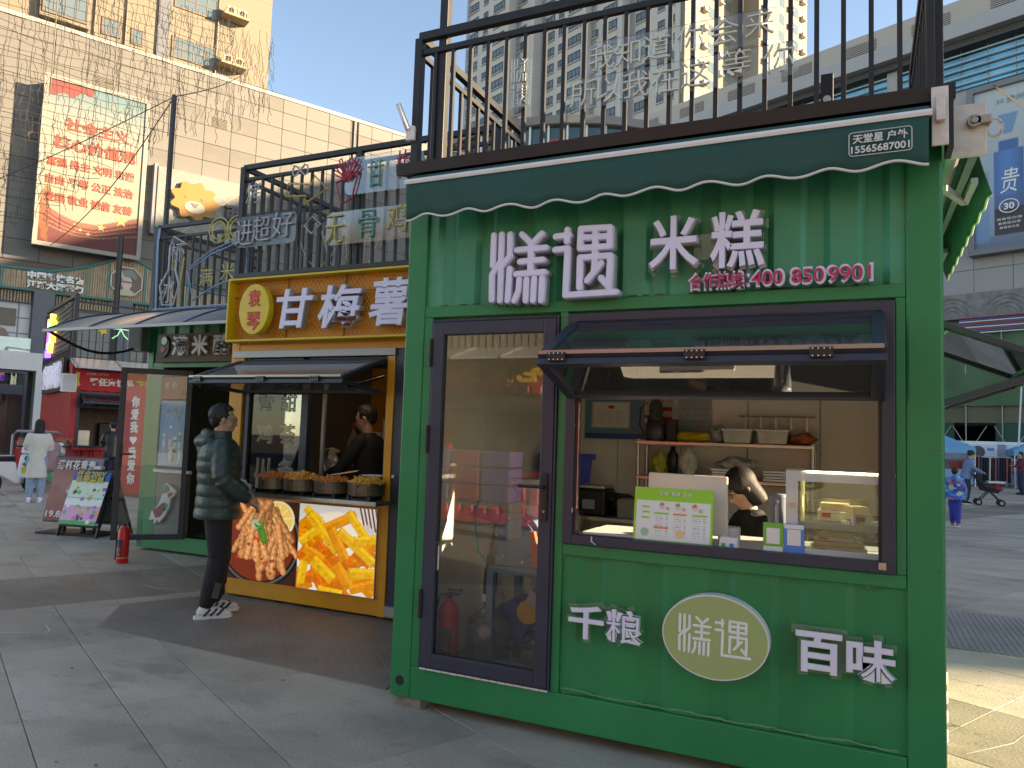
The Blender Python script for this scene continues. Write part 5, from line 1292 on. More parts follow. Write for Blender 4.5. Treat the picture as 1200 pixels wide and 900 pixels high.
# cooking pots
POT = mat('worn_pot', (.16, .12, .09), .4, .4, noise=(9, .5)); 
for i, (x, lab, colr) in enumerate(((-2.31, 'first black pot of fried snacks from the left on the yellow kiosk counter', (.60, .20, .04)), (-1.99, 'second pot from the left, heaped highest with golden chips, on the yellow kiosk counter', (.78, .40, .08)), (-1.655, 'third pot of reddish chips from the left on the yellow kiosk counter', (.68, .25, .06)), (-1.30, 'rightmost pot of golden chips on the yellow kiosk counter', (.80, .44, .09)))):
    t = thing('food_pot', lab, 'pot', (x, 1.49, 1.0), 0, 'pots of fried snacks on the counter')
    MB().lathe([(.13, .035), (.150, .04), (.152, .135), (.158, .137), (.158, .128)], n=28).build('pot_body', POT, t, smooth=False)
    MB().ring(-.08, .0, .08, .036, .012, -.1, .1).box(-.12, -.11, 0, -.09, -.08, .036).box(.09, -.11, 0, .12, -.08, .036).build('burner_stand', BLK, t)
    MB().tube([(.03, -.152, .055), (.03, -.185, .06), (.03, -.188, .11), (.03, -.152, .12)], .006, 6).build('handle', POT, t)
    fm = mat('fries_%d' % i, colr, .55, noise=(40, .45)); r = np.random.default_rng(i + 20)
    MB().lathe([(.148, .10), (.12, .135), (.06, .155 + .01 * (i in (1, 3))), (.01, .16)], n=20).build('snack_bed', fm, t, smooth=True)
    f = MB(); hh = (.035, .07, .035, .055)[i]
    for k in range(230):
        a, rr = r.uniform(0, 2 * PI), .14 * math.sqrt(r.random()); z = .138 + hh * (1 - (rr / .14) ** 2) * r.uniform(.3, 1)
        d = Vector((r.normal(), r.normal(), r.normal() * .45)).normalized() * r.uniform(.02, .036); p = Vector((rr * math.cos(a), rr * math.sin(a), z))
        f.beam(p - d, p + d, .010, .009)
    tag(f.build('snack_pieces', fm, t, fixn=False), kind='stuff')
t = thing('serving_tongs', 'steel tongs lying across the third pot', 'tongs', (-1.62, 1.5, 1.18)); MB().beam((-.08, -.02, 0), (.14, .10, .045), .012, .006).beam((-.08, .01, .005), (.14, .115, .05), .012, .006).build('arm', STL, t)
t = thing('white_dish', 'white plate resting behind the third pot', 'plate', (-1.42, 1.85, 1.16)); MB().lathe([(.08, 0), (.16, .02), (.165, .025)], n=24).build('dish', WHT, t, smooth=True)
MB().box(-.15, -.1, -.12, .15, .1, -.002).build('stand', BLK, t)
def cupstack(label, x, y, z, rows, r_=.05):
    t = thing('cup_stack', label, 'cups', (x, y, z), 0, 'stacks of paper cups inside the yellow kiosk')
    for k in range(rows): MB().lathe([(r_ * .82, k * .045), (r_, k * .045 + .035), (r_ * 1.04, k * .045 + .038), (r_ * 1.04, k * .045 + .043)], n=16).build('cup', mat('paper_cup', (.62, .58, .55), .6), t, smooth=False)
for k, (x, n, lab) in enumerate(((-2.18, 6, 'short stack of paper cups, left of the three behind the vendor'), (-2.04, 9, 'tall stack of paper cups, middle of the three behind the vendor'), (-1.91, 8, 'stack of paper cups nearest the vendor face'))): cupstack(lab, x - .1, 3.0, 1.30, n, .062)
t = thing('rear_shelf', 'dark shelf under the cup stacks at the back of the yellow kiosk', 'shelf', (-2.5, 2.9, 1.26)); MB().box(0, 0, 0, .9, .3, .03).build('shelf_board', STL, t); MB().box(0, .27, -.2, .03, .3, 0).build('bracket', STL, t)
t = thing('towel', 'grey towel hanging at the back of the yellow kiosk', 'towel', (-2.46, 2.75, 1.2)); MB().prism([(-.06, 0), (.16, .0), (.13, .28), (.05, .40), (-.02, .26)], 0, .02).build('cloth', mat('grey_towel', (.22, .21, .20), .9, noise=(9, .3)), t, bevel=.008); MB().cyl((.05, .01, .40), (.05, .01, .46), .012, 8).build('hook', REDL, t)
o = MB().lathe([(.12, 0), (.135, .17), (.14, .18), (.12, .19)], n=24).build('white_bucket', mat('cloudy_bucket', (.5, .5, .5), .4), smooth=True, loc=(-2.62, 1.86, 1.0)); tag(o, 'round white lidded tub behind the glass on the yellow kiosk counter', 'tub')
t = thing('tissue_box', 'white tissue box with dark letters on the left end of the yellow kiosk counter', 'tissue box', (-2.60, 1.40, 1.0)); MB().box(-.07, -.04, 0, .07, .06, .065).build('box_body', WHT, t, bevel=.004); text('print', 'DOMO', .12, .03, (0, -.042, .03), BLK, t, ext=.001, off=.03); MB().prism([(-.05, .065), (.05, .065), (.03, .10), (0, .09), (-.03, .11)], -.01, .03).build('tissue', WPAP, t)
t = thing('payment_card', 'green framed payment stand on the left end of the yellow kiosk counter', 'card', (-2.84, 1.36, 1.0)); MB().box(0, 0, 0, .13, .012, .15).build('card', mat('pay_teal', (.25, .55, .42), .4), t); MB().box(.018, -.002, .02, .112, -.0003, .125).build('white_panel', WPAP, t); MB().box(.04, -.0035, .035, .09, -.0022, .085).build('green_panel', mat('panel_green', (.08, .35, .2), .5), t)
# poster on the glass: grilled snacks with outlined characters
def grillp(u, v):
    c = np.tile(lin(150, 140, 130), (*u.shape, 1)) * (.9 + .2 * vnoise(u, v, 5, 2))[..., None]
    d = np.hypot((u - .5) / .6, (v - .20) / .20); c = over(c, (d < 1) * 1., lin(60, 62, 66)); c = over(c, ((d < .9) & (v > .2)) * 1., lin(40, 38, 40))
    r = np.random.default_rng(2)
    for k in range(40):
        x, z = .5 + r.normal() * .2, .38 + r.normal() * .09; c = over(c, (np.hypot((u - x), (v - z) * 1.6) < r.uniform(.02, .07)) * .9, (lin(130, 35, 28), lin(60, 45, 35), lin(200, 190, 180), lin(95, 105, 50))[k % 4])
    return c
ps_ = thing('window_poster', 'grey film with outlined characters and grilled food in the yellow kiosk window', 'poster', (-2.765, 1.66, 1.02))
paint('film_print', .60, 1.10, 70, 130, grillp, ps_, (0, 0, 0))
DK = mat('outline_ink', (.05, .05, .05), .5)
for ch, x, z in (('火', .17, 1.0), ('盒', .45, 1.0), ('骨', .17, .80), ('甜', .44, .80), ('鸡', .17, .50), ('荟', .44, .50), ('川', .16, .18), ('条', .44, .18)): text('outlined_character', ch, .19, .19, (x, -.006, z), DK if z > .6 else mat('cream_ink', (.5, .46, .35), .5), ps_, outline=.006, off=0, res=2)
# neon on the yellow railing
RN, TN, YN, GN_ = mat('neon_red_tube', (.42, .02, .05), .4), mat('neon_teal_tube', (.05, .30, .22), .4), mat('neon_yellow_tube', (.50, .40, .10), .4), mat('neon_grey_tube', (.42, .42, .44), .4)
t = neon('neon red chip packet with teal and yellow characters on the yellow kiosk railing', [('甘', 1.62, 3.82, .17, .24, TN), ('梅', 1.92, 3.87, .17, .24, RN), ('无', 1.20, 3.36, .20, .26, YN), ('骨', 1.56, 3.38, .20, .24, TN), ('鸡', 1.86, 3.40, .20, .24, YN)], (-3.01, 1.58, 0), plates=[(1.10, 3.22, 2.1, 3.52), (1.28, 3.66, 2.1, 4.0)])
b = MB(); b.tube([(1.20, -.05, 3.78), (1.27, -.05, 3.58), (1.38, -.05, 3.62), (1.44, -.05, 3.86)], .009, 5).tube([(1.20, -.05, 3.78), (1.31, -.05, 3.81), (1.44, -.05, 3.86)], .009, 5)
for k in range(7):
    a = math.radians(150 - k * 18); p = Vector((1.32, -.05, 3.80)); d = Vector((math.cos(a), 0, math.sin(a))); n2 = Vector((-d.z, 0, d.x)) * .016
    L2 = .17 + .02 * (k % 3); b.tube([p + n2, p + d * L2 + n2, p + d * L2 - n2, p - n2], .007, 5)
b.build('chip_packet', RN, t)
t = neon('pale neon characters and yellow arrow on the left of the yellow kiosk railing', [('进', .13, 3.42, .20, .24, GN_), ('超', .34, 3.44, .20, .24, GN_), ('好', .60, 3.46, .24, .24, GN_), ('烤', .22, 3.80, .17, .2, GN_)], (-3.01, 1.58, 0), plates=[(.02, 3.28, .75, 3.58)])
MB().tube([(.62, -.05, 3.72), (.86, -.05, 3.70), (.84, -.05, 3.62), (1.10, -.05, 3.74), (.95, -.05, 3.88), (.92, -.05, 3.80), (.65, -.05, 3.84)], .009, 5, closed=True).build('arrow_outline', YN, t)
MB().tube([(.78 + .09 * math.cos(a), -.05, 3.95 + .05 * math.sin(a * 2)) for a in np.linspace(0, 2 * PI, 14)[:-1]], .009, 5, closed=True).build('small_outline', GN_, t); MB().tube([(.86, -.05, 3.42), (.95, -.05, 3.50), (1.05, -.05, 3.42), (.95, -.05, 3.34)], .009, 5, closed=True).build('small_outline', GN_, t)

# ================================================================= FAR GREEN YOGHURT KIOSK
k2 = thing('container_kiosk', 'green kiosk with arched clear canopy and open door, beyond the yellow kiosk', 'kiosk', (-5.88, 3.0, 0))
for c, s in container_shell(k2, 2.78, 2.3, GRN, DPL, None, corner=.10, z0=.03, z1=3.0, hdr=2.30): c.build('side_wall', GRN, k2)
corr(.10, 2.66, 2.36, 2.98, .02, .25, .03, .01).build('corrugated_panel', GRN, k2)
MB().box(.10, .0, .03, 2.66, .11, .21).build('base_beam', GRN, k2, bevel=.006)
MB().box(.10, -.003, .21, .30, .06, 2.30).build('wall_strip', GRN, k2); MB().box(.30, .0, .21, .82, .06, .98).build('grey_panel', mat('grey_sheet', (.17, .18, .18), .45, noise=(2, .1)), k2)
MB().box(.26, -.03, .98, .86, .04, 1.02).build('sill', WHT, k2, bevel=.004); MB().ring(.28, 1.02, .84, 2.22, .03, -.01, .04).build('fixed_window', ANT, k2); MB().box(1.50, .0, .21, 2.66, .06, .98).build('counter_panel', GRN, k2)
MB().box(1.48, .0, .98, 2.66, .06, 1.02).box(1.46, .0, .21, 1.50, .07, 2.3).build('frame', ANT, k2); MB().cyl((.05, -.002, .10), (.05, .01, .10), .022, 12).build('corner_hole', BLK, k2)
def milk(u, v):
    c = np.stack([np.interp(v, [0, .3, 1], [a, b_, d]) for a, b_, d in zip(lin(150, 190, 215), lin(110, 165, 205), lin(60, 130, 185))], -1)
    for x, z0, z1, col in ((.18, .18, .50, lin(220, 190, 120)), (.42, .10, .62, lin(205, 120, 180)), (.56, .08, .42, lin(190, 150, 130)), (.62, .2, .45, lin(80, 90, 95)), (.78, .12, .52, lin(110, 170, 120)), (.45, .05, .3, lin(215, 215, 220)), (.80, .05, .26, lin(215, 220, 225))):
        m = (np.abs(u - x) < .06) & (v > z0) & (v < z1); sh = 1 - ((u - x) / .06) ** 2 * .5; c = np.where(m[..., None], col * sh[..., None], c); c = over(c, (m & (v > z1 - .04)) * 1., lin(225, 225, 225)); c = over(c, (m & (np.abs(v - (z0 + z1) / 2) < .05)) * .7, lin(230, 230, 225))
    return c
pt = thing('drink_poster', 'blue poster of tall drink cups behind glass on the far green kiosk', 'poster', (-5.56, 2.985, 1.06)); paint('poster_print', .44, .82, 50, 90, milk, pt, (0, 0, 0)); text('headline', '杯杯酸奶\n超羊瓶', .30, .18, (.22, -.004, .66), WPAP, pt, ext=.001, off=-.01)
pt = thing('drink_poster', 'small orange-brown poster above the blue one on the far green kiosk', 'poster', (-5.56, 2.985, 1.90)); MB().box(0, 0, 0, .44, .006, .28).build('sheet', mat('rust_sheet', (.30, .07, .03), .5, noise=(6, .3)), pt); text('print', '酸奶', .2, .09, (.16, -.003, .17), mat('cream_print', (.6, .5, .4), .5), pt, ext=.001, off=.03); MB().box(.32, -.003, .03, .42, -.001, .11).build('dark_square', mat('brown_ink', (.08, .04, .03), .5), pt)
# bird emblem plaque
em = thing('emblem_plaque', 'raised white-edged bird emblem on the grey panel of the far green kiosk', 'emblem', (-5.42, 2.975, .60))
P1 = [(-.20, -.22), (-.16, -.10), (-.05, -.02), (.0, .10), (.02, .22), (.08, .26), (.15, .22), (.24, .17), (.22, .12), (.15, .06), (.14, -.04), (.06, -.16), (-.02, -.24), (-.05, -.20), (-.10, -.27), (-.12, -.20)]
MB().prism(P1, -.02, .02).build('plaque', WHT, em, bevel=.004)
MB().prism([(.01, .12), (.03, .21), (.08, .24), (.13, .20), (.13, .15)], -.024, -.021).build('green_cap', mat('cap_green', (.06, .30, .16), .5), em); MB().prism([(.10, .13), (.20, .155), (.17, .11), (.12, .08)], -.024, -.021).build('beak', mat('beak_red', (.35, .03, .02), .5), em)
MB().prism([(-.14, -.09), (-.03, -.03), (.04, .02), (.08, -.06), (.0, -.16), (-.08, -.18)], -.024, -.021).build('wing', mat('wing_red', (.28, .03, .02), .5), em); MB().prism([(.06, .02), (.12, .0), (.10, -.08), (.05, -.09)], -.024, -.021).build('green_body', mat('cap_green', (.06, .30, .16), .5), em)
# sign board
sg = thing('shop_sign', 'brown board with white raised characters 满米酪 on the far green kiosk', 'sign', (-5.88, 3.0, 0))
MB().box(.22, -.06, 2.36, 2.5, -.02, 2.72).build('board', mat('brown_board', (.13, .085, .05), .6, noise=(3, .2)), sg, bevel=.003)
for ch, x in (('满', .66), ('米', 1.00), ('酪', 1.36)): text('character', ch, .27, .25, (x, -.085, 2.565), WHT, sg, ext=.015, off=.03, bev=.004)
MB().prism([(x + .36, z + 2.56) for x, z in el(.10, .14, 24)], -.085, -.06).build('emblem_disc', mat('emblem_dark_green', (.02, .07, .045), .5), sg); MB().prism([(.36, 2.47), (.41, 2.53), (.36, 2.57), (.31, 2.53)], -.092, -.086).build('red_mark', REDL, sg); MB().prism([(x + .38, z + 2.63) for x, z in el(.05, .05, 16)], -.092, -.086).build('white_mark', WHT, sg)
# open door at 45 degrees
dd_ = thing('open_door', 'anthracite framed glass door of the far green kiosk standing open', 'door', (-5.045, 2.99, .19), math.radians(180 + 43.5))
MB().ring(0, 0, .80, 2.06, .065, -.02, .02).build('frame', ANT, dd_, bevel=.004); MB().box(.06, -.004, .06, .74, .004, 2.0).build('glass_pane', GLD, dd_)
MB().box(.735, -.045, .85, .76, -.02, 1.15).cyl((.745, -.06, 1.02), (.62, -.06, 1.02), .009, 8).box(.735, .02, .85, .76, .045, 1.15).cyl((.745, .06, 1.02), (.62, .06, 1.02), .009, 8).build('handle', BLK, dd_)
# arched canopy
cp = thing('arched_canopy', 'arched clear polycarbonate canopy with dark ribs over the front of the far green kiosk', 'canopy', (-6.0, 3.0, 0))
def arc(t, off=0): return (-1.30 * t, 2.60 + (.36 + off) * (1 - t ** 2.1) + off * .3)
PC = glass('polycarbonate', (.86, .78, .66), .0, .3, .34); n = 14; c = MB(); vs = []
for x in (0, 2.9):
    for i in range(n + 1): y, z = arc(i / n); vs.append((x, y, z))
c.add(vs, [(i, i + 1, n + 2 + i, n + 1 + i) for i in range(n)]); o = c.build('sheet', PC, cp, smooth=True, fixn=False); o.modifiers.new('t', 'SOLIDIFY').thickness = .006
for x in (0, .72, 1.45, 2.17, 2.9): MB().tube([(x, *arc(i / n, .008)) for i in range(n + 1)], .013, 6).build('rib', ANT, cp)
MB().beam((0, -1.30, 2.60), (2.9, -1.30, 2.60), .04, .03).build('front_rail', GALV, cp)
for x in (.05,): MB().tube([(x, -.02, 2.62)] + [(x, -1.28 * k / 8, 2.60 - .18 * math.sin(PI * k / 8)) for k in range(1, 8)] + [(x, -1.28, 2.60)], .018, 6).build('support_arm', BLK, cp)
railing('black steel railing on the roof of the far green kiosk', [((-5.9, 3.05), (-3.1, 3.05)), ((-5.9, 3.08), (-5.9, 4.8))], 3.02, 4.02, 4.18, .13, [(-5.9, 3.05, 3.0, 4.16, .08), (-5.92, 3.16, 3.0, 6.0, .05), (-5.9, 4.8, 3.0, 4.16, .06)])
BN = mat('neon_blue_tube', (.22, .34, .52), .4)
t = neon('neon blue fan outline with round badges on the far green kiosk railing', [('满', .95, 3.42, .22, .22, YN), ('米', 1.30, 3.47, .22, .22, YN), ('杯', .42, 3.78, .26, .26, GN_), ('冰', .28, 3.30, .26, .34, GN_), ('莓', 1.55, 3.25, .3, .3, RN)], (-5.88, 3.03, 0))
MB().tube([(.10, -.05, 3.02), (.06, -.05, 3.95), (.08, -.05, 4.12)], .014, 6).tube([(.05, -.05, 3.05), (1.45, -.05, 3.06)], .014, 6).tube([(.62, -.05, 3.52), (1.0, -.05, 3.70), (1.6, -.05, 3.86), (1.6, -.05, 3.42), (1.1, -.05, 3.30), (.75, -.05, 3.14)], .011, 6, closed=True).tube([(.64, -.05, 3.56), (1.0, -.05, 3.75), (1.6, -.05, 3.91)], .009, 6).build('blue_outline', BN, t)
b = MB()
for x in (1.12, 1.42):
    b = MB()
    for rr in (.16, .11): b.tube([(x + rr * math.cos(a), -.05, 4.0 + rr * math.sin(a)) for a in np.linspace(0, 2 * PI, 20)[:-1]], .009, 5, closed=True)
    b.build('round_badge', YN, t)
b = MB()
b.tube([(.35, -.05, 3.55), (.35, -.05, 3.65), (.55, -.05, 3.70), (.50, -.05, 3.3)], .012, 5).build('stem_tube', YN, t)
t = neon('tall pale neon milk bottle outline on the left of the far green kiosk railing', [], (-5.88, 3.03, 0)); MB().tube([(.22, -.06, 3.10), (.42, -.06, 3.10), (.50, -.06, 3.35), (.42, -.06, 3.55), (.44, -.06, 3.85), (.60, -.06, 3.86), (.36, -.06, 3.98), (.30, -.06, 3.85), (.30, -.06, 3.55), (.16, -.06, 3.35)], .013, 6, closed=True).build('bottle_outline', GN_, t)
sp = thing('wall_speaker', 'pale grey box speaker on the corner of the far green kiosk', 'speaker', (-5.93, 2.93, 2.50), .3); MB().box(-.13, -.10, 0, .06, .08, .42).build('cabinet', GALV, sp, bevel=.01); MB().box(-.115, -.105, .03, .045, -.10, .39).build('grille', mat('grille_grey', (.22, .23, .23), .6, noise=(30, .2)), sp)

# ================================================================= RED DRINKS KIOSK (turned with the plaza grid)
def red_kiosk(label, loc, rz):
    k = thing('container_kiosk', label, 'kiosk', loc, rz)
    MB().box(0, .0, .05, .16, .16, 3.1).build('corner_post', RED, k, bevel=.01); MB().box(2.7, 0, .05, 2.85, .16, 3.1).build('corner_post', RED, k, bevel=.01)
    cm = corr(.16, 5.8, .2, 2.95, 0, .27, .04, .02); q = MB(); q.v = [(p[1] + .01, p[0], p[2]) for p in cm.v]; q.f = cm.f; q.m = cm.m; q.build('corrugated_wall', RED, k)
    MB().box(.0, .16, .05, .12, 5.8, .2).box(.0, .16, 2.95, .12, 5.8, 3.1).build('side_rail', RED, k); MB().box(.16, 0, .05, 2.7, .1, .22).box(.16, 0, 2.95, 2.7, .1, 3.1).build('front_rail', RED, k)
    corr(.16, 2.7, .22, .92, .02, .25, .03, .01).build('corrugated_panel', RED, k); corr(.16, 2.7, 2.34, 2.95, .02, .25, .03, .01).build('corrugated_panel', RED, k)
    MB().box(.10, -.12, .92, 2.7, .1, .97).build('counter', RED, k, bevel=.004); MB().ring(.16, .97, 2.7, 2.34, .06, -.01, .06).build('window_frame', ANT, k)
    MB().box(.12, 5.7, .05, 2.85, 5.8, 3.1).box(2.75, .16, .05, 2.83, 5.7, 3.1).build('rear_wall', RED, k); MB().box(0, 0, 3.1, 2.85, 5.8, 3.14).build('roof', BLK, k); MB().box(.12, .1, .05, 2.75, 5.7, .12).build('floor', FLR, k)
    MB().box(.14, 2.2, .12, 2.75, 2.26, 3.0).build('inner_wall', mat('brown_interior', (.14, .10, .08), .6, noise=(2, .3)), k); MB().box(.14, .3, .12, 2.7, .8, .9).build('inner_counter', STL, k)
    for i in range(4): MB().box(.5 + i * .5, 2.0, .9, .8 + i * .5, 2.2, 1.4 + .2 * (i % 2)).build('machine', (STL, BLK, WHT, STL)[i], k, bevel=.02)
    fold_flap(k, .22, 2.64, 2.30, 1.98, -.55, 2.10, trim=False, backstay=False)
    MB().prism([(-.9, 2.86), (-.85, 2.9), (0, 3.16), (0, 3.1)], -.05, 2.9, 'x').build('awning', glass('poly_awning', (.7, .62, .55), .04, .2, .5), k)
    for x in (.0, .95, 1.9, 2.85): MB().beam((x, -.9, 2.89), (x, 0, 3.17), .03, .03).build('awning_rib', GALV, k)
    return k
rk = red_kiosk('red corrugated drinks kiosk with a serving window at the far left of the plaza', (-14.963, 8.23, 0), math.radians(63))
def grid(loc, lx, ly, lz=0, rz=63):
    a = math.radians(rz); return (loc[0] + lx * math.cos(a) - ly * math.sin(a), loc[1] + lx * math.sin(a) + ly * math.cos(a), lz)
RL = (-14.963, 8.23, 0)
bn = thing('banner', 'red fabric banner with white and yellow characters above the red kiosk window', 'banner', grid(RL, .05, -.06, 0), math.radians(63))
MB().box(0, -.01, 2.38, 2.7, .0, 2.86).build('cloth', mat('banner_red', (.50, .02, .03), .7, noise=(3, .15)), bn)
text('characters', '买任意饮品', 1.0, .20, (.82, -.02, 2.60), WPAP, bn, ext=.003, off=.04); text('characters', '花椰杯', .62, .20, (1.68, -.02, 2.60), YELB, bn, ext=.003, off=.04)
MB().prism([(.04, 2.42), (.04, 2.82), (.12, 2.80), (.10, 2.62), (.14, 2.50)], -.02, -.01).build('yellow_mark', YELB, bn); text('small_print', '全场第二杯半价', .5, .06, (.5, -.02, 2.79), WPAP, bn, ext=.002)
sg = thing('shop_sign', 'black board with bright white-blue characters on the left wall of the red kiosk', 'sign', grid(RL, -.02, 0, 0), math.radians(-27))
MB().box(-4.6, -.10, 2.37, -.60, -.02, 3.20).build('board', BLK, sg)
text('characters', '蜜雪冰城', 3.2, .68, (-2.35, -.14, 2.78), mat('lit_letter', (.60, .64, .85), .4, emit=.1), sg, ext=.03, off=.05)
sp = thing('wall_speaker', 'white box lamp on the front corner of the red kiosk', 'speaker', grid(RL, -.05, -.15, 2.31), math.radians(63)); MB().box(-.18, -.1, 0, .14, .1, .44).build('cabinet', WHT, sp, bevel=.015); MB().box(-.16, -.106, .03, .12, -.10, .41).build('grille', mat('grille_pale', (.5, .5, .5), .6), sp)
railing('dark railing on the roof of the red kiosk', [((0, 0), (2.8, 0)), ((0, .05), (0, 5.7))], 3.14, 4.02, 4.12, .16, [(0, 0, 3.1, 4.7, .10), (2.8, 0, 3.1, 4.12, .06), (0, 5.7, 3.1, 4.8, .08), (2.8, 5.7, 3.1, 4.7, .08)], loc=RL, rotz=math.radians(63))
fr = thing('roof_frame', 'dark sloping frame with black signboard on the red kiosk roof edge', 'frame', RL, math.radians(63)); MB().beam((0, 0, 4.7), (0, 5.7, 4.9), .08).beam((0, 0, 4.55), (2.8, 0, 4.5), .05).beam((0, 5.7, 4.9), (2.8, 5.7, 4.7), .06).build('top_beam', BLKW, fr); MB().box(-.03, .5, 3.4, .0, 5.5, 4.62).build('signboard', mat('dark_louvre', (.03, .032, .035), .6), fr)
for k in range(9): MB().box(-.05, .5, 3.45 + k * .13, -.03, 5.5, 3.50 + k * .13).build('slat', mat('dark_louvre2', (.05, .052, .056), .6), fr)
nb = thing('light_cluster', 'cluster of bright coloured light tubes on the dark board above the red kiosk', 'light', grid(RL, -.12, 3.1, 0), math.radians(-27))
for k, (x, z, a, L2, c) in enumerate(((-.7, 4.30, 80, .35, (.9, .5, .02)), (-.45, 4.2, 75, .4, (.8, .05, .5)), (-.15, 4.25, 100, .35, (.1, .7, .15)), (.15, 4.2, 95, .3, (.8, .7, .05)), (-.6, 3.95, 85, .3, (.6, .05, .7)), (-.2, 3.95, 80, .35, (.25, .2, .9)), (.1, 3.92, 95, .3, (.9, .35, .05)), (-.65, 3.7, 90, .2, (.9, .2, .4)), (-.3, 3.65, 80, .3, (.9, .5, .1)), (-1.0, 3.5, 95, .2, (.03, .05, .9)), (-.7, 3.48, 85, .18, (.5, .1, .8)), (-.2, 4.5, 90, .15, (.8, .75, .1)))):
    dx, dz = math.cos(math.radians(a)) * L2 / 2, math.sin(math.radians(a)) * L2 / 2
    MB().tube([(x - dx, 0, z - dz), (x + dx, 0, z + dz)], .07, 8).build('light_tube', mat('light_%d' % k, c, .4, emit=1.0), nb)
t = neon('small yellow and violet neon figures on the red kiosk roof railing', [('大', 1.0, 3.9, .4, .4, mat('neon_green_tube', (.2, .5, .3), .4, emit=.4)), ('快', 2.3, 3.85, .5, .5, mat('neon_violet_tube', (.4, .15, .7), .4, emit=.5)), ('乐', 1.6, 3.9, .4, .4, mat('neon_green_tube', (.2, .5, .3), .4))], RL, rotz=math.radians(63)); MB().prism([(.6 + .12 * math.cos(a) * (1 if i % 2 else .5), 3.88 + .12 * math.sin(a) * (1 if i % 2 else .5)) for i, a in enumerate(np.linspace(0, 2 * PI, 11)[:-1])], -.06, -.03).build('star', YELB, t)
# tall red banner "you love me / I love you"
bn = thing('upright_banner', 'tall red panel with white characters and a heart beside the far green kiosk', 'banner', (-12.55, 7.77, 0), math.radians(0))
MB().box(0, 0, .08, .95, .05, 2.42).build('panel', mat('banner_red', (.50, .02, .03), .7, noise=(3, .15)), bn); MB().box(0, -.01, 0, .95, .06, .08).build('base', mat('dark_red', (.15, .02, .02), .6), bn)
for k, ch in enumerate('你爱我♥我爱你'):
    z = 2.08 - k * .28
    if ch == '♥': MB().prism([(.48 + .012 * 16 * math.sin(a) ** 3 * .6, z + .0065 * (13 * math.cos(a) - 5 * math.cos(2 * a) - 2 * math.cos(3 * a) - math.cos(4 * a))) for a in np.linspace(0, 2 * PI, 24)[:-1]], -.006, 0).build('heart', WPAP, bn)
    else: text('character', ch, .25, .25, (.48, -.006, z), WPAP, bn, ext=.003, off=.03)
# advertising stands
def tea(u, v):
    c = np.stack([np.interp(v, [0, .25, .6, 1], [a, b_, d, e]) for a, b_, d, e in zip(lin(150, 40, 40), lin(150, 90, 70), lin(165, 105, 95), lin(120, 60, 60))], -1) * (.82 + .35 * vnoise(u * .7 + v * .3, v, 8, 3))[..., None]
    c = over(c, ((u > .6) & (v > .55)) * .5, lin(150, 140, 160))
    m = (np.abs(u - .58) < .20 + (v - .3) * .14) & (v > .17) & (v < .50); c = over(c, m * 1., lin(190, 110, 175)); c = over(c, (m & (vnoise(u, v, 16, 9) > .55)) * .8, lin(120, 40, 120)); c = over(c, (m & (v > .44)) * 1., lin(215, 190, 200))
    c = over(c, (((u - .58) / .24) ** 2 + ((v - .51) / .09) ** 2 < 1) & (v > .5), lin(190, 120, 140)); return c
def cartoon(u, v):
    c = np.tile(lin(238, 240, 235), (*u.shape, 1)); c = over(c, (v > .83) * 1., lin(30, 90, 170)); c = over(c, ((v > .5) & (v < .83)) * 1., lin(215, 232, 205)); c = over(c, ((v < .36) & (v > .08)) * 1., lin(235, 165, 205)); c = over(c, (v < .08) * 1., lin(70, 170, 90))
    r = np.random.default_rng(3)
    for k in range(46):
        x, z = r.random(), r.uniform(.04, .8); rr = r.uniform(.02, .07); c = over(c, (np.hypot(u - x, (v - z) * 1.5) < rr) * 1., (lin(80, 180, 130), lin(240, 200, 80), lin(60, 60, 70), lin(245, 245, 240), lin(160, 90, 180), lin(235, 160, 110))[k % 6])
    c = over(c, ((np.abs(v - .50) < .012)) * 1., lin(90, 180, 160)); return c
ts = thing('poster_stand', 'tall poster stand with a purple fruit tea picture on a flat black foot', 'poster stand', (-8.13, 3.25, 0), math.radians(14))
ln = math.radians(-12)
MB().ring(0, .15, .84, 1.10, .03, -.02, .02).build('frame', ANT, ts, rot=(ln, 0, 0)); paint('poster_print', .78, .90, 60, 70, tea, ts, (.03, -.02, .18), (ln, 0, 0), t=.01)
o = text('headline', '满杯花青素', .62, .14, (.40, .125, .96), WPAP, ts, rot=(ln, 0, 0), ext=.002, off=.02); text('price', '19.8元', .40, .11, (.26, -.005, .27), WPAP, ts, rot=(ln, 0, 0), ext=.002, off=.02)
MB().box(.05, -.16, 0, 1.05, .30, .03).build('foot', BLK, ts, bevel=.004); MB().box(.30, .03, .03, .34, .08, .2).box(.62, .03, .03, .66, .08, .2).build('leg', BLK, ts)
ab = thing('poster_stand', 'folding sandwich board with a blue-headed cartoon picture in front of the tall poster stand', 'poster stand', (-7.66, 3.16, 0), math.radians(10))
l2 = math.radians(-19)
MB().ring(.0, .14, .68, .95, .03, -.02, .015).build('frame', BLK, ab, rot=(l2, 0, 0)); MB().box(0, -.02, 0, .03, .015, .14).box(.65, -.02, 0, .68, .015, .14).build('leg', BLK, ab, rot=(l2, 0, 0)); paint('poster_print', .62, .75, 60, 72, cartoon, ab, (.03, -.02, .17), (l2, 0, 0), t=.01)
b = MB(); 
for x in (.015, .665): b.beam((x, .29, .9), (x, .66, 0), .03)
b.beam((.03, .60, .14), (.65, .60, .14), .03).beam((.03, .45, .50), (.65, .45, .50), .03); b.build('rear_frame', BLK, ab); MB().add([(.03, .64, .1), (.65, .64, .1), (.65, .30, .87), (.03, .30, .87)], [(0, 1, 2, 3)]).build('rear_panel', mat('board_back', (.18, .18, .17), .6), ab, fixn=False)
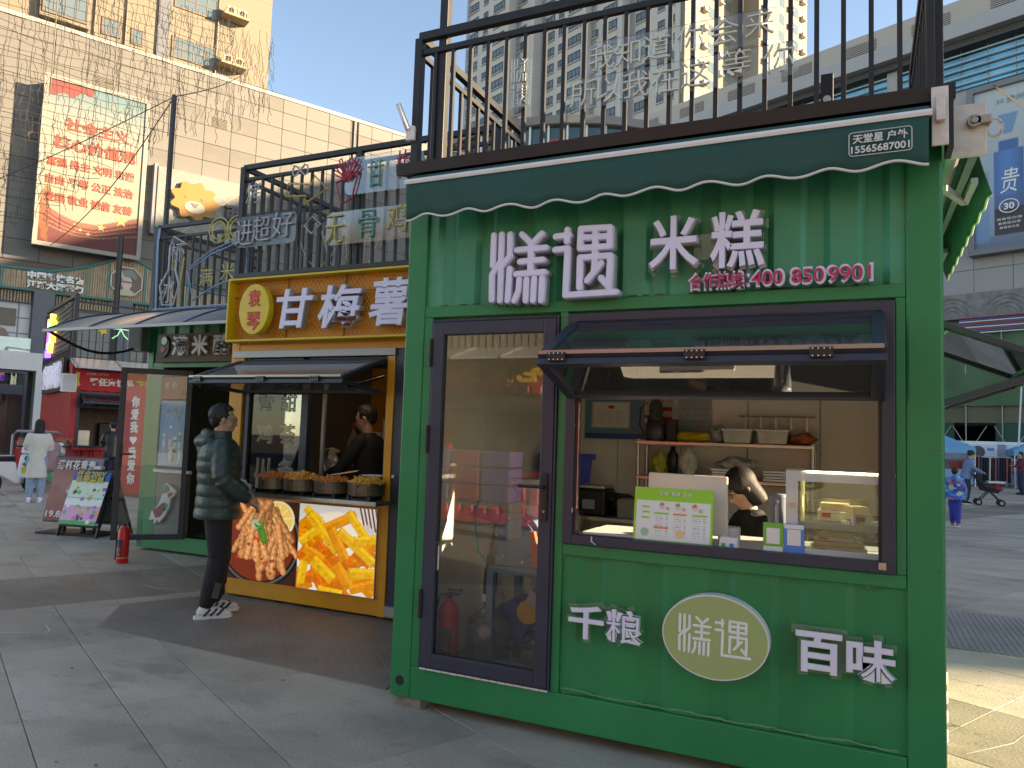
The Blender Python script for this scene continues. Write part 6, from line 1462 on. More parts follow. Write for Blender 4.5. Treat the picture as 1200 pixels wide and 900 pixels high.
text('headline', '开业200Y\n自带菜单', .5, .17, (.34, .185, .82), YELB, ab, rot=(l2, 0, 0), ext=.002, off=.03); MB().box(.3, .26, .92, .42, .34, .96).build('clip', WHT, ab)
# scooters parked at the far left
def scooter(label, loc, rz, body, seatc, cover=None):
    t = thing('scooter', label, 'scooter', loc, rz, 'scooters parked at the far left')
    for x in (-.6, .6):
        w = MB().cyl((x, -.05, .22), (x, .05, .22), .22, 20).build('wheel', RUB, t, bevel=.02); MB().cyl((x, -.055, .22), (x, .055, .22), .12, 14).build('rim', GALV, w)
    MB().prism([(-.75, .45), (-.7, .70), (-.1, .68), (.0, .35), (.30, .30), (.42, .80), (.55, .85), (.55, .35), (.2, .18), (-.1, .2), (-.3, .3)], -.14, .14).build('body', body, t, bevel=.04)
    MB().prism([(-.72, .70), (-.7, .80), (-.12, .80), (-.08, .68)], -.13, .13).build('seat', seatc, t, bevel=.03); MB().cyl((.45, -.32, 1.0), (.45, .32, 1.0), .018, 10).cyl((.5, 0, .8), (.45, 0, 1.0), .03).build('handlebar', BLK, t)
    MB().prism([(.40, .85), (.62, .80), (.60, 1.02), (.46, 1.10)], -.12, .12).build('headlight_fairing', WHT, t, bevel=.03); MB().box(.52, -.28, .95, .54, .28, 1.2).build('windscreen', GL, t)
    MB().box(-.84, -.10, .42, -.82, .10, .56).build('number_plate', YELB, t); MB().cyl((-.77, -.08, .62), (-.80, -.08, .62), .03).cyl((-.77, .08, .62), (-.80, .08, .62), .03).build('tail_light', REDL, t); MB().cyl((.3, -.3, 1.08), (.3, -.3, 1.16), .03, 10).tube([(.42, -.3, 1.0), (.35, -.3, 1.12)], .008).build('mirror', BLK, t)
    return t
scooter('white scooter with a yellow number plate, nearest at the left edge', (-14.55, 6.75, 0), math.radians(115), WHT, BLK)
s2 = scooter('scooter with a green front and a pink padded cover behind the white one', (-14.7, 7.6, 0), math.radians(120), mat('mint_plastic', (.1, .45, .25), .4), BLK)
o = sack('rider_cover', 'dusty pink quilted cover draped over a parked scooter', 'cover', -14.15, 7.25, .45, .62, .5, .68, mat('dusty_pink', (.34, .21, .22), .9, noise=(6, .2)), 14)
bs = thing('bus_stop_rail', 'grey bent rail of a cart beside the parked scooters', 'cart', (-17.0, 8.2, 0), math.radians(30)); MB().tube([(0, 0, 0), (0, 0, 1.22), (.1, 0, 1.32), (1.1, 0, 1.32), (1.2, 0, 1.25), (1.2, 0, 0)], .035, 8).build('rail', GALV, bs); MB().box(.05, .02, .3, 1.15, .06, 1.1).build('red_panel', RED, bs)
# ================================================================= LEFT SHOPPING MALL (sunlit tiled wall)
TILE = mat('cream_tile', (.128, .118, .107), .6, noise=(.9, .12)); TILE2 = mat('cream_tile_stained', (.117, .107, .097), .65, noise=(1.5, .22))
ML = (-25.653, 16.299, 0); MR = math.radians(63)
mall = thing('mall_building', 'cream tiled shopping mall wall rising behind the kiosks on the left', 'building', ML, MR)
MB().box(-14, .06, 0, 26, 30, 17.25).build('wall', mat('tile_joint', (.13, .11, .10), .8), mall)
tm = [boxmesh('cladding_panel', 1.145, .06, .785, m_, .006) for m_ in (TILE, TILE2)]
cntp = 0
for i in range(-11, 23):
    for j in range(12):
        if cntp >= 300: break
        z = 7.75 + j * .80 + .4; x = i * 1.16 + .3 + .58
        if -2.2 < x < 1.0 and 8.6 < z < 14.6: continue
        if x < -5 or x > 24: continue
        piece('cladding_panel', tm[int(rng.random() < .3)], None, mall, (x, .03 + rng.uniform(-.004, .004), z)); cntp += 1
MB().box(-14, .0, 6.2, -4.8, .06, 17.25).build('wall_cladding', TILE, mall)
MB().box(-14, -.04, 17.20, 26, .3, 17.36).build('parapet_coping', mat('coping', (.38, .33, .27), .6), mall)
MB().tube([(-14 + i, .1, 17.42 + .02 * math.sin(i)) for i in range(41)], .02, 5).build('roof_cable', BLK, mall)
for x, z in ((4.42, 15.2), (-.2, 15.5)):
    v = MB()
    for k in range(7): v.box(x - .33, -.03, z - .2 + k * .065, x + .33, .0, z - .17 + k * .065)
    v.build('vent_grille', mat('vent_dark', (.16, .13, .10), .6), mall)
MB().cyl((10.9, -.05, 7), (10.9, -.05, 17.2), .04).cyl((11.15, -.05, 7), (11.15, -.05, 17.2), .03).build('drain_pipe', TILE, mall)
# lower storeys: dark glazing with mullions, columns
MB().box(-14, .01, 4.2, 26, .055, 6.2).build('upper_glazing', mat('dull_glazing', (.10, .11, .11), .25), mall)
g = MB()
for x in np.arange(-13, 26, .95): g.box(x, -.03, 4.2, x + .05, .01, 6.2)
for z in (4.25, 4.9, 5.5, 6.1): g.box(-14, -.032, z, 26, .008, z + .05)
tag(g.build('glazing_bars', mat('bar_grey', (.20, .20, .19), .5), mall), kind='stuff')
for x0, x1 in ((-2.1, -1.4), (.75, 1.35), (5.5, 6.1)): MB().box(x0, -.35, 0, x1, .0, 6.6).build('column', mat('slate_column', (.10, .105, .125), .5, noise=(2, .1)), mall)
MB().box(-14, -.5, 4.05, -2.1, 0, 4.2).build('balcony_slab', WHT, mall); MB().box(-14, -.5, 4.2, -2.1, -.47, 4.72).build('balcony_glass', glass('balcony_glass', (.7, .85, .8), .1, 0, .3), mall)
MB().box(-14, -.02, 4.2, -2.15, .0, 6.1).build('white_shopfront', mat('pale_wall', (.55, .55, .54), .6), mall); MB().box(-4.6, -.1, 5.2, -2.6, -.02, 5.85).build('louvre', mat('brown_louvre', (.15, .12, .09), .6), mall)
MB().prism([(x - 3.3, z + 4.75) for x, z in el(.55, .42, 8)], -.12, -.02).build('emblem', mat('mauve_emblem', (.25, .17, .14), .6), mall)
# ground-floor white wing
wg = thing('shop_wing', 'white single-storey shop wing with dark shop windows at the far left', 'building', ML, MR)
MB().box(-14, -1.6, 3.45, -1.55, -.4, 4.1).box(-1.95, -1.6, 0, -1.55, -.4, 3.45).box(-14, -1.6, 0, -1.95, -.5, .35).build('wall', mat('white_render', (.62, .62, .60), .6, noise=(1, .06)), wg)
MB().box(-14, -.62, .35, -1.95, -.58, 3.45).build('back', mat('shop_dark', (.05, .05, .05), .5), wg); MB().ring(-6, .35, -2.2, 3.40, .09, -1.55, -1.45).box(-5.9, -1.5, 2.55, -2.3, -1.46, 2.66).box(-5.9, -1.52, 2.66, -2.3, -1.46, 2.9).box(-3.9, -1.55, .4, -3.8, -1.47, 3.4).build('window_frame', ANT, wg); MB().box(-6, -1.49, .4, -2.25, -1.48, 3.4).build('glass_pane', GLD, wg)
# bamboo sign fascia
bf = thing('restaurant_sign', 'bamboo-clad restaurant fascia with a teal edge, white characters and an octagonal portrait', 'sign', ML, MR)
TEAL = mat('teal_trim', (.05, .20, .18), .5)
top = [(-7, 7.30), (-3, 7.34), (-1.6, 7.38), (-.4, 7.75), (.5, 8.20), (1.0, 8.40), (1.6, 8.25), (2.6, 7.85), (4.2, 7.45), (9, 7.3)]
def topz(x): return float(np.interp(x, [p[0] for p in top], [p[1] for p in top]))
MB().prism(top + [(9, 6.62), (-7, 6.62)], -.22, -.12).build('backboard', mat('bamboo_back', (.26, .18, .12), .7), bf)
MB().tube([(x, -.26, z + .04) for x, z in top], .06, 6).tube([(-7, -.26, 6.60), (9, -.26, 6.60)], .05, 6).build('edge_trim', TEAL, bf)
BAM = mat('bamboo', (.40, .29, .18), .6, noise=(3, .3)); b = MB()
for i in range(int(16 / .085)):
    x = -7 + i * .085; z1 = topz(x); b.beam((x, -.235, 6.66), (x + rng.uniform(-.02, .02), -.235, z1 - .03), .055, .03, upv=(0, 1, 0))
tag(b.build('bamboo_canes', BAM, bf, fixn=False), kind='stuff')
for x in (-6, -4.6, -3.2, -2.25, -1.2, -.35, .38, 1.72, 2.5, 3.4, 4.5): MB().box(x, -.29, 6.6, x + .06, -.24, topz(x)).build('divider', TEAL, bf)
text('characters', '中国餐饮名店', 1.9, .30, (-1.42, -.32, 7.19), WPAP, bf, ext=.04, off=.05); text('characters', '江浙大厨掌勺', 1.9, .30, (-1.42, -.32, 6.84), WPAP, bf, ext=.04, off=.05)
text('characters', '苑菜', .5, .3, (2.35, -.32, 7.25), WPAP, bf, ext=.04, off=.05)
octo = lambda r: [(1.05 + r * math.cos(math.radians(22.5 + 45 * k)), 7.42 + r * math.sin(math.radians(22.5 + 45 * k))) for k in range(8)]
MB().prism(octo(.63), -.40, -.26).build('octagon_rim', WPAP, bf); MB().prism(octo(.60), -.42, -.39).build('octagon_face', mat('octagon_rose', (.15, .085, .07), .5), bf)
FC = mat('portrait_cream', (.52, .44, .36), .5)
MB().prism([(1.05 + .20 * math.cos(a) , 7.36 + .28 * math.sin(a)) for a in np.linspace(0, 2 * PI, 16)[:-1]], -.44, -.42).build('portrait_face', FC, bf); MB().prism([(.62, 6.90), (1.0, 7.15), (1.12, 7.15), (1.45, 6.90), (1.3, 6.86), (.8, 6.86)], -.438, -.42).build('portrait_robe', mat('robe_green', (.42, .42, .28), .5), bf)
MB().prism([(.75, 7.55), (.9, 7.85), (1.2, 7.92), (1.42, 7.72), (1.38, 7.5), (1.2, 7.6), (.95, 7.6)], -.447, -.441).build('portrait_headdress', mat('dress_grey', (.16, .20, .18), .5), bf)
for k in range(3): MB().beam((1.0 - k * .04, -.452, 7.45 + k * .06), (.60 + k * .1, -.452, 7.72 + k * .07), .05, .01, upv=(0, 1, 0)).build('portrait_ray', FC, bf)
MB().box(.86, -.449, 7.36, 1.25, -.443, 7.43).build('portrait_mask', mat('mask_red', (.35, .07, .05), .5), bf)
b = MB()
for i in range(int(16 / .10)):
    x = -7 + i * .10
    if -2.1 < x < -1.35 or .7 < x < 1.4: continue
    b.beam((x, -.10, 6.12), (x + rng.uniform(-.04, .04), -.10, 6.55), .045, .03, upv=(0, 1, 0))
tag(b.build('hanging_canes', BAM, bf, fixn=False), kind='stuff'); MB().box(-7, -.09, 6.1, 9, -.05, 6.56).build('cane_shadow_board', mat('cane_shade', (.08, .06, .045), .7), bf)  # dark sheet puts the shade behind the hanging canes into colour
MB().beam((-7, -.3, 6.1), (9, -.3, 6.02), .05).build('lower_rail', BLK, bf)
# propaganda billboard
bb = thing('billboard', 'tall framed poster of red slogans above a red ribbon on the mall wall', 'billboard', ML, MR)
MB().box(-2.28, -.80, 8.36, 1.32, .02, 14.88).build('box', mat('billboard_side', (.16, .17, .20), .5, noise=(1.5, .1)), bb); MB().ring(-2.36, 8.28, 1.40, 14.98, .16, -.88, -.78).build('frame', mat('frame_grey', (.24, .22, .19), .5), bb)
def slogan(u, v):
    c = np.stack([np.interp(v, [0, .3, .75, 1], [a, b_, d, e]) for a, b_, d, e in zip(lin(240, 225, 200), lin(245, 232, 205), lin(242, 238, 220), lin(140, 200, 215))], -1)
    c = over(c, (((u / .44) ** 2 + ((1 - v) / .085) ** 2) < 1 + .25 * np.sin(u * 34)) * .9, lin(225, 75, 55))
    w1 = .115 + .10 * (1 - u) ** 2 - .03 * np.sin(u * 5) + .12 * np.clip(u - .55, 0, 1) ** 1.3 * 1.6
    c = over(c, (v < w1 + .03) * .9, lin(215, 120, 90)); c = over(c, (v < w1) * 1., lin(185, 55, 50)); c = over(c, ((v < w1 * .6)) * .8, lin(165, 70, 70))
    for k in range(3): c = over(c, (np.abs(v - (w1 * (.95 - k * .16) - .01)) < .004) * .7, lin(240, 200, 160))
    c = over(c, ((u < .1) & (v < .34) & (vnoise(u, v, 18, 2) > .4)) * .8, lin(215, 130, 60))
    return c
paint('poster_print', 3.42, 6.36, 90, 160, lambda u, v: slogan(u, v) * .24, bb, (-2.19, -.825, 8.44), rough=.6)
RS = mat('slogan_red', (.27, .045, .022), .5)
for s_, x, z, w, h in (('社会主义', -.42, 13.20, 2.3, .52), ('核心价值观', -.46, 12.42, 2.9, .55)): text('slogan', s_, w, h, (x, -.84, z), RS, bb, ext=.01, off=.03)
for k, s_ in enumerate(('富强 民主 文明 和谐', '自由 平等 公正 法治', '爱国 敬业 诚信 友善')): text('slogan', s_, 3.05, .38, (-.55, -.84, 11.62 - k * .70), RS, bb, ext=.01, off=.03)
for x, z, r in ((.62, 9.75, .26), (-.08, 9.35, .17), (-.52, 9.0, .10), (-.8, 9.12, .08), (-1.0, 9.3, .06)):
    MB().prism([(x + r * math.cos(a) * (1 if i % 2 == 0 else .42), z + r * math.sin(a) * (1 if i % 2 == 0 else .42)) for i, a in enumerate(np.linspace(PI / 2, PI / 2 + 2 * PI, 11)[:-1])], -.835, -.827).build('star', mat('star_gold', (.38, .27, .09), .5), bb)
# second billboard with yellow lion-like flower head
lb = thing('billboard', 'cream quilted billboard with a yellow star-shaped animal head emblem beside the slogan poster', 'billboard', ML, MR)
MB().box(1.95, -.45, 9.72, 6.6, .02, 12.5).build('box', mat('cream_board', (.18, .172, .148), .5, noise=(1, .05)), lb); MB().box(1.80, -.40, 9.6, 1.95, .02, 12.62).build('edge', mat('billboard_side', (.16, .17, .20), .5), lb)
b = MB()
for k in range(-4, 9):
    for sgn in (1, -1):
        xa = 1.95 + k * .95; za, zb_ = (9.75, 12.47)
        seg = [(xa, za), (xa + 2.72 * 1.05, zb_)] if sgn > 0 else [(xa, zb_), (xa + 2.72 * 1.05, za)]
        (ax, az), (bx, bz) = seg; t0 = max(0, (1.97 - ax) / (bx - ax)); t1 = min(1, (6.58 - ax) / (bx - ax))
        if t1 > t0 + .05: b.beam((ax + (bx - ax) * t0, -.452, az + (bz - az) * t0), (ax + (bx - ax) * t1, -.452, az + (bz - az) * t1), .035, .01, upv=(0, 1, 0))
b.build('quilt_lines', mat('quilt_line', (.33, .31, .26), .6), lb)
cx, cz = 3.42, 11.25
pts = [(cx + (.92 + .11 * math.cos(9 * a)) * math.cos(a), cz + (.78 + .09 * math.cos(9 * a)) * math.sin(a)) for a in np.linspace(0, 2 * PI, 73)[:-1]]
MB().prism([(x - .06, z - .03) for x, z in pts], -.60, -.46).build('emblem_side', mat('emblem_grey', (.13, .12, .10), .6), lb); MB().prism(pts, -.66, -.60).build('emblem_head', mat('emblem_yellow', (.28, .12, .01), .5), lb)
MB().prism([(cx + .42 * math.cos(a), cz - .28 + .26 * math.sin(a)) for a in np.linspace(0, 2 * PI, 24)[:-1]], -.68, -.66).build('muzzle', mat('muzzle_cream', (.32, .29, .23), .5), lb)
MB().prism([(cx - .19, cz - .10), (cx + .19, cz - .10), (cx + .06, cz - .28), (cx - .02, cz - .30)], -.70, -.68).build('nose', mat('emblem_brown', (.14, .11, .09), .5), lb)
for x in (-.35, .32): MB().prism([(cx + x + .07 * math.cos(a), cz + .13 + .07 * math.sin(a)) for a in np.linspace(0, 2 * PI, 12)[:-1]], -.68, -.66).build('eye_dot', mat('emblem_brown', (.14, .11, .09), .5), lb)
text('characters', '西', .9, .8, (5.15, -.60, 11.0), mat('dark_letters', (.06, .05, .045), .5), lb, ext=.08, off=.04)

# ================================================================= CREAM APARTMENT TOWER behind the mall roof
ta = thing('apartment_block', 'sunlit cream apartment block with brown framed windows above the mall roof, top left', 'building', tuple(Vector(ML) + Matrix.Rotation(MR, 3, 'Z') @ Vector((0, 12, 0))), MR)
CRM = mat('cream_render', (.17, .14, .10), .65, noise=(.6, .06)); BRN = mat('brown_frame', (.14, .10, .07), .5); WGL = mat('window_pane_sky', (.10, .14, .16), .12, spec=.5)
MB().box(-16, .1, 0, 10.55, 12, 40).build('wall', CRM, ta)
def winset(root, x0, z0, x1, z1, nx, nz=1, ys=0., lab='window', fm=BRN, fwid=.09):
    w = MB().ring(x0, z0, x1, z1, fwid, ys - .06, ys + .12).build(lab, fm, root)
    MB().box(x0 + fwid * .6, ys - .035, z0 + fwid * .6, x1 - fwid * .6, ys - .012, z1 - fwid * .6).build('pane', WGL, w)
    g = MB()
    for i in range(1, nx): x = x0 + (x1 - x0) * i / nx; g.box(x - fwid * .3, ys - .058, z0, x + fwid * .3, ys - .036, z1)
    for i in range(1, nz): z = z0 + (z1 - z0) * i / nz; g.box(x0, ys - .056, z - fwid * .3, x1, ys - .037, z + fwid * .3)
    if nx > 1 or nz > 1: g.build('glazing_bar', fm, w)
    return w
for z in (23.15, 26.2, 29.2):
    winset(ta, 4.8, z + .05, 7.25, z + 1.35, 4, 2, .1); winset(ta, 1.15, z + .1, 2.1, z + 1.1, 2, 2, .1); winset(ta, 2.65, z + .05, 3.30, z + 1.0, 2, 1, .1)
    MB().box(-1.8, -.35, z - .1, .5, .1, z + 1.7).build('bay', CRM, ta); winset(ta, -1.7, z + .1, .4, z + 1.55, 4, 1, -.36)
    winset(ta, -6.2, z + .1, -3.6, z + 1.4, 4, 2, .1)
    bx = MB().ring(7.45, z + .45, 8.9, z + .85, .03, -.75, -.70)
    for i in range(9): bx.box(7.5 + i * .16, -.75, z + .45, 7.52 + i * .16, -.72, z + .85)
    bx.box(7.42, -.78, z + .32, 8.93, .1, z + .45); bx.build('air_conditioner_shelf', mat('shelf_brown', (.30, .21, .12), .6), ta)
    for x in (7.6, 8.25): u = MB().box(x, -.6, z + .46, x + .55, -.1, z + .95).build('air_conditioner', mat('ac_cream', (.5, .44, .34), .5), ta); MB().cyl((x + .27, -.62, z + .7), (x + .27, -.6, z + .7), .17, 14).build('fan_grille', BLK, u)
MB().box(3.98, -.04, 22, 4.58, .1, 40).build('dark_recess', mat('slate_column', (.10, .105, .125), .5), ta)
for x in (2.35, .8, 7.30): MB().cyl((x, .0, 20), (x, .0, 40), .05).build('drain_pipe', BRN, ta)
for z in np.arange(22.6, 40, 1.5): MB().box(7.4, .085, z, 10.56, .1, z + .03).build('render_joint', mat('joint_tan', (.25, .19, .12), .7), ta)
MB().prism([(-5.2, 15.0), (-2.55, 15.0), (-2.45, 17.2), (-5.2, 17.2)], -1.0, -.1).build('bay_base', mat('pale_concrete', (.44, .40, .34), .7), ta)

# ================================================================= CENTRAL HIGH-RISE
TT = (-22.498, 111.837, 0); TRZ = math.radians(-24)
tw = thing('high_rise', 'tall grey-white residential high-rise with sunlit cream sides behind the near railing', 'building', TT, TRZ)
CON = mat('pale_render', (.44, .42, .40), .7, noise=(.25, .06)); CON2 = mat('grey_recess', (.27, .27, .29), .7, noise=(.25, .06)); CRS = mat('cream_render2', (.20, .172, .128), .7, noise=(.25, .06))
bays = [(-48.2, -34.5, -8.4, [(-45.9, 3.1), (-37.9, 3.2)], [(-42.0, 1.3)], 135), (-34.5, -29.2, -6.7, [(-33.3, 2.9)], [], 135), (-29.2, -17.6, -5.2, [(-27.2, 2.9), (-20.6, 3.0)], [(-24.0, 1.2)], 135), (-17.6, -10.2, -4.1, [(-13.3, 3.1)], [(-16.6, 1.2)], 135), (-10.2, .2, -2.6, [(-7.3, 3.0)], [(-3.6, 1.3), (-1.2, 1.2)], 135)]
wme = {}
def twwin(w, h):
    k = (w, h)
    if k in wme: return wme[k]
    b = MB(); b.ring(-w / 2, -h / 2, w / 2, h / 2, .10, -.10, .06)
    n = 3 if w > 2 else 2
    for i in range(1, n): b.box(-w / 2 + w * i / n - .05, -.08, -h / 2, -w / 2 + w * i / n + .05, 0, h / 2)
    b.box(-w / 2, -.079, -h / 2 + h * .28, w / 2, 0, -h / 2 + h * .28 + .08)
    b.mi = 1; b.box(-w / 2 + .05, -.02, -h / 2 + .05, w / 2 - .05, 0, h / 2 - .05)
    b.mi = 2; b.box(-w / 2 - .1, -.3, -h / 2 - .14, w / 2 + .1, .0, -h / 2 - .02)
    me = bpy.data.meshes.new('window'); me.from_pydata(b.v, [], b.f)
    for m_ in (mat('tower_frame', (.07, .065, .06), .5), WGL, CON): me.materials.append(m_)
    me.polygons.foreach_set('material_index', b.m); wme[k] = me; return me
nw = 0
for bi, (x0, x1, y, big, small, top_) in enumerate(bays):
    MB().box(x0, y, 0, x1, 20, top_).build('wall_bay', CON, tw)
    MB().box(x1 - .7, y - .5, 0, x1, y, top_).build('pilaster', CON, tw)
    if big: MB().box(x0, y - .06, 0, x0 + 1.1, y, top_).build('recess_strip', CON2, tw)
    for f in range(9, 36):
        z = 3.05 * f + 1.5
        if z < 42: continue
        for cx_, w in [(a, b) for a, b in big] + [(a, b) for a, b in small]:
            ph = 'window'
            if nw < 298: piece(ph, twwin(w, 1.75 if w > 2 else 1.45), None, tw, (cx_, y - .002, z)); nw += 1
mid = MB().box(-4, 1, 0, .9, 22, 134).build('recess_wall', CON2, tw)
# sunlit east faces: front block and rear block
MB().box(.2, -2.58, 0, 1.0, 12, 135).build('east_wall', CRS, tw)
MB().box(1.0, 11.7, 0, 5.2, 27.5, 135).build('rear_block', CRS, tw)
e = MB(); e2 = MB()
for f in range(14, 36):
    z = 3.05 * f + 1.5
    for yy in (.5, 4.5, 9.2, 15.0, 19.0, 23.5):
        xx = 1.0 if yy < 12 else 5.2
        (e if yy in (4.5, 9.2, 19., 23.5) else e2).box(xx - .02, yy - .8, z - .9, xx + .05, yy + .8, z + .8)
tag(e.build('side_windows', WGL, tw), kind='stuff'); tag(e2.build('side_windows', mat('tower_frame', (.07, .065, .06), .5), tw), kind='stuff')
a = MB()
for f in range(14, 36):
    z = 3.05 * f + .6
    for yy in (2.3, 6.6, 13.2, 21.3, 25.6):
        xx = 1.0 if yy < 12 else 5.2
        a.box(xx, yy - .5, z, xx + .8, yy + .5, z + .1).box(xx + .1, yy - .4, z + .1, xx + .6, yy + .35, z + .85)
tag(a.build('air_conditioners', mat('ac_cream', (.5, .44, .34), .5), tw), kind='stuff')
for z in np.arange(45, 130, 3.05): MB().box(1.0, -2.5, z, 1.04, 11.7, z + .12).build('floor_line', mat('joint_tan', (.25, .19, .12), .7), tw) if z < 110 else None

# ================================================================= RIGHT MALL (shaded, long glass band)
RT = (8.903, 49.0715, 0); RRZ = math.radians(-23)
rm = thing('mall_building', 'long shaded mall building with a parapet and horizontal glass band on the right', 'building', RT, RRZ)
PAR = mat('pale_parapet', (.42, .38, .33), .65, noise=(.4, .06)); FAS = mat('silver_fascia', (.36, .36, .37), .45, noise=(.5, .05)); RTL = mat('grey_cladding', (.34, .33, .33), .5, noise=(.5, .06))
MB().box(-40, .6, 3.3, 65.4, 26, 30.2).box(-40, .6, 0, -2.5, 26, 3.3).box(6, .6, 0, 65.4, 26, 3.3).box(-2.5, 8, 0, 6, 26, 3.3).build('core', mat('core_grey', (.20, .20, .20), .7), rm)
MB().box(-40, .05, 28.45, 65.4, .62, 30.3).build('parapet', PAR, rm); MB().box(-40, -.9, 27.45, 65.4, .05, 28.45).build('fascia', FAS, rm); MB().box(-40, -.3, 27.0, 65.4, .6, 27.45).build('soffit', mat('soffit_dark', (.06, .06, .065), .6), rm)
gb = glass('facade_glass', (.02, .05, .06), .55); FG = mat('facade_mirror', (.12, .30, .34), .06, .8, noise=(.35, .5))
MB().box(-40, .35, 24.5, 65.4, .4, 27.0).build('glass_band', FG, rm)
b = MB()
for k in range(5): b.box(-40, .15, 24.75 + k * .48, 65.4, .22, 24.83 + k * .48)
tag(b.build('silver_rails', mat('silver_rail', (.42, .42, .43), .4, .3), rm), kind='stuff')
for x in range(-39, 60, 9): MB().box(x + 6.6, .1, 24.4, x + 7.3, .6, 27.1).build('pier', RTL, rm)
b = MB()
for x in np.arange(-40, 60, 1.5): b.box(x, .33, 24.5, x + .05, .36, 27.0)
tag(b.build('mullions', mat('mullion_grey', (.16, .18, .18), .5), rm), kind='stuff')
cm_ = boxmesh('cladding_panel', 2.08, .08, 1.48, RTL, .015)
for i in range(-4, 16):
    for j in range(9): 
        x, z = i * 2.1 + .6, 11.4 + .75 + j * 1.5
        if z > 24.4: continue
        piece('cladding_panel', cm_, None, rm, (x, .56 + rng.uniform(-.006, .006), z))
for x in np.arange(-36, 56, 4.6):
    v = MB().box(x, .0, 28.95, x + 2.3, .045, 29.75)
    o = v.build('roof_vent', mat('vent_dark2', (.10, .09, .08), .6), rm); g = MB()
    for k in range(6): g.box(x, -.03, 29.0 + k * .13, x + 2.3, -.0, 29.05 + k * .13)
    g.build('vent_slat', PAR, o)
STN = mat('carved_stone', (.24, .23, .22), .8, noise=(2.5, .3), bump=(1.2, .8))
MB().box(-3.6, -.1, 9.8, 30, .55, 11.35).build('stone_relief', STN, rm)
b = MB()
for k in range(7): 
    for rr in (.5, .75, 1.0, 1.25): b.tube([(-1.5 + k * 3 + rr * math.cos(a), -.12, 9.85 + rr * math.sin(a)) for a in np.linspace(0, PI, 12)], .035, 5)
tag(b.build('relief_arcs', STN, rm), kind='stuff')
for k in range(9): MB().prism([(-.9, 9.75 - k * .12), (8, 9.75 - k * .12 - .02), (8, 9.69 - k * .12), (-.9, 9.69 - k * .12)], -.7 - k * .03, -.6 - k * .03).build('coloured_stripe', (mat('stripe_red', (.4, .06, .08), .5), mat('stripe_blue', (.08, .10, .30), .5), WHT)[k % 3], rm)
# construction netting and ground storey
NET = mat('green_netting', (.085, .16, .075), .8, noise=(.8, .2), bump=(2, .4)); NETD = mat('dark_green_netting', (.035, .10, .065), .8, noise=(.8, .2))
nn_ = thing('scaffold_netting', 'green construction netting on scaffolding along the mall ground storeys, far right', 'scaffolding', RT, RRZ)
v = MB(); vs = []
for i in range(61):
    for j, z in enumerate((8.9, 7.4, 5.9, 4.4)): vs.append((-12 + i * .4, -.6 - .08 * math.sin(i * 1.1 + j) - .05 * j, z))
v.add(vs, [(i * 4 + j, i * 4 + j + 1, i * 4 + j + 5, i * 4 + j + 4) for i in range(60) for j in range(3)]); v.build('upper_netting', NET, nn_, smooth=True, fixn=False)
MB().box(-12, -.55, 3.4, 12, -.5, 4.5).build('net_band', mat('tan_band', (.16, .15, .09), .8), nn_); MB().box(-12, -.5, 0, -1.3, -.45, 3.4).box(.9, -.5, 0, 12, -.45, 3.4).build('lower_netting', NETD, nn_)
for x in np.arange(-12, 12, 1.9): MB().cyl((x, -.7, 0), (x, -.7, 9), .04).build('scaffold_pole', GALV, nn_)
for x in (-3.2, -1.3, .9, 2.8): MB().beam((x, -.72, .2), (x + 1.8, -.72, 3.2), .04).beam((x + 1.8, -.74, .2), (x, -.74, 3.2), .04).build('scaffold_brace', GALV, nn_)
# bottle billboard
def bottle(u, v):
    c = np.stack([np.interp(v, [0, .3, 1], [a, b_, d]) for a, b_, d in zip(lin(110, 125, 155), lin(170, 185, 200), lin(205, 215, 220))], -1)
    m = (np.abs(u - .42) < .17) & (v > .08) & (v < .60); sh = .75 + .5 * np.cos((u - .40) * 9); c = np.where(m[..., None], lin(80, 130, 195) * sh[..., None], c)
    c = over(c, (m & (v < .24)) * 1., lin(70, 62, 70)); c = over(c, (m & (v > .24) & (v < .32)) * .5, lin(100, 100, 130))
    m = (np.abs(u - .42) < .12) & (v > .60) & (v < .66); c = over(c, m * 1., lin(70, 120, 180)); m = (np.abs(u - .42) < .05 + (v - .70) * .6) & (v > .70) & (v < .82); c = over(c, m * 1., lin(120, 165, 205)); m = (np.abs(u - .42) < .1) & (v > .665) & (v < .70); c = over(c, m * .9, lin(215, 205, 205))
    c = over(c, ((np.abs(u - .10) < .09) & (v > .05) & (v < .48)) * .7, lin(120, 170, 215)); c = over(c, ((u > .19) & (u < .25) & (v < .6) & (v > .08)) * .5, lin(160, 195, 225))
    return c
b2_ = thing('billboard', 'large billboard of a blue bottle marked 30 on the right mall wall', 'billboard', RT, RRZ)
MB().ring(-.5, 13.6, 4.5, 24.1, .35, -.35, .5).build('frame', mat('billboard_frame', (.17, .18, .20), .5), b2_); paint('poster_print', 4.5, 10.0, 70, 130, lambda u, v: bottle(u, v) * .72, b2_, (-.25, -.1, 13.85), t=.1, rough=.5)
text('character', '贵', 1.0, 1.5, (1.7, -.14, 17.9), WPAP, b2_, ext=.01, off=.0, shear=.2); MB().tube([(1.65 + .5 * math.cos(a), -.15, 16.35 + .40 * math.sin(a)) for a in np.linspace(0, 2 * PI, 20)[:-1]], .04, 5, closed=True).build('ring', WPAP, b2_); text('number', '30', .55, .40, (1.65, -.14, 16.35), WPAP, b2_, ext=.01, off=.03)
for k in range(3): text('small_print', '酱香型白酒', 1.3 - .15 * k, .15, (1.65, -.14, 15.6 - k * .26), WPAP, b2_, ext=.01)
text('brand', 'H 贵州珍酒', 2.4, .42, (2.3, -.14, 22.9), mat('brand_grey', (.25, .3, .36), .5), b2_, ext=.01)
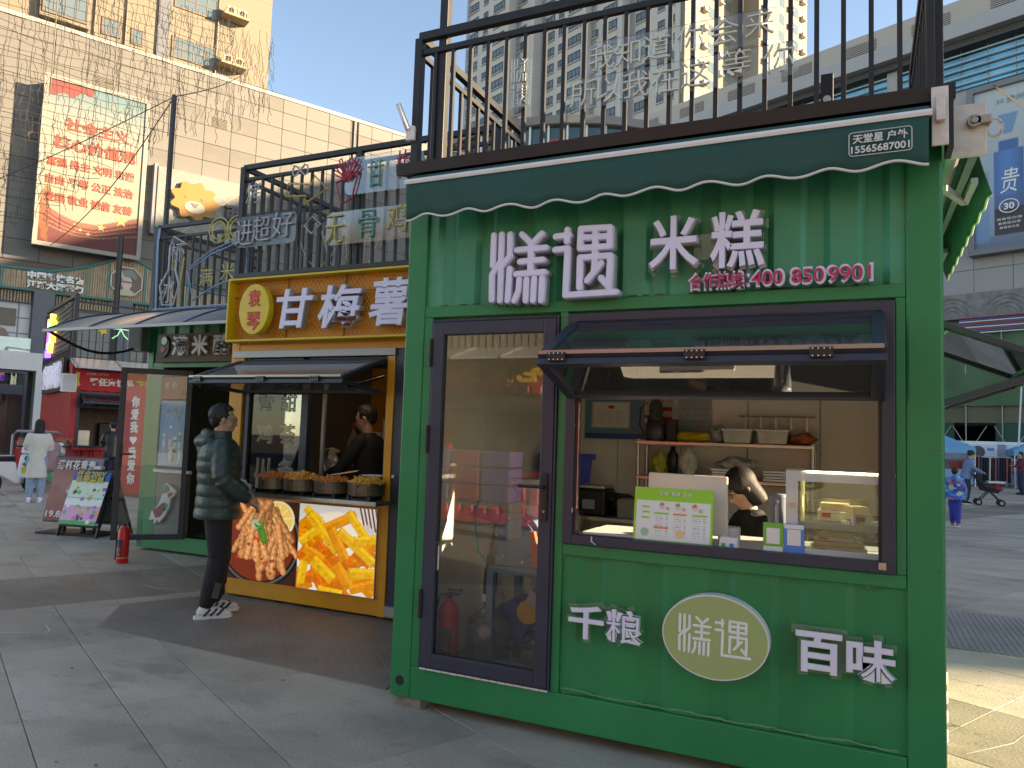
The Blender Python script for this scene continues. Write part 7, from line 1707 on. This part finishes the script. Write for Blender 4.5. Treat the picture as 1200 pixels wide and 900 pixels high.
# low structures in front of it
px_ = lambda x, y, z=0: (x, y, z)
for i, (x, lab) in enumerate(((7.42, 'white outdoor air-conditioner unit, left of two behind the clothes rail'), (9.05, 'white outdoor air-conditioner unit, right of two behind the clothes rail'))):
    t = thing('air_conditioner', lab, 'air conditioner', (x, 40.6, 1.28), 0, 'outdoor units behind the clothes rail'); MB().box(-.1, 0, 0, 1.15, .4, .78).build('casing', WHT, t, bevel=.03); MB().cyl((.30, -.02, .38), (.30, .0, .38), .31, 22).build('fan_grille', mat('fan_dark', (.10, .10, .10), .6), t); MB().box(.7, -.01, .45, 1.0, .0, .6).build('badge', mat('badge_blue', (.1, .3, .6), .5), t)
    MB().box(-.1, 0, -.06, 1.15, .4, -.005).build('bracket', GALV, t)
t = thing('site_cabin', 'long low white ribbed cabin behind the market stalls, far right', 'cabin', (4.5, 41.0, 0)); MB().box(0, .05, .05, 9, 2.4, 2.05).build('body', mat('lilac_white', (.50, .50, .60), .6), t)
for i in range(38): MB().box(.05 + i * .24, .0, .1, .14 + i * .24, .05, 2.0).build('rib', mat('lilac_white', (.50, .50, .60), .6), t)
MB().box(-.05, -.05, 2.05, 9.05, 2.45, 2.2).build('roof', WHT, t); MB().box(0, -.12, 1.16, 9, -.02, 1.24).build('shelf', mat('tan_shelf', (.30, .24, .18), .6), t)
for i in range(10): MB().box(.2 + i * .9, -.16, .62, .85 + i * .9, -.06, 1.12).build('red_poster', mat('poster_red', (.45, .05, .05), .5, noise=(2, .6)), t)
def stall(label, loc, w, h):
    t = thing('market_stall', label, 'stall', loc, 0, 'market stalls with blue canopies'); BC = mat('sky_blue_canopy', (.14, .38, .60), .6, noise=(1, .1)); zz = h
    b = MB(); b.add([(-w, -w, zz), (w, -w, zz), (w, w, zz), (-w, w, zz), (0, 0, zz + .55)], [(0, 1, 4), (1, 2, 4), (2, 3, 4), (3, 0, 4)]); b.add([(-w, -w, zz), (w, -w, zz), (w, -w, zz - .28), (-w, -w, zz - .28), (w, w, zz), (w, w, zz - .28), (-w, w, zz), (-w, w, zz - .28)], [(0, 1, 2, 3), (1, 4, 5, 2), (4, 6, 7, 5), (6, 0, 3, 7)]); o = b.build('canopy', BC, t, fixn=False); o.modifiers.new('t', 'SOLIDIFY').thickness = .01
    for x in (-w + .03, w - .03):
        for y in (-w + .03, w - .03): MB().box(x - .02, y - .02, 0, x + .02, y + .02, zz).build('leg', WHT, t)
    MB().box(-w + .1, -w + .2, .75, w - .1, .2, .8).build('table_top', mat('pink_cloth', (.5, .25, .28), .7), t); MB().box(-w + .1, -w + .19, .1, w - .1, -w + .2, .75).build('table_cloth', mat('light_blue_cloth', (.16, .36, .55), .7), t)
    return t
stall('market stall with a sky blue canopy partly hidden by the near kiosk edge', (6.15, 38.9, 0), 1.15, 1.85); stall('market stall with a sky blue canopy at the right frame edge', (10.1, 39.5, 0), 1.2, 1.80)
t = thing('clothes_rail', 'rail of hanging dark and pale trousers and jackets in front of the white cabin', 'clothes rail', (7.3, 38.6, 0)); MB().beam((0, 0, 1.45), (1.55, 0, 1.45), .03).beam((0, 0, 0), (0, 0, 1.45), .03).beam((1.55, 0, 0), (1.55, 0, 1.45), .03).beam((0, -.2, .05), (0, .2, .05), .04).beam((1.55, -.2, .05), (1.55, .2, .05), .04).build('rail', GALV, t)
for k in range(13): MB().prism([(.05 + k * .115, 1.40), (.02 + k * .115, .25 + .05 * (k % 3)), (.10 + k * .115, .22 + .05 * (k % 3)), (.12 + k * .115, 1.40)], -.2, .2).build('garment', (mat('g_black', (.02, .02, .025), .9), mat('g_red', (.35, .08, .06), .9), mat('g_navy', (.04, .06, .12), .9), mat('g_cream', (.5, .48, .42), .9))[(k * 5 + 2 * (k > 4)) % 4 if k % 3 else 0], t, bevel=.01)
t = thing('display_table', 'light blue covered display table beside the clothes rail', 'table', (8.95, 37.2, 0)); MB().box(0, 0, .15, 1.1, .7, .9).build('cloth', mat('light_blue_cloth', (.16, .36, .55), .7), t, bevel=.02); MB().box(.1, .1, .9, .6, .5, 1.0).build('goods', mat('cream_goods', (.55, .5, .4), .7), t); MB().cyl((.4, .3, 1.0), (.4, .3, 1.25), .11, 12).build('lantern', mat('lantern_orange', (.8, .45, .2), .5), t)
for x in (.03, 1.05): MB().box(x, .05, 0, x + .03, .65, .15).build('leg', BLK, t)
t = thing('flag_pole', 'thin white pole behind the right stall', 'pole', (9.15, 39.4, 0)); MB().cyl((0, 0, 0), (.35, 0, 6.5), .04).build('shaft', WHT, t)

# ================================================================= ROUND GLASS PAVILION, FAR HALL AND OTHER BUILDINGS
rp = thing('glass_pavilion', 'curved dark glass pavilion with white bars and hanging goods below the high-rise', 'building', (-19.0, 53.0, 0))
R0 = 12.0; n = 40; b = MB(); b.lathe([(R0, 0), (R0, 22.4)], n=n); b.build('glazing', mat('pavilion_glass', (.03, .07, .08), .1, spec=.8), rp)
MB().lathe([(R0 + .3, 22.4), (R0 + .4, 22.45), (R0 + .4, 23.0), (R0 - 1, 23.1)], n=n).build('roof_rim', mat('rim_brown', (.20, .18, .17), .5), rp)
b = MB()
for z in (17.2, 19.0, 20.8): b.tube([(math.cos(2 * PI * i / 60) * (R0 + .1), math.sin(2 * PI * i / 60) * (R0 + .1), z) for i in range(60)], .09, 4, closed=True)
for i in range(60): a = 2 * PI * i / 60; b.beam((math.cos(a) * (R0 + .1), math.sin(a) * (R0 + .1), 15), (math.cos(a) * (R0 + .1), math.sin(a) * (R0 + .1), 22.4), .12)
tag(b.build('white_bars', WHT, rp), kind='stuff')
r = np.random.default_rng(8)
for k in range(34):
    a = math.radians(r.uniform(200, 350)); z = r.uniform(17.0, 21.6); c = ((.45, .04, .04), (.2, .45, .06), (.6, .6, .62), (.1, .25, .3), (.5, .3, .15), (.35, .4, .42))[k % 6]
    MB().prism([(x, zz) for x, zz in el(r.uniform(.25, .7), r.uniform(.4, 1.0), 7)], -.05, .05).build('window_display', mat('display_%d' % (k % 6), c, .6, noise=(1.2, .5)), rp, loc=((R0 + .12) * math.cos(a), (R0 + .12) * math.sin(a), z), rot=(0, 0, a + PI / 2))
fh = thing('far_hall', 'cream hall with a grey sloping roof canopy beyond the yellow kiosk railing', 'building', (-33.0, 56.0, 0), math.radians(63))
MB().box(-6, 0, 0, 16, 12, 19.0).build('wall', TILE, fh); MB().prism([(-12, 19.3), (-2, 22.4), (16, 22.4), (16, 20.8), (-2, 20.8)], -1.5, 12).build('sloping_roof', mat('grey_metal_roof', (.20, .20, .20), .5), fh); MB().box(-5.5, -.05, 12, 15, -.01, 18).build('teal_glazing', mat('teal_panel', (.14, .34, .34), .2), fh)
for i in range(14): MB().box(-5.5 + i * 1.5, -.14, 12, -5.35 + i * 1.5, -.06, 18).build('mullion', GALV, fh)
gw = thing('glass_stair_block', 'pale blue glazed block with small red notices seen through the yellow kiosk railing', 'building', (-17.5, 27.5, 0), math.radians(60))
MB().box(-3.2, 0, 0, 5.0, 5, 8.6).build('glazing', mat('pale_blue_glass', (.25, .36, .44), .15), gw)
for i in range(9): MB().box(-3.2 + i * .95, -.1, 0, -3.08 + i * .95, -.01, 8.6).build('mullion', mat('frame_silver', (.4, .42, .45), .4), gw)
for i, s_ in enumerate(('你们在这里', '美明在这里', '创业在这里')): text('notice', '\n'.join(s_), .42, 2.6, (-1.0 + i * .75, -.14, 6.6), REDL, gw, ext=.01, off=.03)
MB().box(-1.6, -.09, 4.9, 1.0, -.05, 8.3).build('notice_board', WPAP, gw)
# fan-shaped dark parasol on the terrace of the yellow kiosk
t = thing('folded_parasol', 'large black folded parasol lying behind the yellow kiosk railing', 'parasol', (-2.1, 3.4, 3.0)); MB().prism([(-.5, .12), (.1, .55), (1.0, .62), (1.25, .55), (1.0, .15), (.2, .02)], -.3, .3).build('canopy', BLKC, t, bevel=.06); MB().beam((-.6, 0, .02), (1.3, 0, .35), .03).build('shaft', GALV, t)
t = thing('bare_twigs', 'bundle of pale bare twigs tied to the yellow kiosk railing', 'twigs', (-2.0, 1.9, 3.04)); b = MB(); r = np.random.default_rng(6)
for k in range(16):
    p = Vector((r.uniform(-.3, .3), r.uniform(-.1, .1), 0)); d = Vector((r.normal() * .5, r.normal() * .2, 1)).normalized(); pts = [p]
    for j in range(5): p = p + d * .11; d = (d + Vector((r.normal(), r.normal() * .4, 0)) * .25).normalized(); pts.append(p)
    b.tube(pts, .006, 4)
b.build('stems', mat('pale_twig', (.45, .42, .38), .7), t)
# poles and string lights overhead
t = thing('lamp_post', 'slim dark post rising behind the roof frame of the red kiosk', 'pole', (-20.2, 13.2, 0)); MB().cyl((0, 0, 0), (0, 0, 7.9), .09, 8).build('shaft', BLKW, t); MB().cyl((0, 0, 0), (0, 0, .05), .12, 12).build('base_plate', BLKW, t)
sl = thing('string_lights', 'net of unlit string-light wires with hanging icicle strands overhead at the top left', 'string lights', (0, 0, 0))
WIR = mat('light_wire', (.11, .09, .075), .7); r = np.random.default_rng(17)
cpos = Vector((2.4668, -3.7485, 1.55))
def W_(s, z, y=0):  # plane along the plaza grid, 13 m away
    return Vector((-12.2, 5.2, 0)) + U1 * s + Vector((0, 0, z)) - U2 * y * -1
b = MB()
n1 = 26
def edge(s): return 7.35 - .55 * max(0, 0) if s < 0 else 7.35
for k in range(34):   # horizontal runs
    z = 5.0 + k * .17; e_ = np.interp(z, [5, 6.0, 7.6, 9.0, 11], [-.2, 1.0, 2.3, 3.6, 4.0]); s0 = -3; pts = []
    for i in range(int((e_ + 3) / .22)):
        pts.append(W_(s0 + i * .22, z + .03 * math.sin(i * .9 + k) + r.uniform(-.015, .015)))
    if len(pts) > 2: b.tube(pts, .0062, 3)
for k in range(30):   # vertical runs
    s = -3 + k * .22; zb = np.interp(s, [-3, -.2, 1.0, 2.3, 3.6], [4.3, 5.0, 6.0, 7.6, 9.0]) + r.uniform(-.3, .3); pts = [W_(s + .02 * math.sin(j), 10.8 - j * .2) for j in range(int((10.8 - zb) / .2) + 1)]
    if len(pts) > 2: b.tube(pts, .0062, 3)
tag(b.build('wire_net', WIR, sl, fixn=False), kind='stuff')
b = MB()
for k in range(620):  # crinkled icicle strands
    s = r.uniform(-3, 4.6); z = r.uniform(np.interp(s, [-3, 0, 1.0, 2.3, 4.6], [4.6, 5.6, 6.6, 8.0, 9.4]), 10.9); p = W_(s, z, -.05); pts = [p]; L_ = int(r.uniform(4, 12))
    for j in range(L_): p = p + Vector((0, 0, -.07)) + U1 * r.normal() * .022 + U2 * r.normal() * .01; pts.append(p.copy())
    b.tube(pts, .0060, 3)
tag(b.build('icicle_strands', WIR, sl, fixn=False), kind='stuff')
b = MB()
post = Vector((-5.92, 3.16, 5.98))
for tgt in ((W_(-3, 4.6)), (W_(4.6, 10.6)), Vector((-10.2, 4.4, 4.6))):
    pts = [post.lerp(tgt, i / 14) + Vector((0, 0, -.25 * math.sin(PI * i / 14))) for i in range(15)]; b.tube(pts, .008, 4)
pts = [Vector((2.775, .06, 6.0)).lerp(Vector((14, 26, 9)), i / 12) for i in range(13)]; b.tube(pts, .008, 4)
pts = [Vector((3.0, .1, 3.2)).lerp(Vector((12, 20, 5)), i / 12) for i in range(13)]; b.tube(pts, .006, 4)
b.build('carrier_cable', mat('cable_grey', (.10, .09, .08), .6), sl)
for k in range(5): MB().cyl(W_(-2 + k * 1.1, 8.6 - .2 * k), W_(-2 + k * 1.1, 10.6), .012, 6).build('hanging_rod', WIR, sl)

# ================================================================= OPPOSITE SIDE OF THE PLAZA (mirrored in the door glass), plus an unseen block added to shade the paving
bpy.context.view_layer.update()
copy_tree(rk, (-2.0, -8.2, 0), math.radians(180), 'red drinks kiosk standing behind the viewer, mirrored in the glass door')
sg = thing('shop_sign', 'red board with yellow characters above the mirrored red kiosk behind the viewer', 'sign', (-2.1, -8.0, 0), PI); MB().box(0, -.1, 2.45, 2.7, .0, 3.0).build('board', mat('banner_red', (.5, .02, .03), .7), sg); text('characters', '老街炒货', 2.2, .46, (1.35, -.13, 2.72), YELB, sg, ext=.03, off=.04)
stall('market stall with a sky blue canopy behind the viewer, mirrored in the door glass', (-6.9, -9.0, 0), 1.2, 2.0)
ob_ = thing('sun_blocker', 'tall narrow unseen pylon outside the frame on the right', 'blocker', (9, .15, 0))  # unseen block, added only to keep the sun off the front paving
MB().box(0, -1.1, 0, .7, 1.93, 6.2).build('body', mat('beige_render', (.42, .36, .28), .7, noise=(.5, .1)), ob_, bevel=.02); MB().box(-.1, -1.2, 6.2, .8, 1.9, 6.35).build('cap', PAR, ob_); MB().box(-.15, -1.25, 0, .85, 1.95, .25).build('plinth', STN, ob_); MB().box(-.02, -.95, 1.2, 0, 1.65, 5.9).build('poster', mat('blocker_panel', (.30, .36, .42), .4, noise=(1, .3)), ob_)  # the poster is just a flat panel on this added block
o2 = thing('shop_building', 'pale shop building closing the plaza behind the viewer', 'building', (-16, -24, 0))
MB().box(0, 0, 0, 34, 8, 9).build('wall', mat('pale_render2', (.30, .27, .23), .7, noise=(.4, .1)), o2); MB().box(-.2, -.2, 9, 34.2, 8.2, 9.4).build('cornice', PAR, o2)
for i in range(11):
    for z in (.6, 4.9): w = MB().box(1 + i * 3, 8, z, 2.6 + i * 3, 8.08, z + 1.9).build('window', BRN, o2); MB().box(1.1 + i * 3, 8.08, z + .1, 2.5 + i * 3, 8.1, z + 1.8).build('pane', WGL, w)
railing('black railing on the roof of the red kiosk behind the viewer', [((0, 0), (2.8, 0))], 3.14, 4.02, 4.12, .14, [(0, 0, 3.1, 4.12, .06), (2.8, 0, 3.1, 4.12, .06)], loc=(-2.0, -8.2, 0), rotz=PI)
t = thing('goods_table', 'table of purple and red plastic boxes in front of the red kiosk behind the viewer', 'table', (-4.6, -7.3, 0)); MB().box(0, 0, .5, 2.2, .6, .55).build('top', STL, t)
for x in (.04, 2.12): MB().box(x, .05, 0, x + .04, .55, .5).build('leg', STL, t)
for k in range(12): MB().box(.05 + (k % 4) * .54, .05, .56 + (k // 4) * .27, .53 + (k % 4) * .54, .55, .80 + (k // 4) * .27).build('goods_box', (mat('box_purple', (.09, .045, .20), .4), mat('box_crimson', (.22, .02, .035), .4), mat('box_violet', (.12, .10, .24), .4))[(k * 2 + k // 4) % 3], t, bevel=.02)
bpy.data.objects.remove(TXO)
